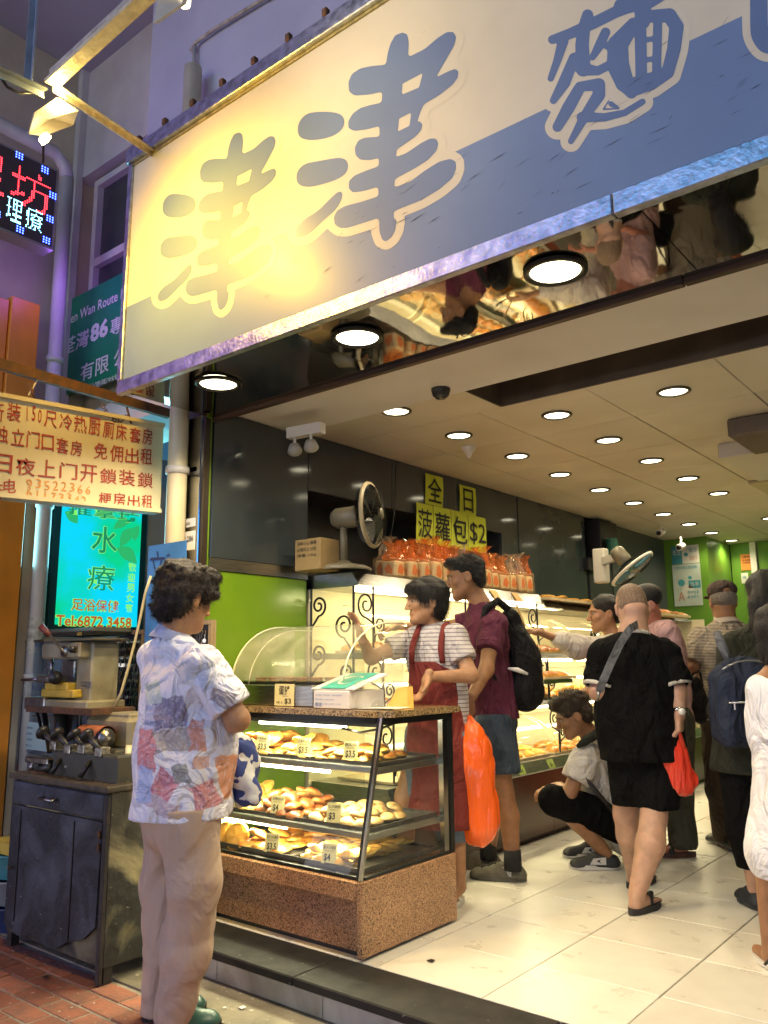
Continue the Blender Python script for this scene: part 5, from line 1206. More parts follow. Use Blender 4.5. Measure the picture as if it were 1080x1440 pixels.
# LED sign
XL=-4.6; a=PX(0,322,XL);b=PX(75,352,XL);c_=PX(86,243,XL);d_=PX(0,198,XL)
ls=thing('led_signboard',(XL,2,a.z),'dark LED signboard with red and blue glowing characters hung on a chain','sign')
y0,y1,zA,zB=1.3,b.y,(a.z+b.z)/2,(c_.z+d_.z)/2; y1_led=y1
MB().box((XL-.12,y0,zA),(XL-.002,y1,zB)).build('case',mat('aluminium case',(.3,.29,.28),.4,metal=.5),ls)
MB().box((XL-.001,y0+.015,zA+.015),(XL+.002,y1-.015,zB-.015)).build('dark_panel',mat('led panel',(.05,.035,.035),.3),ls)
def led_text(s,y,z,w,h,m,name,step=.0125,r=.0042,fat=.0):
    v,f=text_geo(s,0,0); xs=[p[0] for p in v]; ysv=[p[1] for p in v]; x0,x1,q0,q1=min(xs),max(xs),min(ysv),max(ysv)
    tri=[]
    for ff in f:
        P=[(y+(v[i][0]-x0)/(x1-x0)*w,z+(v[i][1]-q0)/(q1-q0)*h) for i in ff]; tri.append(P)
    mb=MB()
    def inside(px,py):
        for P in tri:
            c=False;n=len(P)
            for i in range(n):
                ax,ay=P[i];bx,by=P[(i+1)%n]
                if (ay>py)!=(by>py) and px<(bx-ax)*(py-ay)/(by-ay)+ax: c=not c
            if c: return True
        return False
    yy_=y
    while yy_<y+w:
        zz=z
        while zz<z+h:
            if inside(yy_,zz): mb.lathe((XL+.0025,yy_,zz),[(r,0),(.0005,.003)],5,(1,0,0))
            zz+=step
        yy_+=step
    mb.build(name,m,ls)
m_lr=emis('red led',(1,.02,.03),16); m_lb=emis('blue led',(.03,.06,1),22); m_lw=emis('pale blue led',(.25,.75,1),9)
p=PX(12,284,XL);q=PX(75,284,XL); hh=(PX(12,225,XL)-PX(12,285,XL)).length
led_text('坊',p.y,PX(45,296,XL).z,q.y-p.y-.02,hh*.95,m_lr,'red_leds')
led_text('足',p.y-.30,PX(45,296,XL).z,.27,hh*.95,m_lr,'red_leds')
p=PX(6,312,XL);q=PX(32,318,XL);r_=PX(60,320,XL)
led_text('理',p.y,PX(30,316,XL).z+.0,(q.y-p.y)*.92,.15,m_lw,'pale_leds',.0095,.0036); led_text('療',q.y+.01,PX(40,322,XL).z-.0,(r_.y-q.y)*.9,.15,m_lw,'pale_leds',.0095,.0036)
mb=MB()
for (px,py) in ((27,219),(63,239),(74,275),(70,308),(65,338),(28,323),(-5,300)):
    c=PX(px,py,XL)
    for i in range(3):
        for j in range(3): mb.lathe((XL+.0025,c.y+(i-1)*.018,c.z+(j-1)*.016),[(.0055,0),(.0005,.004)],5,(1,0,0))
mb.build('blue_leds',m_lb,ls)
MB().tube([(XL-.05,y1-.08,zB),(XL-.05,y1-.09,zB+.18),(XL-.05,y1-.09,zB+.40)],.008,5).build('chain',m_rust,ls)
# pale drain pipe with an elbow on the lane wall
bp_=thing('drain_pipe',(-5.0,2.65,-.1),'pale drain pipe with an elbow running up the left lane wall','pipe')
px_=PX(92,300,-5.02)
MB().cyl((-5.03,px_.y,-.125),(-5.03,px_.y,4.55),.048,n=18).build('pipe',m_pvc,bp_,True)
MB().tube([(-5.03,px_.y,4.55),(-5.03,px_.y-.02,4.63),(-5.03,px_.y-.10,4.70),(-5.03,1.0,4.72)],.048,14).build('pipe_elbow',m_pvc,bp_,True)
for z in (3.2,2.2,1.1): MB().lathe((-5.03,px_.y,z),[(.049,-.02),(.058,-.018),(.058,.018),(.049,.02)],18).build('pipe_collar',m_pvc,bp_,True)
for i,(z,lab) in enumerate(((1.25,'printed slips pasted on the left lane pipe, upper cluster'),(.98,'blue printed slip pasted lower on the left lane pipe'))):
    o=thing('pasted_slip',(-4.98,px_.y,z),lab,'sticker'); 
    MB().lathe((-5.03,px_.y,z),[(.0495,0),(.0495,.22-.1*i)],18).build('paper',mat('grubby paper',(.5,.49,.44),.7,var=.5,vscale=30),o,True)
    mb=MB(); text_into(mb,'8-1通',( -4.979,px_.y-.03,z+.03),(0,1,0),(0,0,1),.06,.05,.02); mb.build('lettering',mat('blue ink',(.05,.08,.3),.6),o)
# green minibus company sign
Yg=2.93
gs=thing('green_shop_sign',(-5,Yg,3.2),'green signboard with white lettering Tsuen Wan Route 86 high in the lane','sign')
a=PY(72,562,Yg);b=PY(83,430,Yg);c_=PY(172,388,Yg)
gx0,gx1,gz0,gz1=(a.x+b.x)/2,-4.05,(a.z),b.z
MB().box((gx0,Yg,gz0),(gx1,Yg+.05,gz1)).build('green_board',mat('bus green',(.008,.21,.10),.3,var=.2,vscale=3),gs)
mb=MB()
def gt(s,px0,py0,px1,py1,hpx,fat=.02,ital=0):
    a=PY(px0,py0,Yg);b=PY(px1,py1,Yg);t=PY(px0,py0-hpx,Yg); text_into(mb,s,(a.x,Yg-.003,a.z),(1,0,0),(0,0,1),b.x-a.x,t.z-a.z,fat,ital)
gt('Tsuen Wan Route No.',84,463,188,407,13,.01); gt('荃灣',88,502,124,489,23,.03,.1); gt('86',127,483,152,473,25,.04); gt('專綫',155,474,190,462,24,.03)
gt('有限',113,538,153,524,24,.03); gt('公司',160,518,195,504,24,.03); gt('青山公路街95號',108,556,170,535,8,.01)
mb.build('lettering',mat('sign white',(.62,.64,.62),.5),gs)
# lightbox
XB=-5.06; a=PX(75,878,XB);b=PX(190,884,XB);c_=PX(88,700,XB)
lb=thing('spa_lightbox',(XB,3,a.z),'glowing turquoise lightbox advertising foot baths, standing in the lane','sign')
y0,y1=PX(82,800,XB).y,PX(196,800,XB).y; zA=a.z; zB=zA+1.32
fm=mat('lightbox face',(.02,.1,.1),.25,emit=(0,.8,.9),estr=1); t=fm.node_tree;bb=t.nodes['Principled BSDF'];L=t.links.new
tc=nd(t,'ShaderNodeTexCoord'); n=nd(t,'ShaderNodeTexNoise'); n.inputs['Scale'].default_value=2.2; n.inputs['Detail'].default_value=3; L(tc.outputs['Object'],n.inputs['Vector'])
r=nd(t,'ShaderNodeValToRGB'); r.color_ramp.elements[0].position=.38; r.color_ramp.elements[1].position=.62; r.color_ramp.elements[0].color=(.0,.60,.24,1); r.color_ramp.elements[1].color=(.0,.62,.95,1); L(n.outputs[0],r.inputs[0]); L(r.outputs[0],bb.inputs['Emission Color']); bb.inputs['Emission Strength'].default_value=1.0
MB().box((XB-.12,y0-.05,zA-.05),(XB-.004,y1+.05,zB+.05)).build('frame',mat('dark teal frame',(.01,.06,.07),.4),lb)
MB().box((XB-.003,y0,zA),(XB,y1,zB)).build('lit_face',fm,lb)
def lt(s,px0,py0,px1,py1,hpx,m,fat=.02,name='lettering',vert=False):
    mb=MB(); a=PX(px0,py0,XB);b=PX(px1,py1,XB);t=PX(px0,py0-hpx,XB)
    text_into(mb,s,(XB+.003,a.y,a.z),V((0,b.y-a.y,0)),(0,0,1),b.y-a.y,t.z-a.z,fat)
    q=MB(); text_into(q,s,(XB+.0015,a.y-.006,a.z-.004),V((0,b.y-a.y,0)),(0,0,1),b.y-a.y+.012,t.z-a.z+.008,fat+.05); q.build('letter_outline',emis('lime outline',(.25,.95,.15),.9),lb)
    mb.build(name,m,lb)
m_lg=emis('lit dark green',(.0,.30,.12),.8); m_lrd=emis('lit brown red',(.55,.10,.02),.8); m_lgr=emis('lit lime',(.25,.9,.15),.9)
lt('水',128,776,164,778,38,m_lg,.03); lt('療',122,829,160,831,36,m_lg,.0); lt('足浴保健',100,858,166,861,17,m_lrd,.03); lt('Tel:6872 3458',78,880,184,884,16,m_lrd,.02)
lt('推拿坊',95,722,195,730,16,m_lg,.03)
for i,ch in enumerate('歡迎男女賓'): lt(ch,181-i*1.1,803+i*14.4,190-i*1.1,803.5+i*14.4,11,m_lgr,.0)
mb=MB()
for (px,py,l,w,an) in ((172,738,.16,.045,.5),(180,756,.20,.06,.9),(178,782,.20,.07,-.5),(192,750,.12,.05,1.3),(100,728,.12,.06,-.6)):
    c=PX(px,py,XB); pts=[]
    for t in np.linspace(0,1,9): pts.append((l*(t-.5),w*math.sin(math.pi*t)))
    for t in np.linspace(1,0,9)[1:-1]: pts.append((l*(t-.5),-w*.4*math.sin(math.pi*t)))
    mb=MB(); mb.poly([V((XB+.001,c.y+u*math.cos(an)-v*math.sin(an),c.z+u*math.sin(an)+v*math.cos(an))) for u,v in pts]).build('leaf_print',emis('lit leaf green',(.02,.5,.15),.85),lb)
l=bpy.data.lights.new('lightbox_glow','AREA'); l.shape='RECTANGLE'; l.size=.6; l.size_y=1.2; l.energy=22; l.color=(.25,.85,1)
o=bpy.data.objects.new('lightbox_glow',l); COL.objects.link(o); o.location=(XB+.02,(y0+y1)/2,(zA+zB)/2); o.rotation_euler=(0,math.radians(-90),0); put(o,lb)
# ================================================================== key cutting stall
m_cabf=mat('worn navy cabinet paint',(.085,.095,.125),.5,col2=(.010,.012,.019),vscale=5,detail=14,rvar=.3,bump=.5,bscale=40,thresh=(.44,.82),distort=.8)
m_cabs=mat('peeling cabinet side',(.022,.022,.018),.55,col2=(.20,.19,.13),vscale=3.4,detail=8,bump=.8,bscale=14,thresh=(.47,.50),distort=.8)
t=m_cabs.node_tree; 
rr=[n for n in t.nodes if n.type=='VALTORGB'][0]; rr.color_ramp.elements[0].color=(.022,.022,.018,1); rr.color_ramp.elements[1].color=(.022,.022,.018,1); e=rr.color_ramp.elements.new(.515); e.color=(.03,.03,.025,1); e=rr.color_ramp.elements.new(.53); e.color=(.20,.18,.12,1); rr.color_ramp.elements[-1].position=.66; rr.color_ramp.elements[-1].color=(.28,.24,.13,1)
specks(m_cabf,70,(.32,.34,.36),.72,.75); specks(m_cabs,60,(.30,.29,.24),.72,.75)
kc=thing('key_cutting_cabinet',(-3.6,2.3,-.12),'battered dark navy cabinet with a drawer and a scraped door, left of the woman','cabinet')
CX0,CX1,CY0,CY1=-4.00,-3.19,2.075,2.56; ct=.635
MB().bbox((CX0,CY0+.012,-.055),(CX1,CY1,ct),.003).build('cabinet_body',m_cabs,kc)
MB().bbox((CX0-.015,CY0-.02,ct+.001),(CX1+.015,CY1+.02,ct+.028),.005).build('cabinet_top',mat('oily worktop',(.02,.018,.015),.5,col2=(.06,.047,.032),vscale=18,bump=.4,bscale=30,thresh=(.5,.7)),kc)
MB().bbox((CX0+.01,CY0-.008,.525),(CX1-.03,CY0+.010,.625),.004).build('drawer',m_cabf,kc)
# door with a ragged lower edge
pts=[V((CX0+.01,CY0-.006,.515)),V((CX0+.012,CY0-.006,-.02))]
R=random.Random(2)
for i in range(12):
    u=(i+1)/13; pts.append(V((CX0+.012+u*.72,CY0-.006,-.035-.015*math.sin(i*1.3)+R.uniform(-.006,.006)+(.0 if i<9 else .03*(i-8)))))
pts+=[V((CX1-.045,CY0-.006,.10)),V((CX1-.03,CY0-.006,.515))]
MB().prism(pts,V((0,.014,0))).build('door',m_cabf,kc)
for x in (CX0+.10,CX0+.565): MB().box((x,CY0-.0105,.01),(x+.006,CY0-.0062,.50)).build('door_groove',m_blk,kc)
for x in (CX1-.028,): MB().bbox((x,CY0-.006,-.115),(x+.028,CY0+.012,.63),.003).build('corner_post',mat('dark rusty steel',(.035,.026,.022),.6,col2=(.012,.010,.010),vscale=20,bump=.3,bscale=60),kc)
for x,y in ((CX0,CY0+.02),(CX0,CY1-.05),(CX1-.045,CY1-.05),(CX1-.045,CY0+.02)): MB().box((x,y,-.119),(x+.04,y+.04,-.056)).build('leg',MATS['dark rusty steel'],kc)
MB().tube([(-3.70,CY0-.010,.575),(-3.70,CY0-.035,.572),(-3.58,CY0-.035,.572),(-3.58,CY0-.010,.575)],.006,6).build('drawer_handle',m_steel,kc,True)
MB().cyl((CX0+.055,CY0-.006,.24),(CX0+.055,CY0-.03,.24),.009).build('door_knob',m_steel,kc)
for z in (.45,.40): MB().cyl((CX1-.04,CY0-.012,z),(CX1-.04,CY0-.012,z+.03),.007).build('hinge',m_rust,kc)
# --- vertical key machine on its pedestal
m_mach=mat('olive beige machine enamel',(.34,.30,.18),.4,col2=(.16,.135,.075),vscale=7,detail=8,bump=.1,bscale=40); m_mdk=mat('dark olive enamel',(.045,.045,.034),.4,var=.3,vscale=9); m_yelm=mat('yellow machine part',(.60,.40,.05),.4,var=.3,vscale=20); m_mtl=mat('oily bare metal',(.35,.33,.30),.3,1,bump=.3,bscale=50,var=.3,vscale=25)
YM=2.40
def q(px,py,Y=YM): return PY(px,py,Y)
def qb(px0,py0,px1,py1,y0,y1,m,name,o,b=.006):
    a=q(px0,py1,y0);c=q(px1,py0,y0); return MB().bbox((a.x,y0,a.z),(c.x,y1,c.z),b).build(name,m,o)
km=thing('key_machine',(-3.85,2.4,.66),'tall olive beige key drilling machine with a red tipped lever','key machine')
qb(58,881,131,896,2.28,2.52,m_mdk,'motor_cover',km,.018); qb(60,896,131,903,2.30,2.51,m_mach,'head_rim',km)
qb(57,903,112,927,2.28,2.44,m_mach,'head',km,.01); qb(104,903,131,994,2.34,2.50,m_mach,'column',km,.01)
qb(84,928,105,982,2.42,2.47,m_mtl,'column_face',km)
qb(60,986,122,1000,2.28,2.50,m_mach,'bed',km,.008); qb(33,981,62,997,2.27,2.40,m_mtl,'bed_front',km); qb(36,997,130,1001,2.26,2.50,m_rust,'base_plate',km,.002)
qb(57,970,103,980,2.29,2.36,m_yelm,'vise_base',km); qb(62,960,94,970,2.29,2.36,m_yelm,'vise_jaw',km)
qb(50,950,80,960,2.27,2.33,m_mtl,'carriage',km); MB().cyl(q(31,956,2.3),q(60,955,2.3),.008).build('lead_screw',m_mtl,km,True)
MB().cyl(q(78,953,2.25),q(78,953,2.30),.035).build('hand_wheel',m_blk,km,True)
MB().cyl(q(73,927,2.35),q(73,949,2.35),.010).build('spindle',m_mtl,km,True)
h=q(89,916,2.27); MB().cyl(h,h+V((0,.03,0)),.028).build('lever_hub',m_mtl,km,True); MB().tube([h,q(70,893,2.20)],.007,6).build('lever',m_mtl,km); MB().tube([q(70,893,2.20),q(58,881,2.18)],[.012,.018],10).build('lever_grip',mat('worn red grip',(.18,.04,.02),.5),km,True)
MB().cyl(q(101,913,2.25),q(101,913,2.28),.018).build('wing_knob',m_blk,km,True)
mb=MB(); text_into(mb,'5095',q(108,894,2.277),(1,0,0),(0,0,1),.045,.018,.01); mb.build('lettering',m_yelm,km)
qb(112,959,128,968,2.336,2.339,m_steel,'name_plate',km,.001); mb=MB(); text_into(mb,'KEY MACHINE',q(113,966,2.334),(1,0,0),(0,0,1),.055,.008,0); mb.build('lettering',m_ink,km)
MB().bar(q(62,1001,2.33),q(70,1058,2.30),.025,.012).build('pedestal_leg',m_blk,km); MB().bar(q(108,1001,2.44),q(100,1058,2.40),.025,.012).build('pedestal_leg',m_blk,km)
MB().cyl(q(85,1001,2.4),q(88,1060,2.38),.035).build('pedestal_post',m_mdk,km,True); qb(74,1003,112,1040,2.44,2.46,m_mdk,'pedestal_plate',km)
MB().bar(q(52,1001,2.30),q(62,1040,2.30),.014,.010).build('pedestal_leg',m_blk,km)
# --- horizontal duplicator
kd=thing('key_duplicator',(-3.4,2.4,.66),'low key duplicating machine with black handles and a rusty roller guard','key machine')
qb(72,1064,165,1094,2.13,2.36,m_mdk,'machine_base',kd,.008); qb(100,1058,170,1075,2.24,2.48,m_mdk,'machine_bed',kd,.01)
qb(118,1010,182,1050,2.34,2.52,m_mach,'motor_box',kd,.02); qb(128,1003,182,1012,2.36,2.50,m_mach,'motor_lid',kd,.01)
MB().cyl(q(122,1035,2.28),q(150,1038,2.28),.045).build('roller',m_mdk,kd,True); MB().cyl(q(144,1038,2.24),q(152,1038,2.24),.040).build('roller_end',m_mtl,kd,True)
mb=MB()
pf=[(2.28+.055*math.cos(a),.055*math.sin(a)) for a in np.linspace(.3,2.9,9)]; cz=q(130,1036,2.28).z; x0_=q(118,1036,2.28).x; x1_=q(150,1036,2.28).x
mb.add([(x0_,y,cz+z) for y,z in pf]+[(x1_,y,cz+z) for y,z in pf],[(i,i+9,i+10,i+1) for i in range(8)]).build('roller_guard',mat('rusty orange guard',(.35,.11,.04),.6,var=.5,vscale=20),kd,True)
qb(146,1055,163,1092,2.20,2.34,m_mdk,'end_bracket',kd,.012)
for (hx,hy,kx,ky) in ((78,1047,60,1030),(98,1052,80,1032),(118,1052,104,1033),(142,1056,122,1034)):
    a=q(hx,hy,2.14);b=q(kx,ky,2.12); MB().tube([a,b],[.012,.016],8).build('handle',m_blk,kd,True); MB().lathe(b,[(.001,-.02),(.03,-.012),(.036,0),(.03,.012),(.001,.02)],14,(a-b)).build('handle_knob',m_blk,kd,True)
    MB().bbox((a.x-.022,a.y-.02,a.z-.025),(a.x+.03,a.y+.03,a.z+.018),.004).build('jaw',m_mtl,kd)
for (a,b) in (((86,1067),(72,1088)),((128,1070),(112,1093))): MB().tube([q(*a,2.13),q(*b,2.09)],[.008,.014],8).build('crank_lever',m_blk,kd,True)
MB().cyl(q(92,1078,2.127),q(92,1078,2.135),.006).build('screw',m_mtl,kd)
bg_=thing('bench_grinder_knob',(-3.3,2.4,.7),'yellowed round belt cover at the right end of the key machine','cover')
MB().cyl(q(176,1065,2.25),q(184,1065,2.27),.055).build('round_cover',mat('cream cover',(.62,.56,.35),.4),bg_,True)
vs_=thing('bench_vise',(-3.9,2.2,.66),'small rusty vise at the left corner of the cabinet top','vise')
qb(34,1067,66,1072,2.13,2.20,m_mtl,'vise_jaw',vs_); qb(42,1072,52,1088,2.14,2.19,m_mdk,'vise_body',vs_); qb(36,1087,60,1093,2.12,2.22,m_rust,'vise_base',vs_); MB().cyl(q(54,1083,2.15),q(72,1078,2.15),.018).build('vise_screw',m_mdk,vs_,True)
# brass shavings
mb=MB(); R=random.Random(9)
for i in range(260):
    x=R.uniform(CX0,CX1);y=R.uniform(CY0,CY0+.12);s=R.uniform(.003,.008); z=ct+.029+R.uniform(0,.004); mb.add([(x,y,z),(x+s,y+R.uniform(-s,s),z+.002),(x+s*.4,y+s,z+.004)],[(0,1,2)])
o=mb.build('key_shavings',mat('brass shavings',(.5,.38,.18),.35,metal=.8)); o['kind']='stuff'; tag(o,'fine brass and steel shavings scattered on the cabinet top','shavings')
# glass tool case behind
gc=thing('glass_tool_case',(-4.4,2.8,0),'tall dusty glass case crammed with dark tools behind the key machine','display case')
gx0,gx1,gy=PY(22,1000,2.66).x,PY(128,1000,2.66).x,2.66; gzt=PY(40,903,2.66).z
MB().box((gx0,gy+.30,-.12),(gx1,gy+.31,gzt)).build('back_board',mat('blue black board',(.03,.04,.07),.7),gc)
MB().box((gx0,gy,-.12),(gx1,gy+.30,.62)).build('lower_cupboard',mat('grey blue tin',(.16,.19,.24),.5,var=.3,vscale=5),gc)
for z in (.64,.86,1.08): MB().box((gx0+.005,gy+.01,z),(gx1-.005,gy+.29,z+.008)).build('shelf',m_mdk,gc)
MB().box((gx0,gy-.004,.63),(gx1,gy-.001,gzt)).build('front_glass',thin_glass('dusty glass',(.85,.92,.97),dirt=.12,dirtcol=(.5,.6,.7)),gc)
for x in (gx0,gx1-.012): MB().box((x,gy-.008,.6),(x+.012,gy+.012,gzt)).build('frame_bar',m_steel,gc)
MB().box((gx0,gy-.008,gzt),(gx1,gy+.31,gzt+.012)).build('case_top',m_steel,gc)
mb=MB(); text_into(mb,'鎖匙',(gx0+.02,gy-.004,.28),(1,0,.0),(0,0,1),.11,.30,.02); mb.build('painted_writing',mat('red spray',(.45,.02,.03),.6),gc)
m_junk=[mat('junk '+n,c,.4,metal=mt) for n,c,mt in (('navy',(.02,.04,.12),0),('steel',(.35,.36,.38),1),('black',(.01,.01,.012),0),('blue',(.03,.14,.35),0),('red',(.25,.03,.03),0),('teal',(.05,.22,.25),0))]
for i in range(70):
    x=R.uniform(gx0+.04,gx1-.04);y=gy+R.uniform(.04,.22);z=(.652,.872,1.092)[i%3]; k=i%6; w=R.uniform(.012,.04);hh=R.uniform(.03,.17)
    o=MB().bbox((x-w,y-.02,z),(x+w,y+.02,z+hh),.004) if i%2 else MB().lathe((x,y,z),[(w*.7,0),(w*.8,hh*.6),(w*.3,hh*.7),(w*.4,hh)],8)
    o=o.build('boxed_tool' if i%2 else 'tool_bottle',m_junk[k],None); tag(o,('upright' if i%2 else 'round')+' %s tool, %s shelf of the glass case, %s %s'%(('navy','steel','black','blue','red','teal')[k],('lowest','middle','top')[i%3],('front','back')[y>gy+.13],('left','middle','right')[min(2,int((x-gx0)/(gx1-gx0)*3))]),'tool','tools in the glass case')
no=thing('paper_note',(-4.2,2.64,.6),'pale blue printed note stuck to the front of the glass tool case','note')
a=PY(36,1015,2.652);b=PY(67,1057,2.652); MB().box((a.x,2.651,b.z),(b.x,2.653,a.z)).build('paper',mat('pale blue paper',(.40,.55,.62),.6),no); mb=MB()
for i in range(5): text_into(mb,('配匙修鎖','電話聯絡','上門服務','價錢公道','歡迎查詢')[i],(a.x+.015,2.649,a.z-.04-i*.035),(1,0,0),(0,0,1),.08,.014,0)
mb.build('lettering',mat('faded blue ink',(.08,.15,.25),.6),no)
# grey tin cupboard in the lane
gcup=thing('tin_cupboard',(-4.2,3.0,0),'grey tin cupboard with a yellow tag standing behind the key machine','cupboard')
a=PY(128,892,2.95);b=PY(168,1080,2.95); MB().bbox((a.x,2.95,-.11),(b.x+.1,3.25,a.z),.005).build('cupboard_body',mat('grey tin',(.26,.28,.30),.45,var=.25,vscale=4,bump=.05),gcup)
qq=PY(133,925,2.947);q2=PY(140,937,2.947); MB().box((qq.x,2.946,q2.z),(q2.x,2.948,qq.z)).build('yellow_tag',m_yelm,gcup)
MB().tube([PY(133,943,2.94),PY(142,950,2.93),PY(152,968,2.93),PY(158,985,2.94)],.005,5).build('cable',m_blk,gcup,True)
MB().bbox((PY(146,990,2.6).x,2.6,PY(146,1012,2.6).z),(PY(158,990,2.6).x,2.75,PY(146,988,2.6).z),.004).build('blue_box',mat('blue tub',(.03,.20,.50),.4),gcup)
# key boards
m_key=mat('hanging key metal',(.55,.52,.45),.25,1); m_wood=mat('old timber',(.34,.25,.13),.6,var=.3,vscale=9,mapscale=(6,6,1))
def keyboard(x0,x1,y,z0,z1,label,seed,slant=0):
    o=thing('key_board',((x0+x1)/2,y,z0),label,'key board'); R=random.Random(seed)
    MB().box((x0,y,z0),(x1,y+.012,z1)).build('backing',mat('dark backing',(.05,.045,.04),.8),o)
    for a,b in (((x0-.02,y-.012,z0),(x0,y+.02,z1)),((x1,y-.012,z0),(x1+.02,y+.02,z1)),((x0-.02,y-.014,z1),(x1+.02,y+.02,z1+.022))): MB().box(a,b).build('frame_bar',m_wood,o)
    n=0; z=z1-.03
    while z>z0+.06:
        x=x0+.015
        while x<x1-.01:
            if n<150:
                mb=MB(); an=R.uniform(-.35,.35); d=V((math.sin(an),R.uniform(-.3,.05),-math.cos(an))).normalized(); c=V((x,y-.012,z)); s=d.cross(V((0,1,0))).normalized(); l=R.uniform(.035,.055)
                mb.lathe(c+d*.008,[(.001,-.001),(.011,-.001),(.011,.001),(.001,.001)],7,V((R.uniform(-.4,.4),1,0))); mb.bar(c+d*.016,c+d*l,.006,.0018,(0,1,0)); mb.build('key',m_key,o); n+=1
            x+=.021
        z-=.042
    return o
a=PY(168,893,2.62);b=PY(198,893,2.62); keyboard(a.x,b.x+.02,2.62,.63,a.z,'narrow board hung with keys left of the woman, behind the machines',1)
a=PY(258,880,2.60);b=PY(296,880,2.60); keyboard(a.x-.1,b.x,2.60,.75,a.z,'wooden framed key board between the woman and the green panel',2)
yc=thing('yellow_cable',(-3.7,2.5,.8),'pale yellow cable dangling from the blue notice down to the key machine','cable')
MB().tube([PY(212,810,2.50),PY(204,835,2.50),PY(197,870,2.49),PY(189,905,2.48),PY(180,940,2.46),PY(170,975,2.44),PY(155,1005,2.42)],.007,7).build('cable',mat('yellowed cable',(.55,.45,.22),.5),yc,True)
# things on the ground at far left
tb=thing('plastic_tub',(-4.3,2.3,-.12),'stack of grubby tubs and a yellow cloth at the left of the cabinet','tub')
c=PZ(-12,1290,-.12)
for i,(w,m) in enumerate(((.17,m_junk[0]),(.16,mat('grey tub',(.18,.20,.22),.4)),(.15,m_junk[5]))):
    MB().lathe((-4.24,2.28,-.118+i*.12),[(w*.8,0),(w,.11),(w*1.04,.115),(w*.96,.118)],20).build('tub',m,tb,True)
MB().box((-4.36,2.15,.245),(-4.12,2.40,.30)).build('yellow_cloth',mat('yellow cloth',(.5,.36,.05),.8,bump=.5,bscale=30),tb)
# litter
for i,(px,py,c) in enumerate(((335,1418,m_paper),(60,1375,m_blk),(600,1352,m_blk))):
    z=-.119 if i<2 else 0.0; p=PZ(px,py,z); o=MB().prism([V((p.x,p.y,z+.003)),V((p.x+.025,p.y-.005,z+.003)),V((p.x+.03,p.y+.015,z+.006)),V((p.x+.008,p.y+.02,z+.004))],V((0,0,.002))).build('litter_scrap',c); tag(o,('torn white scrap lying on the pavement by the step','dark leaf scrap on the pavement below the cabinet','dark speck of litter on the shop floor by the counter')[i],'litter')
# conduit on the upper wall
cd=thing('wall_conduit',(-3.9,2.9,4.9),'thin sagging cable clipped across the upper wall','cable')
MB().tube([PY(140,172,2.97),PY(190,130,2.97),PY(225,105,2.97),PY(268,72,2.97)],.012,6).build('cable',m_iron,cd,True)
MB().tube([PY(268,72,2.67),PY(275,60,2.67),PY(300,42,2.67),PY(360,5,2.67),PY(420,-30,2.67)],.012,6).build('cable',m_iron,cd,True)
MB().tube([PY(273,65,2.67),PY(272,110,2.67),PY(267,145,2.67)],.014,6).build('cable',m_pvc,cd,True)

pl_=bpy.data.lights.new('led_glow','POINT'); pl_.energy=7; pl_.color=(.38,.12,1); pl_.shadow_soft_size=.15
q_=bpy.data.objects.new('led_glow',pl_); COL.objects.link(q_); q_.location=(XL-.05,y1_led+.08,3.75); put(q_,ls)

# clutter round the key machines
R=random.Random(31)
for i in range(26):
    x=R.uniform(CX0+.03,CX1-.05); y=R.uniform(CY0+.02,CY1-.05); k=i%4; m=(m_mtl,m_mdk,m_rust,m_yelm)[(i*7)%4]; z=ct+.0285
    if k==0: q_=MB().cyl((x,y,z),(x,y,z+R.uniform(.02,.07)),R.uniform(.008,.02),n=10).build('small_tin',m,None,True); nm='small tin'
    elif k==1: q_=MB().bar((x,y,z+.006),(x+R.uniform(-.08,.08),y+R.uniform(-.05,.05),z+.008),.012,.010).build('metal_file',m,None); nm='metal file'
    elif k==2: q_=MB().lathe((x,y,z+.004),[(.001,-.003),(.014,-.003),(.014,.003),(.001,.003)],10).build('key_blank',m_key,None); nm='key blank'
    else: q_=MB().bbox((x,y,z),(x+R.uniform(.02,.05),y+.03,z+R.uniform(.015,.04)),.003).build('tool_block',m,None); nm='tool block'
    tag(q_,'%s lying on the cabinet top, %s %s'%(nm,('front','back')[y>2.3],('left','centre','right')[min(2,int((x-CX0)/.28))]),'tool','clutter on the cabinet top')

# litter and drips on the pavement and floor
R=random.Random(41)
for i in range(14):
    x=R.uniform(-3.9,-1.7); y=R.uniform(1.85,2.36); z=-.117; w=R.uniform(.006,.018)
    q_=MB().prism([V((x,y,z)),V((x+w,y-w*.3,z)),V((x+w*1.2,y+w*.6,z+.002)),V((x+.2*w,y+w*.8,z))],V((0,0,.0015))).build('litter_scrap',(m_paper,m_blk,m_wood)[i%3])
    tag(q_,'tiny %s litter scrap on the pavement, %s'%(('white','black','brown')[i%3],'by the step' if y>2.15 else 'on the red pavers'),'litter','litter on the pavement')
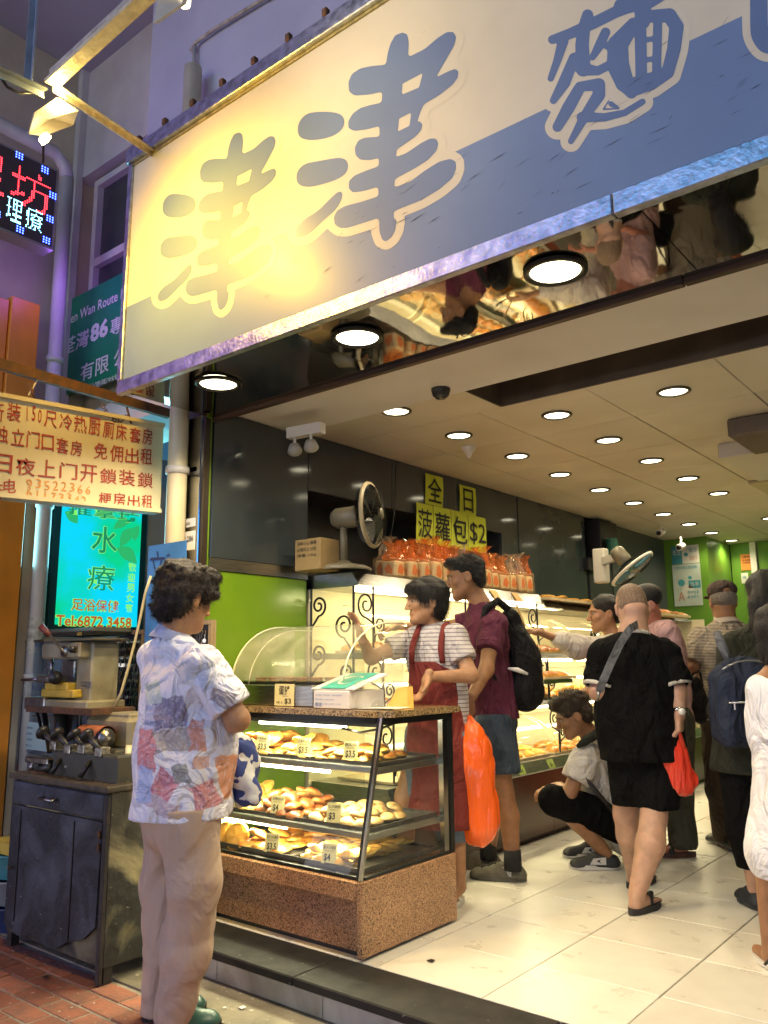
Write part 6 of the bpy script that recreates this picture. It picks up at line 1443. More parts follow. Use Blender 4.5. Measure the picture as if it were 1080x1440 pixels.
# ================================================================== people
def skin(name,c): return mat(name,c,.5,sss=.25,col2=tuple(q*.72 for q in c),vscale=22,detail=6,bump=.06,bscale=160,spec=.4)
sk_a=skin('light tan skin',(.42,.22,.115)); sk_b=skin('tan skin',(.33,.165,.08)); sk_c=skin('pale pink skin',(.50,.29,.19))
def hairm(name,c): return mat(name,c,.38,spec=.35,bump=.9,bscale=90,mapscale=(3,3,.6),var=.5,vscale=60)
h_blk=hairm('black hair',(.012,.010,.009)); h_brn=hairm('black brown permed hair',(.020,.014,.011)); h_gry=hairm('grey cropped hair',(.22,.19,.16)); h_stub=hairm('shaved stubble',(.26,.17,.11))
m_eye=mat('eye white',(.30,.25,.20),.35); m_iris=mat('dark iris',(.02,.012,.01),.15); m_lip=skin('lip skin',(.42,.17,.12))
def wrinkle(m,sc=8.5,dist=.075,st=.9,stretch=(1,1,.55)):
    t=m.node_tree;b=t.nodes['Principled BSDF'];L=t.links.new; tc=nd(t,'ShaderNodeTexCoord'); mp=nd(t,'ShaderNodeMapping'); mp.inputs['Scale'].default_value=stretch; mp.inputs['Rotation'].default_value=(.25,.3,0); L(tc.outputs['Object'],mp.inputs[0])
    n=nd(t,'ShaderNodeTexNoise'); n.inputs['Scale'].default_value=sc; n.inputs['Detail'].default_value=3; n.inputs['Distortion'].default_value=1.6; L(mp.outputs[0],n.inputs['Vector'])
    bp=nd(t,'ShaderNodeBump'); bp.inputs['Strength'].default_value=st; bp.inputs['Distance'].default_value=dist; L(n.outputs[0],bp.inputs['Height'])
    old=b.inputs['Normal'].links[0].from_socket if b.inputs['Normal'].links else None
    if old: L(old,bp.inputs['Normal'])
    L(bp.outputs[0],b.inputs['Normal']); return m
def cloth(name,c,rough=.85,c2=None,vs=8,bump=.35,bs=220,**k):
    new=name not in MATS; m=mat(name,c,rough,spec=.25,col2=c2 or tuple(q*.8 for q in c),vscale=vs,detail=6,bump=bump,bscale=bs,**k)
    return wrinkle(m) if new else m
def frame(f,u=UP):
    f=V(f).normalized(); u=V(u); u=(u-f*u.dot(f)).normalized(); return f.cross(u),f,u
def head_sdf(c,f,u,s=1.0,lean=1.0):
    r,f,u=frame(f,u); c=V(c); L=lambda x,y,z:c+(r*x+f*y+u*z)*s; S=SDF()
    S.ell(L(0,-.014,.035),(.075*s,.095*s,.083*s),(r,f,u),.02)
    S.ell(L(0,.032,-.022),(.060*s,.062*s,.088*s),(r,f,u),.03)
    S.cone(L(0,.035,-.065),L(0,.074,-.094),.040*s,.022*s,.03)
    for q in (-1,1):
        S.cone(L(q*.050,-.005,-.040),L(q*.022,.066,-.090),.022*s,.018*s,.03)
        S.ell(L(q*.038,.066,-.018),(.024*s,.022*s,.020*s),(r,f,u),.02)
        S.cone(L(q*.012,.090,.030),L(q*.045,.076,.028),.010*s,.008*s,.012)
        S.ell(L(q*.032,.096,.008),(.016*s,.010*s,.010*s),(r,f,u),.008,True)
        S.ell(L(q*.079,-.010,-.008),(.009*s,.020*s,.032*s),(r,f+r*q*.45,u),.008)
        S.ell(L(q*.088,-.004,-.004),(.006*s,.010*s,.018*s),(r,f,u),.004,True)
        S.ell(L(q*.012,.104,-.030),(.009*s,.010*s,.007*s),(r,f,u),.006)
    S.chain([L(0,.090,.022),L(0,.104,-.008),L(0,.117,-.026)],[.008*s,.009*s,.010*s],.010)
    S.cone(L(-.016,.088,-.054),L(.016,.088,-.054),.0085*s,.0085*s,.006); S.cone(L(-.014,.086,-.066),L(.014,.086,-.066),.0085*s,.0085*s,.006)
    S.ell(L(0,.081,-.092),(.018*s,.014*s,.014*s),(r,f,u),.02)
    return S,L,(r,f,u)
def hand_into(S,w,d,n,s=1.0,side=1,curl=.5,spread=.15,thumb=1):
    """w wrist, d towards the fingers, n palm normal, side: thumb side sign along d x n"""
    w=V(w); d=V(d).normalized(); n=V(n); n=(n-d*n.dot(d)).normalized(); t=d.cross(n)*side
    S.box(w+d*.048*s,(.038*s,.046*s,.014*s),(t,d,n),.014*s,.012); S.cone(w-d*.02*s,w+d*.02*s,.024*s,.026*s,.02)
    for i,(o,l) in enumerate(((.030,.072),(.010,.082),(-.010,.076),(-.029,.060))):
        cu=curl*(1+.12*i); b=w+d*.088*s+t*o*s; dd=(d+t*(o*spread*12)).normalized()
        p1=b+(dd*math.cos(cu*.5)+n*math.sin(cu*.5))*l*.45*s; p2=p1+(dd*math.cos(cu*1.3)+n*math.sin(cu*1.3))*l*.33*s; p3=p2+(dd*math.cos(cu*2)+n*math.sin(cu*2))*l*.27*s
        S.chain([b-dd*.01*s,p1,p2,p3],[.0095*s,.0088*s,.0078*s,.0066*s],.003)
    if thumb:
        b=w+d*.025*s+t*.032*s; p1=b+(d*.6+t*.7+n*.25).normalized()*.038*s; p2=p1+(d*.9+t*.25+n*.35).normalized()*.032*s; S.chain([b,p1,p2],[.013*s,.0105*s,.008*s],.006)
def shoe_sdf(heel,toe,w=.045,h=.075,up=True):
    heel=V(heel);toe=V(toe); d=(toe-heel).normalized(); S=SDF(); a=heel+d*.04; b=toe-d*.05
    S.cone(a+UP*.028,b+UP*.022,w*.82,w*.95,.02,.55,UP); S.cone(a+UP*.045,heel.lerp(toe,.45)+UP*.055,.036,.034,.03); S.cone(heel.lerp(toe,.4)+UP*.05,b+UP*.03,.034,.028,.03); S.cut(heel+UP*.012,-UP); return S
def sole_obj(heel,toe,w,m,par,t=.022,name='sole'):
    heel=V(heel);toe=V(toe); d=(toe-heel); L=d.length; d.normalize(); s=d.cross(UP); pts=[]
    for a in np.linspace(0,2*math.pi,22,endpoint=False):
        x=math.cos(a);y=math.sin(a); ww=w*(1.0 if x>0 else .86); pts.append(heel+d*(L/2+x*L/2)+s*y*ww*(1-.18*abs(x)**3))
    z=min(heel.z,toe.z); pts=[V((p.x,p.y,z+.001)) for p in pts]; return MB().prism(pts,UP*t).build(name,m,par)
def hair_strands(mb,verts,c,n,ln,wd,seed,down=.6,curl=.5,grav=None):
    R=np.random.RandomState(seed); idx=R.randint(0,len(verts),n); grav=V(grav or (0,0,-1))
    for i in idx:
        p=V(verts[i]); nn=(p-V(c)).normalized(); t=V(R.normal(size=3)).normalized(); t=(t-nn*t.dot(nn)).normalized()
        d=(nn*.35+grav*down+t*curl).normalized(); l=ln*R.uniform(.5,1.2); q=nn.cross(d); q=q.normalized()*wd if q.length>1e-4 else t*wd
        p1=p+d*l*.5; d2=(d+grav*down*.4+V(R.normal(size=3))*curl*.5-nn*.25).normalized(); p2=p1+d2*l*.5; k=len(mb.v)
        mb.add([p-q,p+q,p1+q*.7,p1-q*.7,p2],[(0,1,2,3),(3,2,4)])
def person(label,loc,group=None):
    return thing('person',loc,label,'person',group)
def finish_body(o,S,head,hands,feet,m,res=.010):
    parts=[S.mesh(res)]
    if head: parts.append(head.mesh(.0045))
    for h in hands: parts.append(h.mesh(.0036))
    for h in feet: parts.append(h.mesh(.006))
    return link('body',np_mesh('body',parts,m),o)
def lims(S,pts,rs,k=.02): S.chain(pts,rs,k)
def torso(S,nb,shl,shr,pel,tf,w=.16,wp=.155,dep=.64,infl=0,wb=None):
    nb,shl,shr,pel,tf=map(V,(nb,shl,shr,pel,tf)); mid=(shl+shr)/2; ax=(mid-pel).normalized(); sd=(shr-shl).normalized()
    c1=mid-ax*.10; c2=mid.lerp(pel,.60); tf=(tf-ax*tf.dot(ax)).normalized()
    wb=wb or (w+wp)/2-.015
    S.cone(c1-ax*0,c2,w+infl,wb+infl,.05,dep,tf); S.cone(c2,pel,wb+infl,wp+infl,.05,dep+.06,tf)
    S.chain([shl,nb-ax*.015,shr],[.050+infl,.052+infl,.050+infl],.04)
    S.cone(shl-ax*.01,c1+(shl-mid)*.5,.055+infl,.09+infl,.04); S.cone(shr-ax*.01,c1+(shr-mid)*.5,.055+infl,.09+infl,.04)
def sleeve(p,e,fr,r0,r1,ns=1,amp=.004):
    p=V(p);e=V(e);c=p.lerp(e,fr);d=(e-p).normalized(); S=SDF(); S.cone(p,c+d*r1*.6,r0,r1,.02); S.noise(amp,(26,26,26),ns); S.cut(c,d); return S
def collar(o,nb,tf,r,m,h=.04,name='collar',drop=.28,thick=.010):
    axd=(UP+V(tf)*drop).normalized(); c=V(nb)-UP*.012
    q=MB().lathe(c,[(r*1.30,-.022),(r*1.12,-.004),(r*1.0,h*.5),(r*.98,h),(r*1.06,h+.002),(r*1.14,h*.45),(r*1.42,-.012),(r*1.45,-.024)],22,axd).build(name,m,o,True); return q
def eyes(o,L,ax,s,lids=True):
    mb=MB(); m2=MB()
    for q in (-1,1):
        mb.lathe(L(q*.031,.079,.008),[(.001,.0115*s),(.008*s,.009*s),(.0115*s,0)],10,ax[1]); m2.lathe(L(q*.031,.0795,.008),[(.001,.0125*s),(.0075*s,.0105*s)],8,ax[1])
    mb.build('eye',m_eye,o,True); m2.build('iris',m_iris,o,True)
    mb=MB()
    for q in (-1,1): mb.tube([L(q*.016,.099,.026),L(q*.032,.098,.031),L(q*.048,.086,.026)],[.002*s,.003*s,.0015*s],5)
    mb.build('eyebrow',h_blk,o,True)
    MB().tube([L(-.021,.094,-.060),L(0,.099,-.060),L(.021,.094,-.060)],[.003*s,.004*s,.003*s],6).build('lips',m_lip,o,True)
# ------------------------------------------------------------------ elderly woman in the printed blouse (on the pavement)
def blouse_mat():
    m=bpy.data.materials.new('printed blouse'); m.use_nodes=True; t=m.node_tree;b=t.nodes['Principled BSDF'];L=t.links.new; b.inputs['Roughness'].default_value=.8; b.inputs['Specular IOR Level'].default_value=.2
    tc=nd(t,'ShaderNodeTexCoord'); nz=nd(t,'ShaderNodeTexNoise'); nz.inputs['Scale'].default_value=5; L(tc.outputs['Object'],nz.inputs['Vector'])
    vm=nd(t,'ShaderNodeVectorMath'); vm.operation='MULTIPLY_ADD'; vm.inputs[1].default_value=(.05,.05,.05); nz.inputs['Scale'].default_value=14; L(nz.outputs['Color'],vm.inputs[0]); L(tc.outputs['Object'],vm.inputs[2])
    W=(.72,.72,.82,1); src=vm.outputs[0]
    n2=nd(t,'ShaderNodeTexNoise'); n2.inputs['Scale'].default_value=60; n2.inputs['Detail'].default_value=8; n2.inputs['Roughness'].default_value=.7; L(tc.outputs['Object'],n2.inputs['Vector'])
    r2=nd(t,'ShaderNodeValToRGB'); r2.color_ramp.elements[0].position=.50; r2.color_ramp.elements[1].position=.60; r2.color_ramp.elements[0].color=(0,0,0,1); r2.color_ramp.elements[1].color=(.40,.40,.40,1); L(n2.outputs[0],r2.inputs[0])
    cur=None; off=V((.025,.025,.025))
    for (px,py,hw,hh,rot,c) in ((230,1004,27,24,.1,(.17,.14,.27)),(234,1043,28,15,.1,(.33,.28,.27)),(196,1058,15,32,.05,(.60,.17,.20)),(272,1035,13,24,0,(.60,.22,.14)),(225,1108,20,19,-.5,(.55,.15,.22)),(222,1138,26,9,-.4,(.42,.33,.45)),(281,1124,17,20,.3,(.62,.20,.24)),
       (249,1090,12,14,.2,(.22,.23,.23)),(314,1100,15,32,.1,(.75,.29,.12)),(328,1118,8,16,0,(.75,.58,.18)),(312,982,20,12,-.4,(.24,.21,.25)),(330,1006,15,12,-.4,(.33,.26,.56)),(262,945,20,15,.4,(.50,.50,.57)),(290,952,14,18,.3,(.44,.47,.58)),(194,1108,12,26,0,(.36,.46,.80)),(205,975,12,18,.2,(.56,.64,.60)),(278,1075,12,8,0,(.62,.34,.28)),(200,1010,10,16,.1,(.40,.44,.72))):
        c0=PD(px,py,3.02)+off; u=HR*math.cos(rot)+UP*math.sin(rot); w=UP*math.cos(rot)-HR*math.sin(rot); k=3.2/1166
        def absdot(ax,h):
            sb=nd(t,'ShaderNodeVectorMath'); sb.operation='SUBTRACT'; L(src,sb.inputs[0]); sb.inputs[1].default_value=c0; d=nd(t,'ShaderNodeVectorMath'); d.operation='DOT_PRODUCT'; L(sb.outputs[0],d.inputs[0]); d.inputs[1].default_value=ax/h
            a_=nd(t,'ShaderNodeMath'); a_.operation='ABSOLUTE'; L(d.outputs['Value'],a_.inputs[0]); return a_.outputs[0]
        mxx=nd(t,'ShaderNodeMath'); mxx.operation='MAXIMUM'; L(absdot(u,hw*k*.88),mxx.inputs[0]); L(absdot(w,hh*k*.88),mxx.inputs[1])
        dp=absdot(HF,.24); m3=nd(t,'ShaderNodeMath'); m3.operation='MAXIMUM'; L(mxx.outputs[0],m3.inputs[0]); L(dp,m3.inputs[1])
        mr=nd(t,'ShaderNodeMapRange'); mr.inputs['From Min'].default_value=1.06; mr.inputs['From Max'].default_value=.94; L(m3.outputs[0],mr.inputs[0])
        sb=nd(t,'ShaderNodeMath'); sb.operation='SUBTRACT'; sb.use_clamp=True; L(mr.outputs[0],sb.inputs[0]); L(r2.outputs[0],sb.inputs[1])
        mx=nd(t,'ShaderNodeMix'); mx.data_type='RGBA'; L(sb.outputs[0],mx.inputs[0]); mx.inputs[7].default_value=(*[q*.82+.12 for q in c],1)
        if cur is None: mx.inputs[6].default_value=W
        else: L(cur,mx.inputs[6])
        cur=mx.outputs[2]
    wv=nd(t,'ShaderNodeTexWave'); wv.inputs['Scale'].default_value=30; wv.inputs['Distortion'].default_value=22; wv.inputs['Detail'].default_value=2; L(src,wv.inputs['Vector'])
    r3=nd(t,'ShaderNodeValToRGB'); r3.color_ramp.elements[0].position=.03; r3.color_ramp.elements[1].position=.09; r3.color_ramp.elements[0].color=(.5,.5,.58,1); r3.color_ramp.elements[1].color=(1,1,1,1); L(wv.outputs[0],r3.inputs[0])
    m2=nd(t,'ShaderNodeMix'); m2.data_type='RGBA'; m2.blend_type='MULTIPLY'; m2.inputs[0].default_value=.28; L(cur,m2.inputs[6]); L(r3.outputs[0],m2.inputs[7]); L(m2.outputs[2],b.inputs['Base Color'])
    n3=nd(t,'ShaderNodeTexNoise'); n3.inputs['Scale'].default_value=9; n3.inputs['Detail'].default_value=3; n3.inputs['Distortion'].default_value=1.2; L(tc.outputs['Object'],n3.inputs['Vector']); bp=nd(t,'ShaderNodeBump'); bp.inputs['Strength'].default_value=.9; bp.inputs['Distance'].default_value=.07; L(n3.outputs[0],bp.inputs['Height']); L(bp.outputs[0],b.inputs['Normal'])
    return m
tf=(HR*.88+HF*.47).normalized(); side=tf.cross(UP)
o=person('elderly woman in a printed blouse and beige trousers standing on the pavement',PD(238,1440,3.25)*1)
hc=PD(262,842,3.22); nb=PD(243,903,3.22); shl=PD(222,925,3.40); shr=PD(286,932,3.10); pel=PD(252,1130,3.24)
hf=(HR*.64+HF*.76-UP*.28).normalized(); HS,L,ax=head_sdf(hc,hf,UP,1.0)
HS.chain([L(0,-.025,-.06),nb+UP*.0,nb-UP*.05],[.052,.055,.060],.03)
elr=PD(335,1012,3.10); wrr=PD(300,1030,3.36); ell=PD(300,1015,3.56); wrl=PD(325,1020,3.30)
B=SDF(); torso(B,nb,shl,shr,pel,tf,.135,.14,.8)
B.chain([shr,elr,wrr],[.048,.042,.028]).chain([shl,ell,wrl],[.048,.040,.027])
akr=PD(243,1425,3.18);akl=PD(224,1420,3.32)
B.chain([pel+side*.08,PD(270,1285,3.17),akr],[.08,.055,.038]).chain([pel-side*.08,PD(236,1285,3.36),akl],[.08,.055,.038])
H1=SDF(); hand_into(H1,wrr,(ell-wrr),-tf,.95,1,.8); H2=SDF(); hand_into(H2,wrl,(elr-wrl),-tf,.95,-1,.8)
finish_body(o,B,HS,[H1,H2],[],sk_a)
Bl=SDF(); torso(Bl,nb-UP*.02,shl,shr,PD(255,1140,3.24),tf,.132,.174,.95,.008,.158)

Bl.ell(PD(290,1045,3.2),(.10,.10,.16),None,.06)
Bl.noise(.0065,(13,13,8),3).noise(.0030,(34,34,20),8); zc=PD(252,1146,3.24).z; Bl.cut((0,0,zc),(0,0,-1)); Bl.cut(shr.lerp(elr,.90)+ (elr-shr).normalized()*0,(0,0,0) if False else (elr-shr).normalized()) if False else None
sdf_obj('blouse',[Bl,sleeve(shr,elr,.80,.066,.078,4,.006),sleeve(shl,ell,.85,.062,.074,5,.006)],.008,blouse_mat(),o)
# collar
collar(o,nb+UP*.035-tf*.005,tf,.058,mat('pale blue collar',(.42,.46,.66),.8,bump=.3,bscale=60,var=.3,vscale=30),.045)
T=SDF(); T.chain([pel+side*.07+UP*.02,PD(274,1240,3.17),PD(262,1340,3.17),akr+UP*.0],[.116,.088,.072,.060],.03); T.chain([pel-side*.07+UP*.02,PD(236,1240,3.34),PD(232,1340,3.33),akl],[.116,.088,.072,.060],.03)
T.ell(pel-UP*.05,(.138,.138,.12),None,.05); T.noise(.006,(9,9,9),5).noise(.003,(24,24,16),6); T.cut((0,0,PD(240,1436,3.25).z),(0,0,-1)); T.cut((0,0,zc+.045),UP)
sdf_obj('trousers',T,.008,wrinkle(mat('beige trousers',(.46,.34,.26),.75,spec=.25,col2=(.42,.31,.24),vscale=5,bump=.12,bscale=300),4.5,.07,.6,(1,1,.6)),o)
for a,dd in ((akr,3.18),(akl,3.36)):
    hl=V((a.x,a.y,-.119))-tf*.06; sdf_obj('shoe',shoe_sdf(hl,hl+tf*.24,.044),.006,mat('green shoe',(.03,.09,.07),.35,bump=.1,bscale=40),o); sole_obj(hl,hl+tf*.24,.045,m_blk,o)
Hh=SDF(); r,f,u=ax
Hh.ell(L(0,-.030,.050),(.092,.108,.092),ax,.03); Hh.ell(L(0,-.058,-.015),(.088,.068,.085),ax,.03); Hh.ell(L(0,.045,.090),(.075,.055,.038),ax,.03); Hh.ell(L(.074,.02,.035),(.022,.045,.045),ax,.02)
Hh.noise(.008,(50,50,50),2).noise(.005,(110,110,110),4)
Hh.ell(L(.088,-.002,-.018),(.030,.026,.045),ax,.012,True); Hh.ell(L(0,.105,-.02),(.09,.05,.09),ax,.02,True)
ho=sdf_obj('hair',Hh,.0055,h_brn,o); mb=MB(); hair_strands(mb,[v.co for v in ho.data.vertices],hc,6000,.026,.0008,1,.6,.8); q=mb.build('hair_wisps',h_brn,ho)
MB().lathe(L(.090,-.004,-.040),[(.001,-.003),(.005,0),(.001,.004)],8,UP).build('earring',m_steel,o,True) if False else None
# cloth bag hanging from her arm
m_bagp=mat('navy floral cloth',(.62,.62,.60),.8,col2=(.03,.05,.20),vscale=16,detail=2,thresh=(.50,.52),bump=.3,bscale=60)
bg_=thing('cloth_bag',PD(342,1090,3.35),'navy and white floral cloth bag held in front of the elderly woman','bag')
S=SDF(); S.chain([PD(330,1040,3.33),PD(338,1075,3.34),PD(340,1112,3.35)],[.045,.062,.055],.03); S.cone(PD(348,1090,3.3),PD(358,1118,3.3),.03,.026,.02); S.noise(.008,(40,40,30),3); sdf_obj('bag_body',S,.007,m_bagp,bg_)
MB().tube([PD(325,1030,3.32),PD(333,1045,3.30),PD(340,1070,3.28)],.008,6).build('bag_strap',m_bagp,bg_,True)
# ------------------------------------------------------------------ shop worker in the apron
tf=(-HR*.42-HF*.90).normalized(); side=tf.cross(UP)
hc=PD(599,846,4.33); hf=(-HR*.93-HF*.30-UP*.10); nb=PD(611,884,4.36); shr=PD(586,899,4.42); shl=PD(639,896,4.28); pel=PD(618,1035,4.40)
o=person('bakery worker with short black hair in a striped shirt and maroon apron behind the counter',PD(618,1250,4.4))
HS,L,ax=head_sdf(hc,hf,UP,.98); HS.chain([L(0,-.02,-.06),nb,nb-UP*.05],[.045,.050,.055],.03)
elr=PD(522,925,4.34); wrr=PD(509,898,4.26); ell=PD(662,950,4.20); wll=PD(602,952,4.10)
B=SDF(); torso(B,nb,shl,shr,pel,tf,.13,.14,.7); B.chain([shr,elr,wrr],[.046,.036,.024]).chain([shl,ell,wll],[.048,.038,.025])
fl1=PZ(646,1268,0); akl=V((fl1.x,fl1.y,.07)); akr=akl-HR*.26+HF*.05
B.chain([pel-side*.08,PD(640,1130,4.36),akl],[.08,.055,.034]).chain([pel+side*.08,akr+UP*.42,akr],[.08,.055,.034])
B.cone(akl,akl+tf*.12-UP*.045,.03,.026); B.cone(akr,akr+tf*.12-UP*.045,.03,.026)
H1=SDF(); hand_into(H1,wrr,(UP*.85-HR*.25),(-HR*.8-UP*.2-HF*.3),.9,1,.35); H2=SDF(); hand_into(H2,wll,(-HR*.35-UP*.95),(-HF*.2-HR*.9),.95,-1,.75,.25)
finish_body(o,B,HS,[H1,H2],[],sk_a); eyes(o,L,ax,.98)
def stripe_mat(name,base,line,sc,axis='Z',w=.12,bend=.0,rot=(0,0,0)):
    m=mat(name,base,.85,spec=.2,bump=.2,bscale=120); t=m.node_tree;b=t.nodes['Principled BSDF'];Lk=t.links.new; tc=nd(t,'ShaderNodeTexCoord'); mp=nd(t,'ShaderNodeMapping'); mp.inputs['Rotation'].default_value=rot; Lk(tc.outputs['Object'],mp.inputs[0])
    wv=nd(t,'ShaderNodeTexWave'); wv.bands_direction=axis; wv.inputs['Scale'].default_value=sc; wv.inputs['Distortion'].default_value=bend; wv.inputs['Detail'].default_value=0; Lk(mp.outputs[0],wv.inputs['Vector'])
    r=nd(t,'ShaderNodeValToRGB'); r.color_ramp.elements[0].position=w; r.color_ramp.elements[1].position=w+.08; r.color_ramp.elements[0].color=(*line,1); r.color_ramp.elements[1].color=(*base,1); Lk(wv.outputs[0],r.inputs[0]); Lk(r.outputs[0],b.inputs['Base Color']); return wrinkle(m)
S=SDF(); torso(S,nb-UP*.015,shl,shr,pel-UP*.04,tf,.145,.155,.75,.008); S.noise(.005,(17,17,11),7); S.cut(pel-UP*.08,-UP)
sdf_obj('striped_shirt',[S,sleeve(shl,ell,.62,.068,.066,3),sleeve(shr,elr,.60,.064,.060,4)],.008,stripe_mat('grey striped shirt',(.50,.47,.46),(.22,.17,.20),15,'Z',.10),o)
collar(o,nb,tf,.052,cloth('pink collar',(.50,.14,.17)),.04,'pink_collar',.45)
m_apr=cloth('maroon apron',(.20,.032,.026),.7,(.16,.026,.022),6,.15,200)
A=SDF(); mid=(shl+shr)/2; ctr=mid.lerp(pel,.5); A.cone(mid-UP*.13,ctr,.150,.152,.03,.80,tf); A.cone(ctr,pel-UP*.05,.156,.175,.03,.85,tf); A.cone(pel-UP*.05,pel-UP*.42,.178,.20,.03,.8,tf); A.noise(.005,(16,16,6),3)
A.cut(ctr+tf*.03,-tf); A.cut(mid-UP*.12,UP); A.cut(pel-UP*.44,-UP)
A1=SDF(); A1.ops=list(A.ops); A1.cut(mid+side*.10,side+UP*.12); A1.cut(mid-side*.10,-side+UP*.12); sdf_obj('apron',A1,.008,m_apr,o)
for q in (-1,1): MB().tube([mid+tf*.122-UP*.13+side*q*.085,mid+tf*.128+side*q*.080-UP*.06,mid+tf*.100+side*q*.075+UP*.0,mid+side*q*.070+tf*.05+UP*.060,mid+side*q*.066-tf*.02+UP*.075,mid-tf*.08+side*q*.055+UP*.04],[.014,.016,.016,.015,.014,.013],6).build('apron_strap',m_apr,o,True)
S=SDF(); S.chain([pel-side*.07,PD(638,1165,4.36)],[.115,.095],.03).chain([pel+side*.07,(pel+side*.07).lerp(akr,.38)],[.115,.095],.03); S.noise(.003,(20,20,8),2); S.cut(PD(640,1182,4.36),-UP); sdf_obj('denim_shorts',S,.009,cloth('pale denim',(.16,.20,.24),.8,(.11,.15,.19)),o)
for a in (akl,akr):
    h=V((a.x,a.y,.001))-tf*.05; sole_obj(h,h+tf*.22,.040,mat('white sandal',(.6,.57,.5),.5),o,.024); MB().tube([h+tf*.12+side*.04+UP*.02,h+tf*.13+UP*.06,h+tf*.12-side*.04+UP*.02],.010,6).build('sandal_strap',MATS['white sandal'],o,True)
Hh=SDF(); Hh.ell(L(0,-.022,.045),(.092,.108,.088),ax,.02); Hh.ell(L(0,-.055,-.03),(.082,.06,.075),ax,.03); Hh.ell(L(0,.06,.075),(.07,.045,.035),ax,.03); Hh.noise(.004,(60,60,60),2)
for q in (-1,1): Hh.ell(L(q*.086,.005,-.022),(.022,.020,.030),ax,.01,True)
Hh.ell(L(0,.115,-.012),(.10,.062,.068),ax,.012,True); Hh.ell(L(0,.07,-.07),(.1,.08,.05),ax,.012,True)
ho=sdf_obj('hair',Hh,.006,h_blk,o); mb=MB(); hair_strands(mb,[v.co for v in ho.data.vertices],hc,3600,.040,.0010,2,1.1,.35); mb.build('hair_wisps',h_blk,ho)
# ------------------------------------------------------------------ man in the purple polo shirt
tf=(-HR*.96+HF*.28).normalized(); side=tf.cross(UP)
hc=PD(655,812,4.80); hf=(-HR*.92+HF*.1-UP*.22); nb=PD(676,853,4.80); shl=PD(693,880,4.63); shr=PD(664,876,4.98); pel=PD(696,1015,4.80)
o=person('young man in a purple polo shirt and denim shorts reaching towards the display',PD(700,1235,4.75))
HS,L,ax=head_sdf(hc,hf,UP+HR*.1,1.05); HS.chain([L(0,-.02,-.06),nb,nb-UP*.05],[.052,.058,.062],.03)
ell=PD(684,942,4.50); wll=PD(660,985,4.38); elr=PD(628,882,5.0); wrr=PD(560,880,5.0)
fn=PZ(722,1240,0); akn=V((fn.x,fn.y,.09)); akf=akn+HF*.26-HR*.10
B=SDF(); torso(B,nb,shl,shr,pel,tf,.15,.145,.66); B.chain([shl,ell,wll],[.050,.040,.027]).chain([shr,elr,wrr],[.048,.038,.026])
kn=PD(707,1112,4.74); kf=PD(690,1112,4.96)
B.chain([pel-side*.085,kn,kn.lerp(akn,.35)+HR*.015,akn],[.085,.058,.056,.038]).chain([pel+side*.085,kf,kf.lerp(akf,.35)+HR*.015,akf],[.085,.058,.056,.038])
H1=SDF(); hand_into(H1,wll,(-HR*.25-UP),(HF*.6-HR*.6),1.05,1,1.15); H2=SDF(); hand_into(H2,wrr,(-HR-UP*.2),-UP,1.0,1,.9)
finish_body(o,B,HS,[H1,H2],[],sk_b); eyes(o,L,ax,1.05)
m_pur=cloth('purple polo',(.105,.020,.045),.8,(.08,.016,.036),6,.3,260)
S=SDF(); torso(S,nb-UP*.02,shl,shr,pel-UP*.02,tf,.160,.155,.78,.010,.150); S.noise(.007,(15,15,9),9).noise(.0015,(50,50,20),3); S.cut(PD(690,1010,4.8)+UP*0,-UP)
S.cut(shl.lerp(ell,.66)+(ell-shl).normalized()*.3,(0,0,-1)) if False else None
sdf_obj('polo_shirt',[S,sleeve(shl,ell,.60,.072,.070,3,.005),sleeve(shr,elr,.62,.068,.062,4)],.008,m_pur,o)
collar(o,nb,tf,.058,m_pur,.045,'collar',.35)
m_den=cloth('dark denim',(.022,.035,.055),.85,(.06,.085,.12),14,.3,200)
S=SDF(); S.chain([pel-side*.07-UP*.01,PD(706,1078,4.73)],[.120,.100],.03).chain([pel+side*.07-UP*.01,PD(690,1078,4.96)],[.120,.100],.03); S.noise(.004,(20,20,9),12); S.cut(PD(705,1086,4.74),-UP); S.cut(pel+UP*.05,UP); sdf_obj('denim_shorts',S,.008,m_den,o)
m_sn=mat('olive sneaker suede',(.085,.075,.05),.8,col2=(.13,.12,.09),vscale=30,bump=.4,bscale=120); m_solg=mat('grey rubber sole',(.10,.095,.075),.6,bump=.4,bscale=80)
for a,c in ((akn,1),(akf,0)):
    h=V((a.x,a.y,.001))+HR*.07; t_=h+tf*.31; sdf_obj('sneaker',shoe_sdf(h,t_,.050),.006,m_sn,o); sole_obj(h+HR*.004,t_,.052,m_solg,o,.030)
    MB().cyl(a-UP*.03,a+UP*.075,.050,.046).build('sock',mat('black sock',(.01,.01,.01),.9),o,True)
    if c:
        s_=-side; q=h+tf*.125+s_*.047+UP*.030; mb=MB(); text_into(mb,'N',q,tf*-1,(UP+side*.25),.052,.045,.05); mb.build('sneaker_mark',mat('pale mark',(.45,.45,.42),.5),o)
        MB().tube([h+tf*(.16+.02*i)+s_*(.02-.01*(i%2)*4)+UP*(.088-.006*i) for i in range(5)],.004,5).build('laces',m_blk,o,True)
Hh=SDF(); Hh.ell(L(0,-.024,.048),(.084,.102,.082),ax,.02); Hh.ell(L(0,-.065,-.02),(.075,.045,.06),ax,.03); Hh.ell(L(0,.055,.095),(.06,.045,.026),ax,.03); Hh.noise(.003,(80,80,80),2)
for q in (-1,1): Hh.ell(L(q*.086,.0,-.02),(.022,.030,.045),ax,.01,True)
Hh.ell(L(0,.115,.0),(.10,.050,.07),ax,.012,True); Hh.ell(L(0,.05,-.08),(.1,.09,.055),ax,.012,True)
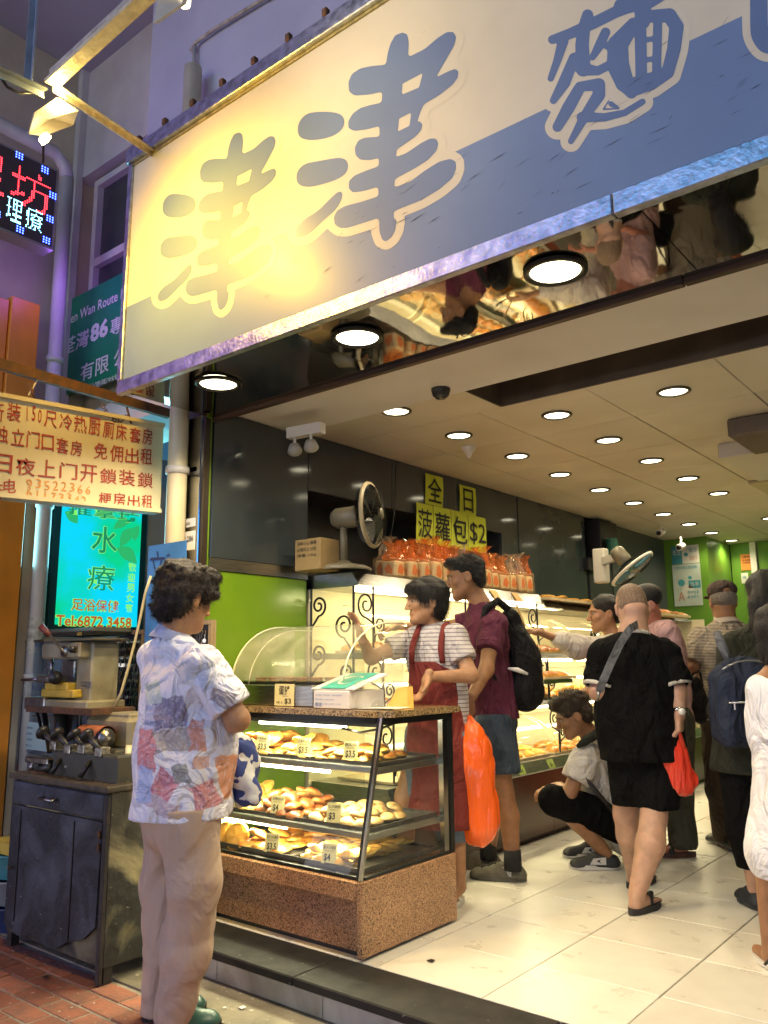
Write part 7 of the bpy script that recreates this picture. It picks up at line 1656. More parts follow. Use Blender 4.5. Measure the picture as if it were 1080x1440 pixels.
ho=sdf_obj('hair',Hh,.006,h_blk,o); mb=MB(); hair_strands(mb,[v.co for v in ho.data.vertices],hc,3000,.022,.0010,3,-.3,.6); mb.build('hair_wisps',h_blk,ho)
m_bpk=cloth('black nylon',(.010,.010,.011),.55,(.014,.014,.016),9,.3,160)
bp=thing('backpack',PD(735,930,4.85),'black nylon backpack worn by the man in the purple shirt','backpack')
S=SDF(); S.chain([PD(718,872,4.80),PD(735,925,4.82),PD(737,970,4.82)],[.055,.105,.125],.05,.85,HR); S.noise(.006,(14,14,10),4); sdf_obj('pack_body',S,.009,m_bpk,bp)
MB().tube([PD(716,858,4.66),PD(700,845,4.66),PD(683,856,4.62),PD(676,890,4.62)],[.022,.024,.022,.014],8).build('shoulder_strap',m_bpk,bp,True)
MB().tube([PD(676,890,4.60),PD(690,945,4.60),PD(716,985,4.72)],.010,6).build('lower_strap',m_bpk,bp,True)
MB().tube([PD(714,940,4.68),PD(728,942,4.68),PD(742,948,4.69)],[.006,.014,.008],8).build('white_pouch',m_paper,bp,True)
# orange carrier bag
def carrier(name,label,top,bot,w0,w1,m,seed,d,grp=None,skew=0):
    o=thing(name,bot,label,'bag',grp); S=SDF(); a=V(top);b=V(bot); S.cone(a-UP*.09,b+UP*w1*.8,w0,w1,.04,.55,HF); S.chain([a-UP*.01,a-UP*.12],[w0*.5,w0*.9],.05,.4,HF); S.noise(.007,(30,30,3),seed).noise(.0035,(80,80,12),seed+1); sdf_obj('bag_body',S,.006,m,o)
    for q in (-1,1): MB().tube([a+HR*q*w0*.55-UP*.06,a+HR*q*w0*.3+UP*.01,a+UP*.085-HR*.02],[.022,.016,.009],7).build('bag_handle',m,o,True)
    return o
m_orb=mat('orange plastic film',(.85,.115,.008),.20,spec=.6,bump=1.6,bscale=30,mapscale=(1,1,.25),sss=.0,coat=.3); m_rdb=mat('red plastic film',(.70,.045,.02),.20,spec=.6,bump=1.6,bscale=30,mapscale=(1,1,.25),coat=.3)
for m_ in (m_orb,m_rdb): m_.node_tree.nodes['Principled BSDF'].inputs['Transmission Weight'].default_value=0
carrier('carrier_bag','bulging orange plastic carrier bag held by the man in the purple shirt',PD(666,1030,4.30),PD(675,1180,4.30),.086,.100,m_orb,4,4.3)
# ------------------------------------------------------------------ woman reaching with tongs
tf=(-HR*.95+HF*.3).normalized(); side=tf.cross(UP)
hc=PD(849,863,5.5); hf=(-HR*.95-UP*.12-HF*.1); nb=PD(862,896,5.5); shl=PD(868,910,5.35); shr=PD(856,910,5.68); pel=PD(885,1030,5.5)
o=person('woman in a sheer white blouse stretching out her arm with wooden tongs',PD(885,1200,5.5))
HS,L,ax=head_sdf(hc,hf,UP,.98); HS.chain([L(0,-.02,-.06),nb,nb-UP*.05],[.044,.05,.055],.03)
ell=PD(812,909,5.3); wll=PD(758,889,5.22)
B=SDF(); torso(B,nb,shl,shr,pel,tf,.13,.14,.7); B.chain([shl,ell,wll],[.044,.034,.022]).chain([shr,PD(835,960,5.65),PD(815,985,5.5)],[.044,.034,.024])
f_=V((pel.x,pel.y,.08)); B.chain([pel-side*.08,f_-side*.08+UP*.38,f_-side*.08],[.08,.055,.034]).chain([pel+side*.08,f_+side*.08+UP*.38,f_+side*.08],[.08,.055,.034])
H1=SDF(); hand_into(H1,wll,(-HR-UP*-.15),(-UP),.92,1,.8); H2=SDF(); hand_into(H2,PD(815,985,5.5),-HR,-UP,.9,-1,.5)
finish_body(o,B,HS,[H1,H2],[],sk_a); eyes(o,L,ax,.98)
m_shw=cloth('sheer white cotton',(.66,.60,.52),.8,(.56,.50,.43),9,.3,160)
S=SDF(); torso(S,nb-UP*.02,shl,shr,pel-UP*.06,tf,.145,.16,.75,.01); S.chain([shl,ell,ell.lerp(wll,.45)],[.066,.064,.054],.03); S.chain([shr,PD(835,960,5.65)],[.06,.05],.03); S.noise(.007,(20,20,20),5); S.cut(pel-UP*.12,-UP); sdf_obj('blouse',S,.009,m_shw,o)
S=SDF(); S.chain([pel-side*.07,f_-side*.08+UP*.4,f_-side*.08],[.11,.08,.06],.03).chain([pel+side*.07,f_+side*.08+UP*.4,f_+side*.08],[.11,.08,.06],.03); S.cut(f_-UP*.01,-UP); sdf_obj('trousers',S,.011,cloth('charcoal cotton',(.03,.03,.032)),o)
for q in (-1,1): h=V((f_.x,f_.y,.001))+side*.08*q-tf*.06; sdf_obj('shoe',shoe_sdf(h,h+tf*.23,.04),.008,m_blk,o)
Hh=SDF(); Hh.ell(L(0,-.024,.045),(.083,.100,.083),ax,.02); Hh.ell(L(0,-.09,-.02),(.055,.055,.055),ax,.02); Hh.noise(.003,(50,50,50),2)
for q in (-1,1): Hh.ell(L(q*.086,.0,-.02),(.022,.024,.035),ax,.01,True)
Hh.ell(L(0,.12,-.01),(.10,.060,.085),ax,.012,True); ho=sdf_obj('hair',Hh,.007,h_blk,o)
tg=thing('tongs',PD(722,865,5.15),'pair of pale wooden bread tongs held over the display','tongs'); m_tw=mat('pale wood tongs',(.62,.45,.25),.5)
h=PD(738,880,5.18); 
MB().bar(h,PD(711,857,5.10),.018,.006).build('tong_arm',m_tw,tg); MB().bar(h,PD(726,850,5.16),.018,.006).build('tong_arm',m_tw,tg)
ph=thing('mobile_phone',PD(724,873,5.1),'dark phone held beside the tongs','phone'); MB().bar(PD(716,870,5.12),PD(727,878,5.14),.05,.012).build('phone_body',m_blk,ph)
# ------------------------------------------------------------------ shaven man in black
tf=HF.copy(); side=tf.cross(UP)
hc=PD(889,856,4.36); hf=(HF*.85-UP*.45+HR*.12); nb=PD(891,895,4.28); shl=PD(852,922,4.28); shr=PD(932,922,4.26); pel=PD(905,1055,4.30)
o=person('man with a shaved head in black T-shirt, black shorts and flip-flops, seen from behind',PD(900,1270,4.3))
HS,L,ax=head_sdf(hc,hf,UP*.9+HF*.45,1.06); HS.chain([L(0,-.03,-.05),nb+UP*.01,nb-UP*.06],[.066,.072,.075],.03)
HS.ell(L(0,-.075,-.045),(.055,.03,.03),ax,.03)
ell=PD(842,972,4.25); wll=PD(858,982,4.52); elr=PD(952,972,4.20); wrr=PD(955,1000,4.16)
f1=PZ(896,1284,0); akn=V((f1.x,f1.y,.075)); f2_p=PZ(892,1247,0); akf=V((f2_p.x,f2_p.y,.07))
B=SDF(); torso(B,nb,shl,shr,pel,tf,.165,.165,.7); B.chain([shl,ell,wll],[.056,.048,.034]).chain([shr,elr,wrr],[.056,.047,.032])
kn=PD(919,1150,4.20); kf=PD(880,1145,4.42)
B.chain([pel+side*.09,kn,kn.lerp(akn,.33)+HR*.006-HF*.02,akn],[.095,.062,.068,.038]).chain([pel-side*.09,kf,kf.lerp(akf,.33)-HF*.02,akf],[.095,.062,.066,.038])
fd=(HF*.72+HR*.70).normalized()
Ft=[]
for a in (akn,akf):
    F_=SDF(); F_.cone(a-UP*.045-fd*.012,a+fd*.06-UP*.04,.032,.030,.02); F_.cone(a,a+fd*.10-UP*.045,.034,.026,.03)
    for i in range(5): F_.cone(a+fd*.10-UP*.045+HR*(.03-.015*i),a+fd*(.165-.008*i)-UP*.050+HR*(.035-.017*i),.013,.010,.008)
    Ft.append(F_)
H1=SDF(); hand_into(H1,wrr,(-UP-HR*.05),(HF*.5-HR*.8),1.08,1,1.1); H2=SDF(); hand_into(H2,wll,HF,(UP),1,1,.9)
finish_body(o,B,HS,[H1,H2],Ft,sk_c)
m_bt=cloth('black cotton',(.004,.004,.004),.9,(.006,.006,.006),5,.3,200); m_hem=cloth('white trim',(.55,.52,.46))
S=SDF(); torso(S,nb-UP*.03,shl,shr,pel-UP*.02,tf,.185,.195,.78,.012,.190); S.noise(.009,(12,12,7),21).noise(.002,(40,40,14),22); S.cut(PD(905,1068,4.3),-UP); sdf_obj('t_shirt',[S,sleeve(shl,ell,.86,.086,.080,3,.006),sleeve(shr,elr,.86,.086,.080,4,.006)],.009,m_bt,o)
for p,e in ((shl,ell),(shr,elr)):
    dd=(e-p).normalized(); c=p.lerp(e,.86); MB().lathe(c,[(.070,-.008),(.084,-.009),(.086,.000),(.082,.009),(.070,.008)],20,dd).build('sleeve_trim',m_hem,o,True)
MB().lathe(nb-UP*.008,[(.080,-.012),(.090,-.006),(.088,.008),(.076,.012)],24,(UP+tf*.45)).build('neck_trim',m_hem,o,True)
S=SDF(); S.chain([pel+side*.075,PD(926,1128,4.24)],[.120,.098],.02).chain([pel-side*.075,PD(888,1128,4.36)],[.120,.095],.02); S.noise(.009,(13,13,6),31); S.cut(PD(905,1134,4.3),-UP); sdf_obj('shorts',S,.009,m_bt,o)
m_ff=mat('black rubber',(.018,.017,.018),.7,bump=.3,bscale=90)
for a in (akn,akf):
    h=V((a.x,a.y,.001))-fd*.055; sole_obj(h-fd*.01,h+fd*.27,.056,m_ff,o,.026,'flip_flop_sole'); MB().tube([h+fd*.10+side*.045+UP*.03,h+fd*.15+side*.02+UP*.068,h+fd*.17-side*.01+UP*.062,h+fd*.10-side*.045+UP*.03],[.014,.018,.018,.014],8).build('flip_flop_strap',m_ff,o,True)
Hh=SDF(); Hh.ell(L(0,-.016,.040),(.0785,.0985,.0855),ax,.02); Hh.ell(L(0,-.055,-.01),(.068,.055,.055),ax,.03)
for q in (-1,1): Hh.ell(L(q*.083,.0,-.02),(.022,.034,.038),ax,.02,True)
Hh.ell(L(0,.095,.03),(.10,.055,.08),ax,.02,True); Hh.ell(L(0,0,-.09),(.12,.12,.06),ax,.02,True)
sdf_obj('shaved_hair',Hh,.006,h_stub,o)
m_strap=cloth('grey webbing',(.13,.135,.145),.7)
cbg=thing('crossbody_strap',PD(870,910,4.1),'grey crossbody strap over the back of the man in black','strap')
bp_=[PD(900,876,4.25),PD(886,884,4.115),PD(872,905,4.075),PD(860,930,4.065),PD(849,955,4.08),PD(843,972,4.12)]
mb=MB()
for p,q in zip(bp_[:-1],bp_[1:]): mb.bar(p,q+(q-p)*.04,.038,.004,(HF if True else UP))
mb.build('strap_band',m_strap,cbg); MB().tube([bp_[-1],PD(841,978,4.12),PD(840,985,4.16)],.008,6).build('strap_buckle',m_steel,cbg,True)
wt=thing('wristwatch',wrr,'steel wristwatch on the right wrist of the man in black','watch'); MB().lathe(wrr,[(.034,-.008),(.037,-.006),(.037,.006),(.034,.008)],20,(wrr-elr)).build('watch_strap',m_chr,wt,True); MB().cyl(wrr-HF*.034,wrr-HF*.044,.017).build('watch_face',m_wht,wt,True)
carrier('carrier_bag','bright red plastic carrier bag held by the man in black',PD(951,1035,4.18)-UP*0,PD(962,1114,4.20),.045,.068,m_rdb,9,4.2)
# ------------------------------------------------------------------ crouching man
tf=(-HR*.85-UP*.50+HF*.25).normalized(); 
hc=PD(806,1006,5.0); hf=(-HR*.86-UP*.42+HF*.05); nb=PD(832,1036,5.04); shl=PD(822,1066,4.92); shr=PD(846,1056,5.26); pel=PD(880,1158,5.12)
o=person('man in a white T-shirt and black shorts crouching to look at the lowest shelf',PD(865,1208,5.1))
HS,L,ax=head_sdf(hc,hf,UP*.95-HR*.35,1.0); HS.chain([L(0,-.02,-.06),nb,nb.lerp(pel,.1)],[.052,.056,.06],.03)
ell=PD(800,1117,4.90); wll=PD(784,1106,5.1); elr=PD(820,1115,5.3); wrr=PD(790,1108,5.25)
kl=PD(786,1128,4.93); kr=PD(798,1130,5.28); al=PD(852,1190,4.97); al=V((al.x,al.y,.085)); ar=al+HF*.28+HR*.02
side=tf.cross(UP).normalized(); hl=pel-HF*.10; hr_=pel+HF*.10
B=SDF(); torso(B,nb,shl,shr,pel,tf,.15,.145,.68); B.chain([shl,ell,wll],[.05,.042,.028]).chain([shr,elr,wrr],[.05,.04,.028]); B.chain([hl,kl,kl.lerp(al,.4)+HR*.01,al],[.085,.058,.054,.036]).chain([hr_,kr,kr.lerp(ar,.4),ar],[.085,.058,.054,.036])
H1=SDF(); hand_into(H1,wll,(-HR-UP*.2),(-UP),1,-1,.6); H2=SDF(); hand_into(H2,wrr,(-HR-UP*.2),-UP,1,1,.6)
finish_body(o,B,HS,[H1,H2],[],sk_b); eyes(o,L,ax,1.0)
m_wt=cloth('white jersey',(.62,.58,.52),.85,(.56,.52,.46),8,.3,220)
S=SDF(); torso(S,nb.lerp(pel,.03),shl,shr,pel,tf,.168,.17,.78,.010); S.noise(.009,(16,16,14),13).noise(.003,(45,45,30),3); sdf_obj('t_shirt',[S,sleeve(shl,ell,.62,.080,.078,3,.006),sleeve(shr,elr,.6,.076,.074,4)],.008,m_wt,o)
S=SDF(); S.chain([hl,kl+(kl-hl).normalized()*.03],[.115,.085],.03).chain([hr_,kr+(kr-hr_).normalized()*.03],[.115,.085],.03); S.ell(pel,(.15,.17,.13),None,.04); S.noise(.004,(20,20,20),6); S.cut(kl.lerp(al,.16),(al-kl)) if False else None; sdf_obj('shorts',S,.009,m_bt,o)
for a in (al,ar):
    d_=(-HR*.97+HF*.1).normalized(); h=V((a.x,a.y,.001))-d_*.075; t_=h+d_*.29; sdf_obj('sneaker',shoe_sdf(h,t_,.046),.006,mat('black sneaker',(.02,.02,.02),.6),o); sole_obj(h,t_,.049,mat('off white sole',(.55,.53,.48),.5),o,.026)
    s_=-HF; q=h+d_*.09+s_*.046+UP*.032; 
    MB().prism([q,q+d_*.09-UP*.0,q+d_*.07+UP*.032,q+d_*.0+UP*.040],s_*.003).build('white_panel',MATS['off white sole'],o)
    MB().prism([q+d_*.025+s_*.004+UP*.006,q+d_*.055+s_*.004+UP*.020,q+d_*.028+s_*.004+UP*.030,q+d_*.036+s_*.004+UP*.018],s_*.001).build('star_mark',m_blk,o)
Hh=SDF(); Hh.ell(L(0,-.022,.055),(.086,.105,.086),ax,.02); Hh.ell(L(0,-.06,-.01),(.078,.05,.065),ax,.03); Hh.ell(L(0,.055,.105),(.06,.045,.035),ax,.03); Hh.noise(.006,(70,70,70),2)
for q in (-1,1): Hh.ell(L(q*.088,.0,-.02),(.022,.030,.045),ax,.01,True)
Hh.ell(L(0,.12,.0),(.10,.055,.075),ax,.012,True); Hh.ell(L(0,.05,-.08),(.1,.09,.055),ax,.012,True)
ho=sdf_obj('hair',Hh,.006,hairm('spiky dark brown hair',(.045,.030,.018)),o); mb=MB(); hair_strands(mb,[v.co for v in ho.data.vertices],hc,1800,.028,.0012,4,-.7,.4); mb.build('hair_wisps',MATS['spiky dark brown hair'],ho)
bk=thing('shoulder_bag',PD(866,1100,4.95),'dark green backpack on the crouching man','backpack'); m_dg=cloth('dark green canvas',(.018,.022,.014),.8)
S=SDF(); S.chain([PD(862,1050,4.98),PD(876,1090,4.95),PD(880,1120,4.95)],[.06,.09,.09],.04); sdf_obj('pack_body',S,.010,m_dg,bk)
MB().tube([PD(860,1032,4.95),PD(843,1030,4.90),PD(826,1040,4.86),PD(812,1050,4.84)],[.022,.030,.028,.012],8).build('shoulder_strap',m_dg,bk,True)
MB().tube([PD(822,1092,4.84),PD(836,1110,4.86),PD(862,1142,4.88)],[.008,.014,.014],6).build('waist_strap',m_blk,bk,True)
# ------------------------------------------------------------------ person in pink half hidden
tf=-HR; side=tf.cross(UP)
hc=PD(908,852,4.98); nb=PD(918,882,4.98); shl=PD(938,890,4.86); shr=PD(922,890,5.16); pel=PD(942,1015,4.98)
o=person('person in a pale pink shirt and olive trousers mostly hidden behind the man in black',PD(945,1205,4.95))
HS,L,ax=head_sdf(hc,-HR*.9-UP*.4,UP,1.0); HS.chain([L(0,-.02,-.06),nb,nb-UP*.05],[.046,.05,.055],.03)
ell=PD(953,942,4.83); wll=PD(930,965,4.85); f1=PZ(962,1205,0); a1=V((f1.x,f1.y,.085)); a2=a1+HF*.2-HR*.12
B=SDF(); torso(B,nb,shl,shr,pel,tf,.135,.14,.7); B.chain([shl,ell,wll],[.046,.038,.026]).chain([shr,shr-UP*.25-HR*.1,shr-UP*.3-HR*.3],[.046,.038,.026]); B.chain([pel-side*.08,a1+UP*.4,a1],[.08,.055,.034]).chain([pel+side*.08,a2+UP*.4,a2],[.08,.055,.034])
for a in (a1,a2): B.cone(a-UP*.03,a-UP*.05-HR*.13,.032,.026)
H1=SDF(); hand_into(H1,wll,-HR,-UP,.95,-1,.6); H2=SDF(); hand_into(H2,shr-UP*.3-HR*.3,-HR,-UP,.95,1,.6); finish_body(o,B,HS,[H1,H2],[],skin('ruddy skin',(.48,.20,.13)))
S=SDF(); torso(S,nb-UP*.02,shl,shr,pel-UP*.02,tf,.150,.155,.78,.01); S.noise(.006,(20,20,10),5); S.cut(pel-UP*.08,-UP); sdf_obj('shirt',[S,sleeve(shl,ell,.9,.07,.062,3,.005),sleeve(shr,shr-UP*.25-HR*.1,.9,.06,.06,4)],.009,cloth('pale pink cotton',(.52,.33,.32),.85,(.44,.27,.27),30),o)
S=SDF(); S.chain([pel-side*.07,a1+UP*.42,a1+UP*.01],[.115,.088,.080],.03).chain([pel+side*.07,a2+UP*.42,a2+UP*.01],[.115,.088,.080],.03); S.noise(.005,(16,16,9),8); S.cut(a1-UP*.035,-UP); sdf_obj('trousers',S,.009,cloth('olive grey twill',(.060,.058,.042)),o)
for a in (a1,a2): h=V((a.x,a.y,.001))+HR*.075; sole_obj(h,h-HR*.27,.048,mat('dark red brown sandal',(.06,.02,.012),.5),o,.028,'sandal_sole'); MB().tube([h-HR*.16+HF*.04+UP*.02,h-HR*.15+UP*.07,h-HR*.16-HF*.045+UP*.02],[.016,.018,.016],7).build('sandal_strap',m_blk,o,True)
Hh=SDF(); Hh.ell(L(0,-.024,.045),(.084,.102,.083),ax,.02); Hh.ell(L(0,.12,-.01),(.10,.060,.085),ax,.012,True); sdf_obj('hair',Hh,.009,h_blk,o)
# ------------------------------------------------------------------ man in the cap
tf=(HF*.97-HR*.2).normalized(); side=tf.cross(UP)
hc=PD(1016,846,5.32); hf=(HF+HR*.05-UP*.10); nb=PD(1020,872,5.3); shl=PD(986,900,5.30); shr=PD(1056,898,5.24); pel=PD(1028,1022,5.28)
o=person('grey haired man in a brown cap and finely striped polo shirt, seen from behind',PD(1032,1205,5.24))
HS,L,ax=head_sdf(hc,hf,UP,1.0); HS.chain([L(0,-.03,-.05),nb+UP*.01,nb-UP*.05],[.055,.060,.065],.03)
ell=PD(973,938,5.26); wll=PD(985,955,5.50); elr=PD(1066,950,5.2); wrr=PD(1060,980,5.4); f1=PZ(1022,1192,0);a1=V((f1.x,f1.y,.085)); f2p=PZ(1046,1202,0); a2=V((f2p.x,f2p.y,.085))
B=SDF(); torso(B,nb,shl,shr,pel,tf,.155,.15,.7); B.chain([shl,ell,wll],[.048,.040,.028]).chain([shr,elr,wrr],[.048,.040,.028]); B.chain([pel-side*.08,PD(1014,1110,5.3),a1],[.085,.055,.036]).chain([pel+side*.08,PD(1042,1110,5.25),a2],[.085,.055,.036])
H1=SDF(); hand_into(H1,wll,HF+HR*.3,-UP,1,1,.9); H2=SDF(); hand_into(H2,wrr,HF,-UP,1,-1,.9); finish_body(o,B,HS,[H1,H2],[],sk_b)
S=SDF(); torso(S,nb-UP*.025,shl,shr,pel-UP*.01,tf,.172,.168,.78,.010,.168); S.noise(.007,(14,14,8),17); S.cut(pel-UP*.05,-UP)
sm=stripe_mat('fine striped jersey',(.44,.38,.29),(.07,.055,.05),34,'Z',.30,.7); sdf_obj('polo_shirt',[S,sleeve(shl,ell,.85,.078,.074,3,.005),sleeve(shr,elr,.85,.076,.07,4)],.009,sm,o)
collar(o,nb,tf,.062,mat('taupe knit collar',(.42,.36,.30),.85),.035,'collar',.3)
S=SDF(); S.chain([pel-side*.07,PD(1015,1110,5.3),a1],[.12,.090,.078],.03).chain([pel+side*.07,PD(1040,1110,5.25),a2],[.12,.088,.078],.03); S.noise(.005,(14,14,7),4); S.cut((0,0,.035),-UP); sdf_obj('trousers',S,.010,cloth('brown trousers',(.055,.035,.020)),o)
for a in (a1,a2): h=V((a.x,a.y,.001))-tf*.08; sdf_obj('shoe',shoe_sdf(h,h+tf*.28,.045),.008,m_blk,o)
Hh=SDF(); Hh.ell(L(0,-.024,.015),(.082,.098,.066),ax,.02); 
for q in (-1,1): Hh.ell(L(q*.086,.005,-.02),(.022,.034,.045),ax,.01,True)
Hh.ell(L(0,.10,0),(.10,.060,.1),ax,.012,True); ho=sdf_obj('hair',Hh,.006,h_gry,o); mb=MB(); hair_strands(mb,[v.co for v in ho.data.vertices],hc,600,.012,.001,5,.6,.4); mb.build('hair_wisps',h_gry,ho)
cp=o; m_cap=cloth('brown cap cotton',(.085,.060,.050))
S=SDF(); S.ell(L(0,-.012,.072),(.092,.108,.066),ax,.02); S.cut(L(0,0,.045),-u if False else -ax[2]); S.ell(L(0,-.118,.058),(.030,.030,.020),ax,.006,True); sdf_obj('cap_crown',S,.005,m_cap,cp)
S=SDF(); S.ell(L(0,.13,.052),(.075,.075,.008),ax,.01); sdf_obj('cap_peak',S,.006,m_cap,cp)
S=SDF(); S.ell(L(0,-.100,.058),(.026,.012,.018),ax,.01); sdf_obj('cap_gap',S,.005,sk_b,cp)
hb_=thing('handbag',PD(980,990,5.05),'black slouchy handbag hanging by the hip of the man in the cap','bag')
S=SDF(); S.chain([PD(978,962,5.1),PD(980,990,5.1),PD(982,1002,5.1)],[.035,.062,.062],.03); S.noise(.006,(30,30,30),4); sdf_obj('bag_body',S,.008,m_bpk,hb_); MB().tube([PD(970,965,5.08),PD(974,948,5.15),PD(984,944,5.25),PD(988,965,5.12)],.008,6).build('bag_handle',m_bpk,hb_,True)
# ------------------------------------------------------------------ woman with ponytail and navy backpack
tf=HF.copy(); side=tf.cross(UP)
hc=PD(1077,838,4.16); nb=PD(1074,880,4.12); shl=PD(1034,912,4.12); shr=PD(1112,912,4.12); pel=PD(1066,1050,4.12)
o=person('woman with a black ponytail in a dark olive top and black trousers at the right',PD(1066,1290,4.06))
HS,L,ax=head_sdf(hc,HF+HR*.3,UP,1.0); HS.chain([L(0,-.02,-.06),nb,nb-UP*.05],[.046,.05,.055],.03)
f1=PZ(1064,1278,0);a1=V((f1.x,f1.y,.09)); a2=a1+HR*.2+HF*.1; ell=PD(1020,1000,4.15); wll=PD(1035,1040,4.3); elr=PD(1128,1000,4.15); wrr=PD(1118,1040,4.3)
B=SDF(); torso(B,nb,shl,shr,pel,tf,.14,.15,.7); B.chain([shl,ell,wll],[.046,.038,.026]).chain([shr,elr,wrr],[.046,.038,.026]); B.chain([pel-side*.085,PD(1052,1165,4.1),a1],[.085,.058,.034]).chain([pel+side*.085,a2+UP*.43,a2],[.085,.058,.034])
H1=SDF(); hand_into(H1,wll,HF,-UP,.9,1,.9); H2=SDF(); hand_into(H2,wrr,HF,-UP,.9,-1,.9); finish_body(o,B,HS,[H1,H2],[],sk_c)
S=SDF(); torso(S,nb-UP*.01,shl,shr,pel-UP*.10,tf,.165,.215,.8,.012,.185); S.chain([shl,ell,ell.lerp(wll,.6)],[.074,.072,.06],.03).chain([shr,elr,elr.lerp(wrr,.6)],[.074,.072,.06],.03); S.noise(.005,(13,13,6),7); S.cut(PD(1050,1085,4.1),-UP); sdf_obj('olive_top',S,.009,cloth('dark olive crepe',(.022,.024,.014),.8),o)
S=SDF(); S.chain([pel-side*.07,PD(1052,1165,4.1),a1+UP*.09],[.13,.095,.072],.03).chain([pel+side*.07,a2+UP*.43,a2+UP*.09],[.13,.095,.072],.03); S.noise(.004,(14,14,8),3); S.cut(a1+UP*.10,-UP); sdf_obj('trousers',S,.009,m_bt,o)
for a in (a1,a2): h=V((a.x,a.y,.001))-tf*.06; sdf_obj('trainer',shoe_sdf(h,h+tf*.25,.044),.006,mat('dark navy trainer',(.012,.014,.02),.6),o); sole_obj(h,h+tf*.25,.046,mat('dark sole',(.03,.03,.035),.6),o,.026)
Hh=SDF(); Hh.ell(L(0,-.022,.045),(.090,.106,.088),ax,.02); Hh.ell(L(0,-.06,-.02),(.075,.05,.07),ax,.03); Hh.chain([L(-.02,-.10,.02),L(-.05,-.13,-.05),L(-.055,-.13,-.14),L(-.045,-.12,-.22)],[.045,.052,.045,.018],.02); Hh.noise(.004,(60,60,12),5); Hh.ell(L(0,.12,-.01),(.10,.060,.085),ax,.012,True)
ho=sdf_obj('hair',Hh,.007,h_blk,o); mb=MB(); hair_strands(mb,[v.co for v in ho.data.vertices],hc,900,.045,.001,6,1.2,.2); mb.build('hair_wisps',h_blk,ho)
nbk=thing('backpack',PD(1045,975,3.95),'navy canvas backpack with a silver zip worn by the woman with the ponytail','backpack'); m_nv=cloth('navy canvas',(.016,.024,.048),.8,(.012,.018,.036),9,.35,180)
rr_,ff_=HR*.9+HF*.1,HF; c=PD(1048,985,3.93)
S=SDF().box(c-UP*.03,(.150,.085,.165),(HR,HF,UP),.045,.02); S.ell(c+UP*.10,(.135,.082,.10),(HR,HF,UP),.03); S.box(c-UP*.10-HF*.06,(.140,.05,.10),(HR,HF,UP),.03,.02); S.noise(.004,(16,16,16),3); sdf_obj('pack_body',S,.008,m_nv,nbk)
MB().tube([c+HR*(-.125)-HF*.118-UP*.005,c-HF*.125-UP*.0,c+HR*.125-HF*.118+UP*.004],.004,5).build('zip',mat('silver zip',(.4,.4,.4),.3,metal=.9),nbk,True); MB().bbox(c+V((-.0,-.0,-.0))+HR*(-.105)-HF*.128+V((-.003,-.003,-.035)),c+HR*(-.105)-HF*.128+V((.004,.002,-.005)),.001).build('zip_pull',MATS['silver zip'],nbk)
MB().tube([c+HR*t-HF*.085+UP*(.185-2.4*t*t-.0) for t in np.linspace(-.13,.13,11)],.004,5).build('zip',MATS['silver zip'],nbk,True)
MB().tube([PD(1008,890,4.02),PD(1014,905,3.98),PD(1024,928,3.96)],[.020,.024,.018],8).build('shoulder_strap',m_strap,nbk,True); MB().tube([c+UP*.17-HR*.03,c+UP*.215,c+UP*.17+HR*.03],.008,6).build('grab_handle',m_bpk,nbk,True)
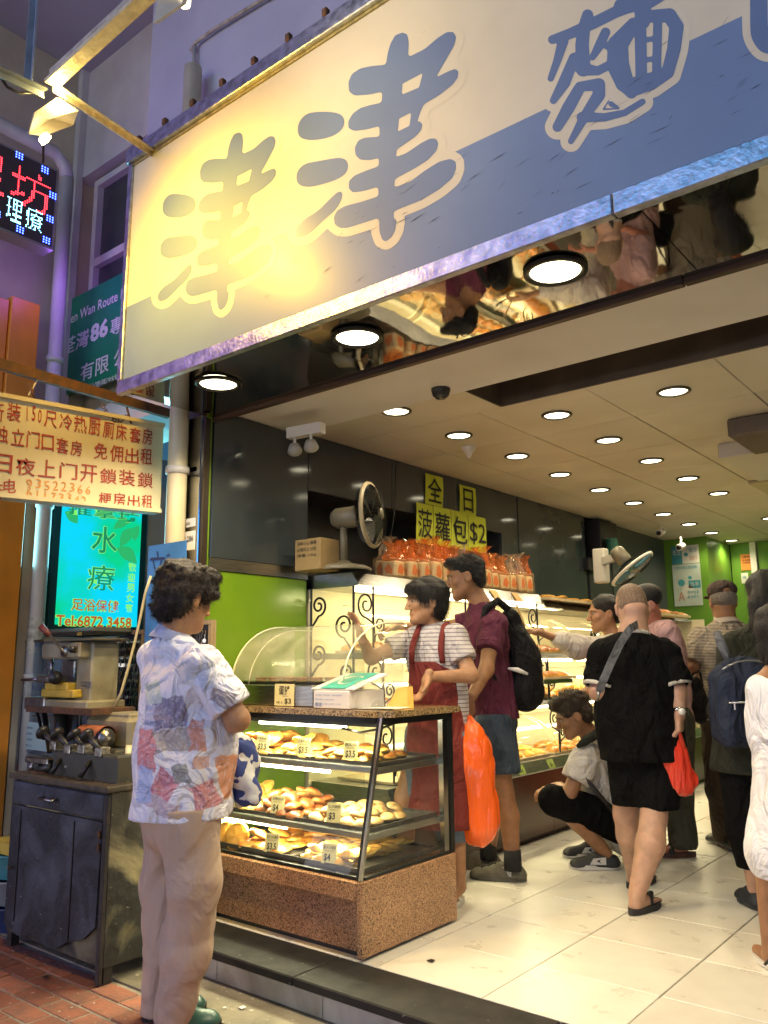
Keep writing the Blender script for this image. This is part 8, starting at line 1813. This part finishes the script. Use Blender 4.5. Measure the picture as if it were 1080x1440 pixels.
# ------------------------------------------------------------------ girl in white at the edge
hc=PD(1092,893,3.34); nb=PD(1090,945,3.32); shl=PD(1068,968,3.30); shr=PD(1120,968,3.30); pel=PD(1092,1110,3.30)
o=person('girl in a sleeveless white dress cut off by the right edge',PD(1090,1370,3.27))
HS,L,ax=head_sdf(hc,HF+HR*.5,UP,.92); HS.chain([L(0,-.02,-.06),nb,nb-UP*.04],[.038,.040,.045],.03)
f1=PZ(1080,1362,0);a1=V((f1.x,f1.y,.07)); a2=a1+HR*.14+HF*.05; B=SDF(); torso(B,nb,shl,shr,pel,HF,.085,.08,.75,0,.075); B.chain([shl+HR*.02,shl-UP*.17+HF*.10+HR*.11,shl-UP*.14+HF*.25+HR*.16],[.036,.030,.022]).chain([shr,shr-UP*.22,shr-UP*.40],[.036,.030,.022]); B.chain([pel-HR*.04,a1+UP*.33+HR*.01,a1],[.06,.044,.03]).chain([pel+HR*.04,a2+UP*.33,a2],[.06,.044,.03])
for a in (a1,a2): B.cone(a-UP*.03,a-UP*.042+HF*.12,.028,.022)
H1=SDF(); hand_into(H1,shr-UP*.40,-UP,HF,.8,1,.5); H2=SDF(); hand_into(H2,shl-UP*.14+HF*.25+HR*.16,HF,-UP,.8,1,.5); finish_body(o,B,HS,[H1,H2],[],sk_b)
m_dr=cloth('white cotton dress',(.70,.70,.72),.85,(.62,.62,.64),6,.35,120)
S=SDF(); S.chain([shl-HR*.012-UP*.006,nb-UP*.050,shr+HR*.01-UP*.006],[.052,.054,.052],.03); wv_=PD(1102,1062,3.3); S.chain([PD(1092,985,3.3),PD(1094,1005,3.3),PD(1098,1032,3.3)],[.112,.122,.130],.03,.9,HF); S.cone(wv_,wv_-UP*.03,.110,.112,.02); S.chain([wv_-UP*.05,wv_-UP*.20,PD(1102,1200,3.3)],[.118,.140,.150],.02); S.noise(.006,(22,22,2.5),5).noise(.003,(50,50,8),9); S.cut(PD(1080,1232,3.3),-UP); sdf_obj('dress',S,.008,m_dr,o)
for a in (a1,a2): h=V((a.x,a.y,.001))-HF*.05; sole_obj(h,h+HF*.19,.036,MATS['white sandal'],o,.02,'sandal_sole'); MB().tube([h+HF*.03-HR*.035+UP*.02,h-HF*.01+UP*.075,h+HF*.03+HR*.035+UP*.02],.006,6).build('sandal_strap',m_blk,o,True)
Hh=SDF(); Hh.ell(L(0,-.022,.045),(.092,.108,.088),ax,.02); Hh.ell(L(0,-.05,-.05),(.078,.06,.10),ax,.03); Hh.noise(.005,(60,60,20),5); Hh.ell(L(0,.12,-.01),(.10,.060,.085),ax,.012,True); ho=sdf_obj('hair',Hh,.006,h_blk,o); mb=MB(); hair_strands(mb,[v.co for v in ho.data.vertices],hc,900,.04,.001,6,1.0,.3); mb.build('hair_wisps',h_blk,ho)

o.location=V(o.location)+HR*.015

for k_ in ('black cotton','black nylon'): MATS[k_].node_tree.nodes['Principled BSDF'].inputs['Specular IOR Level'].default_value=.08
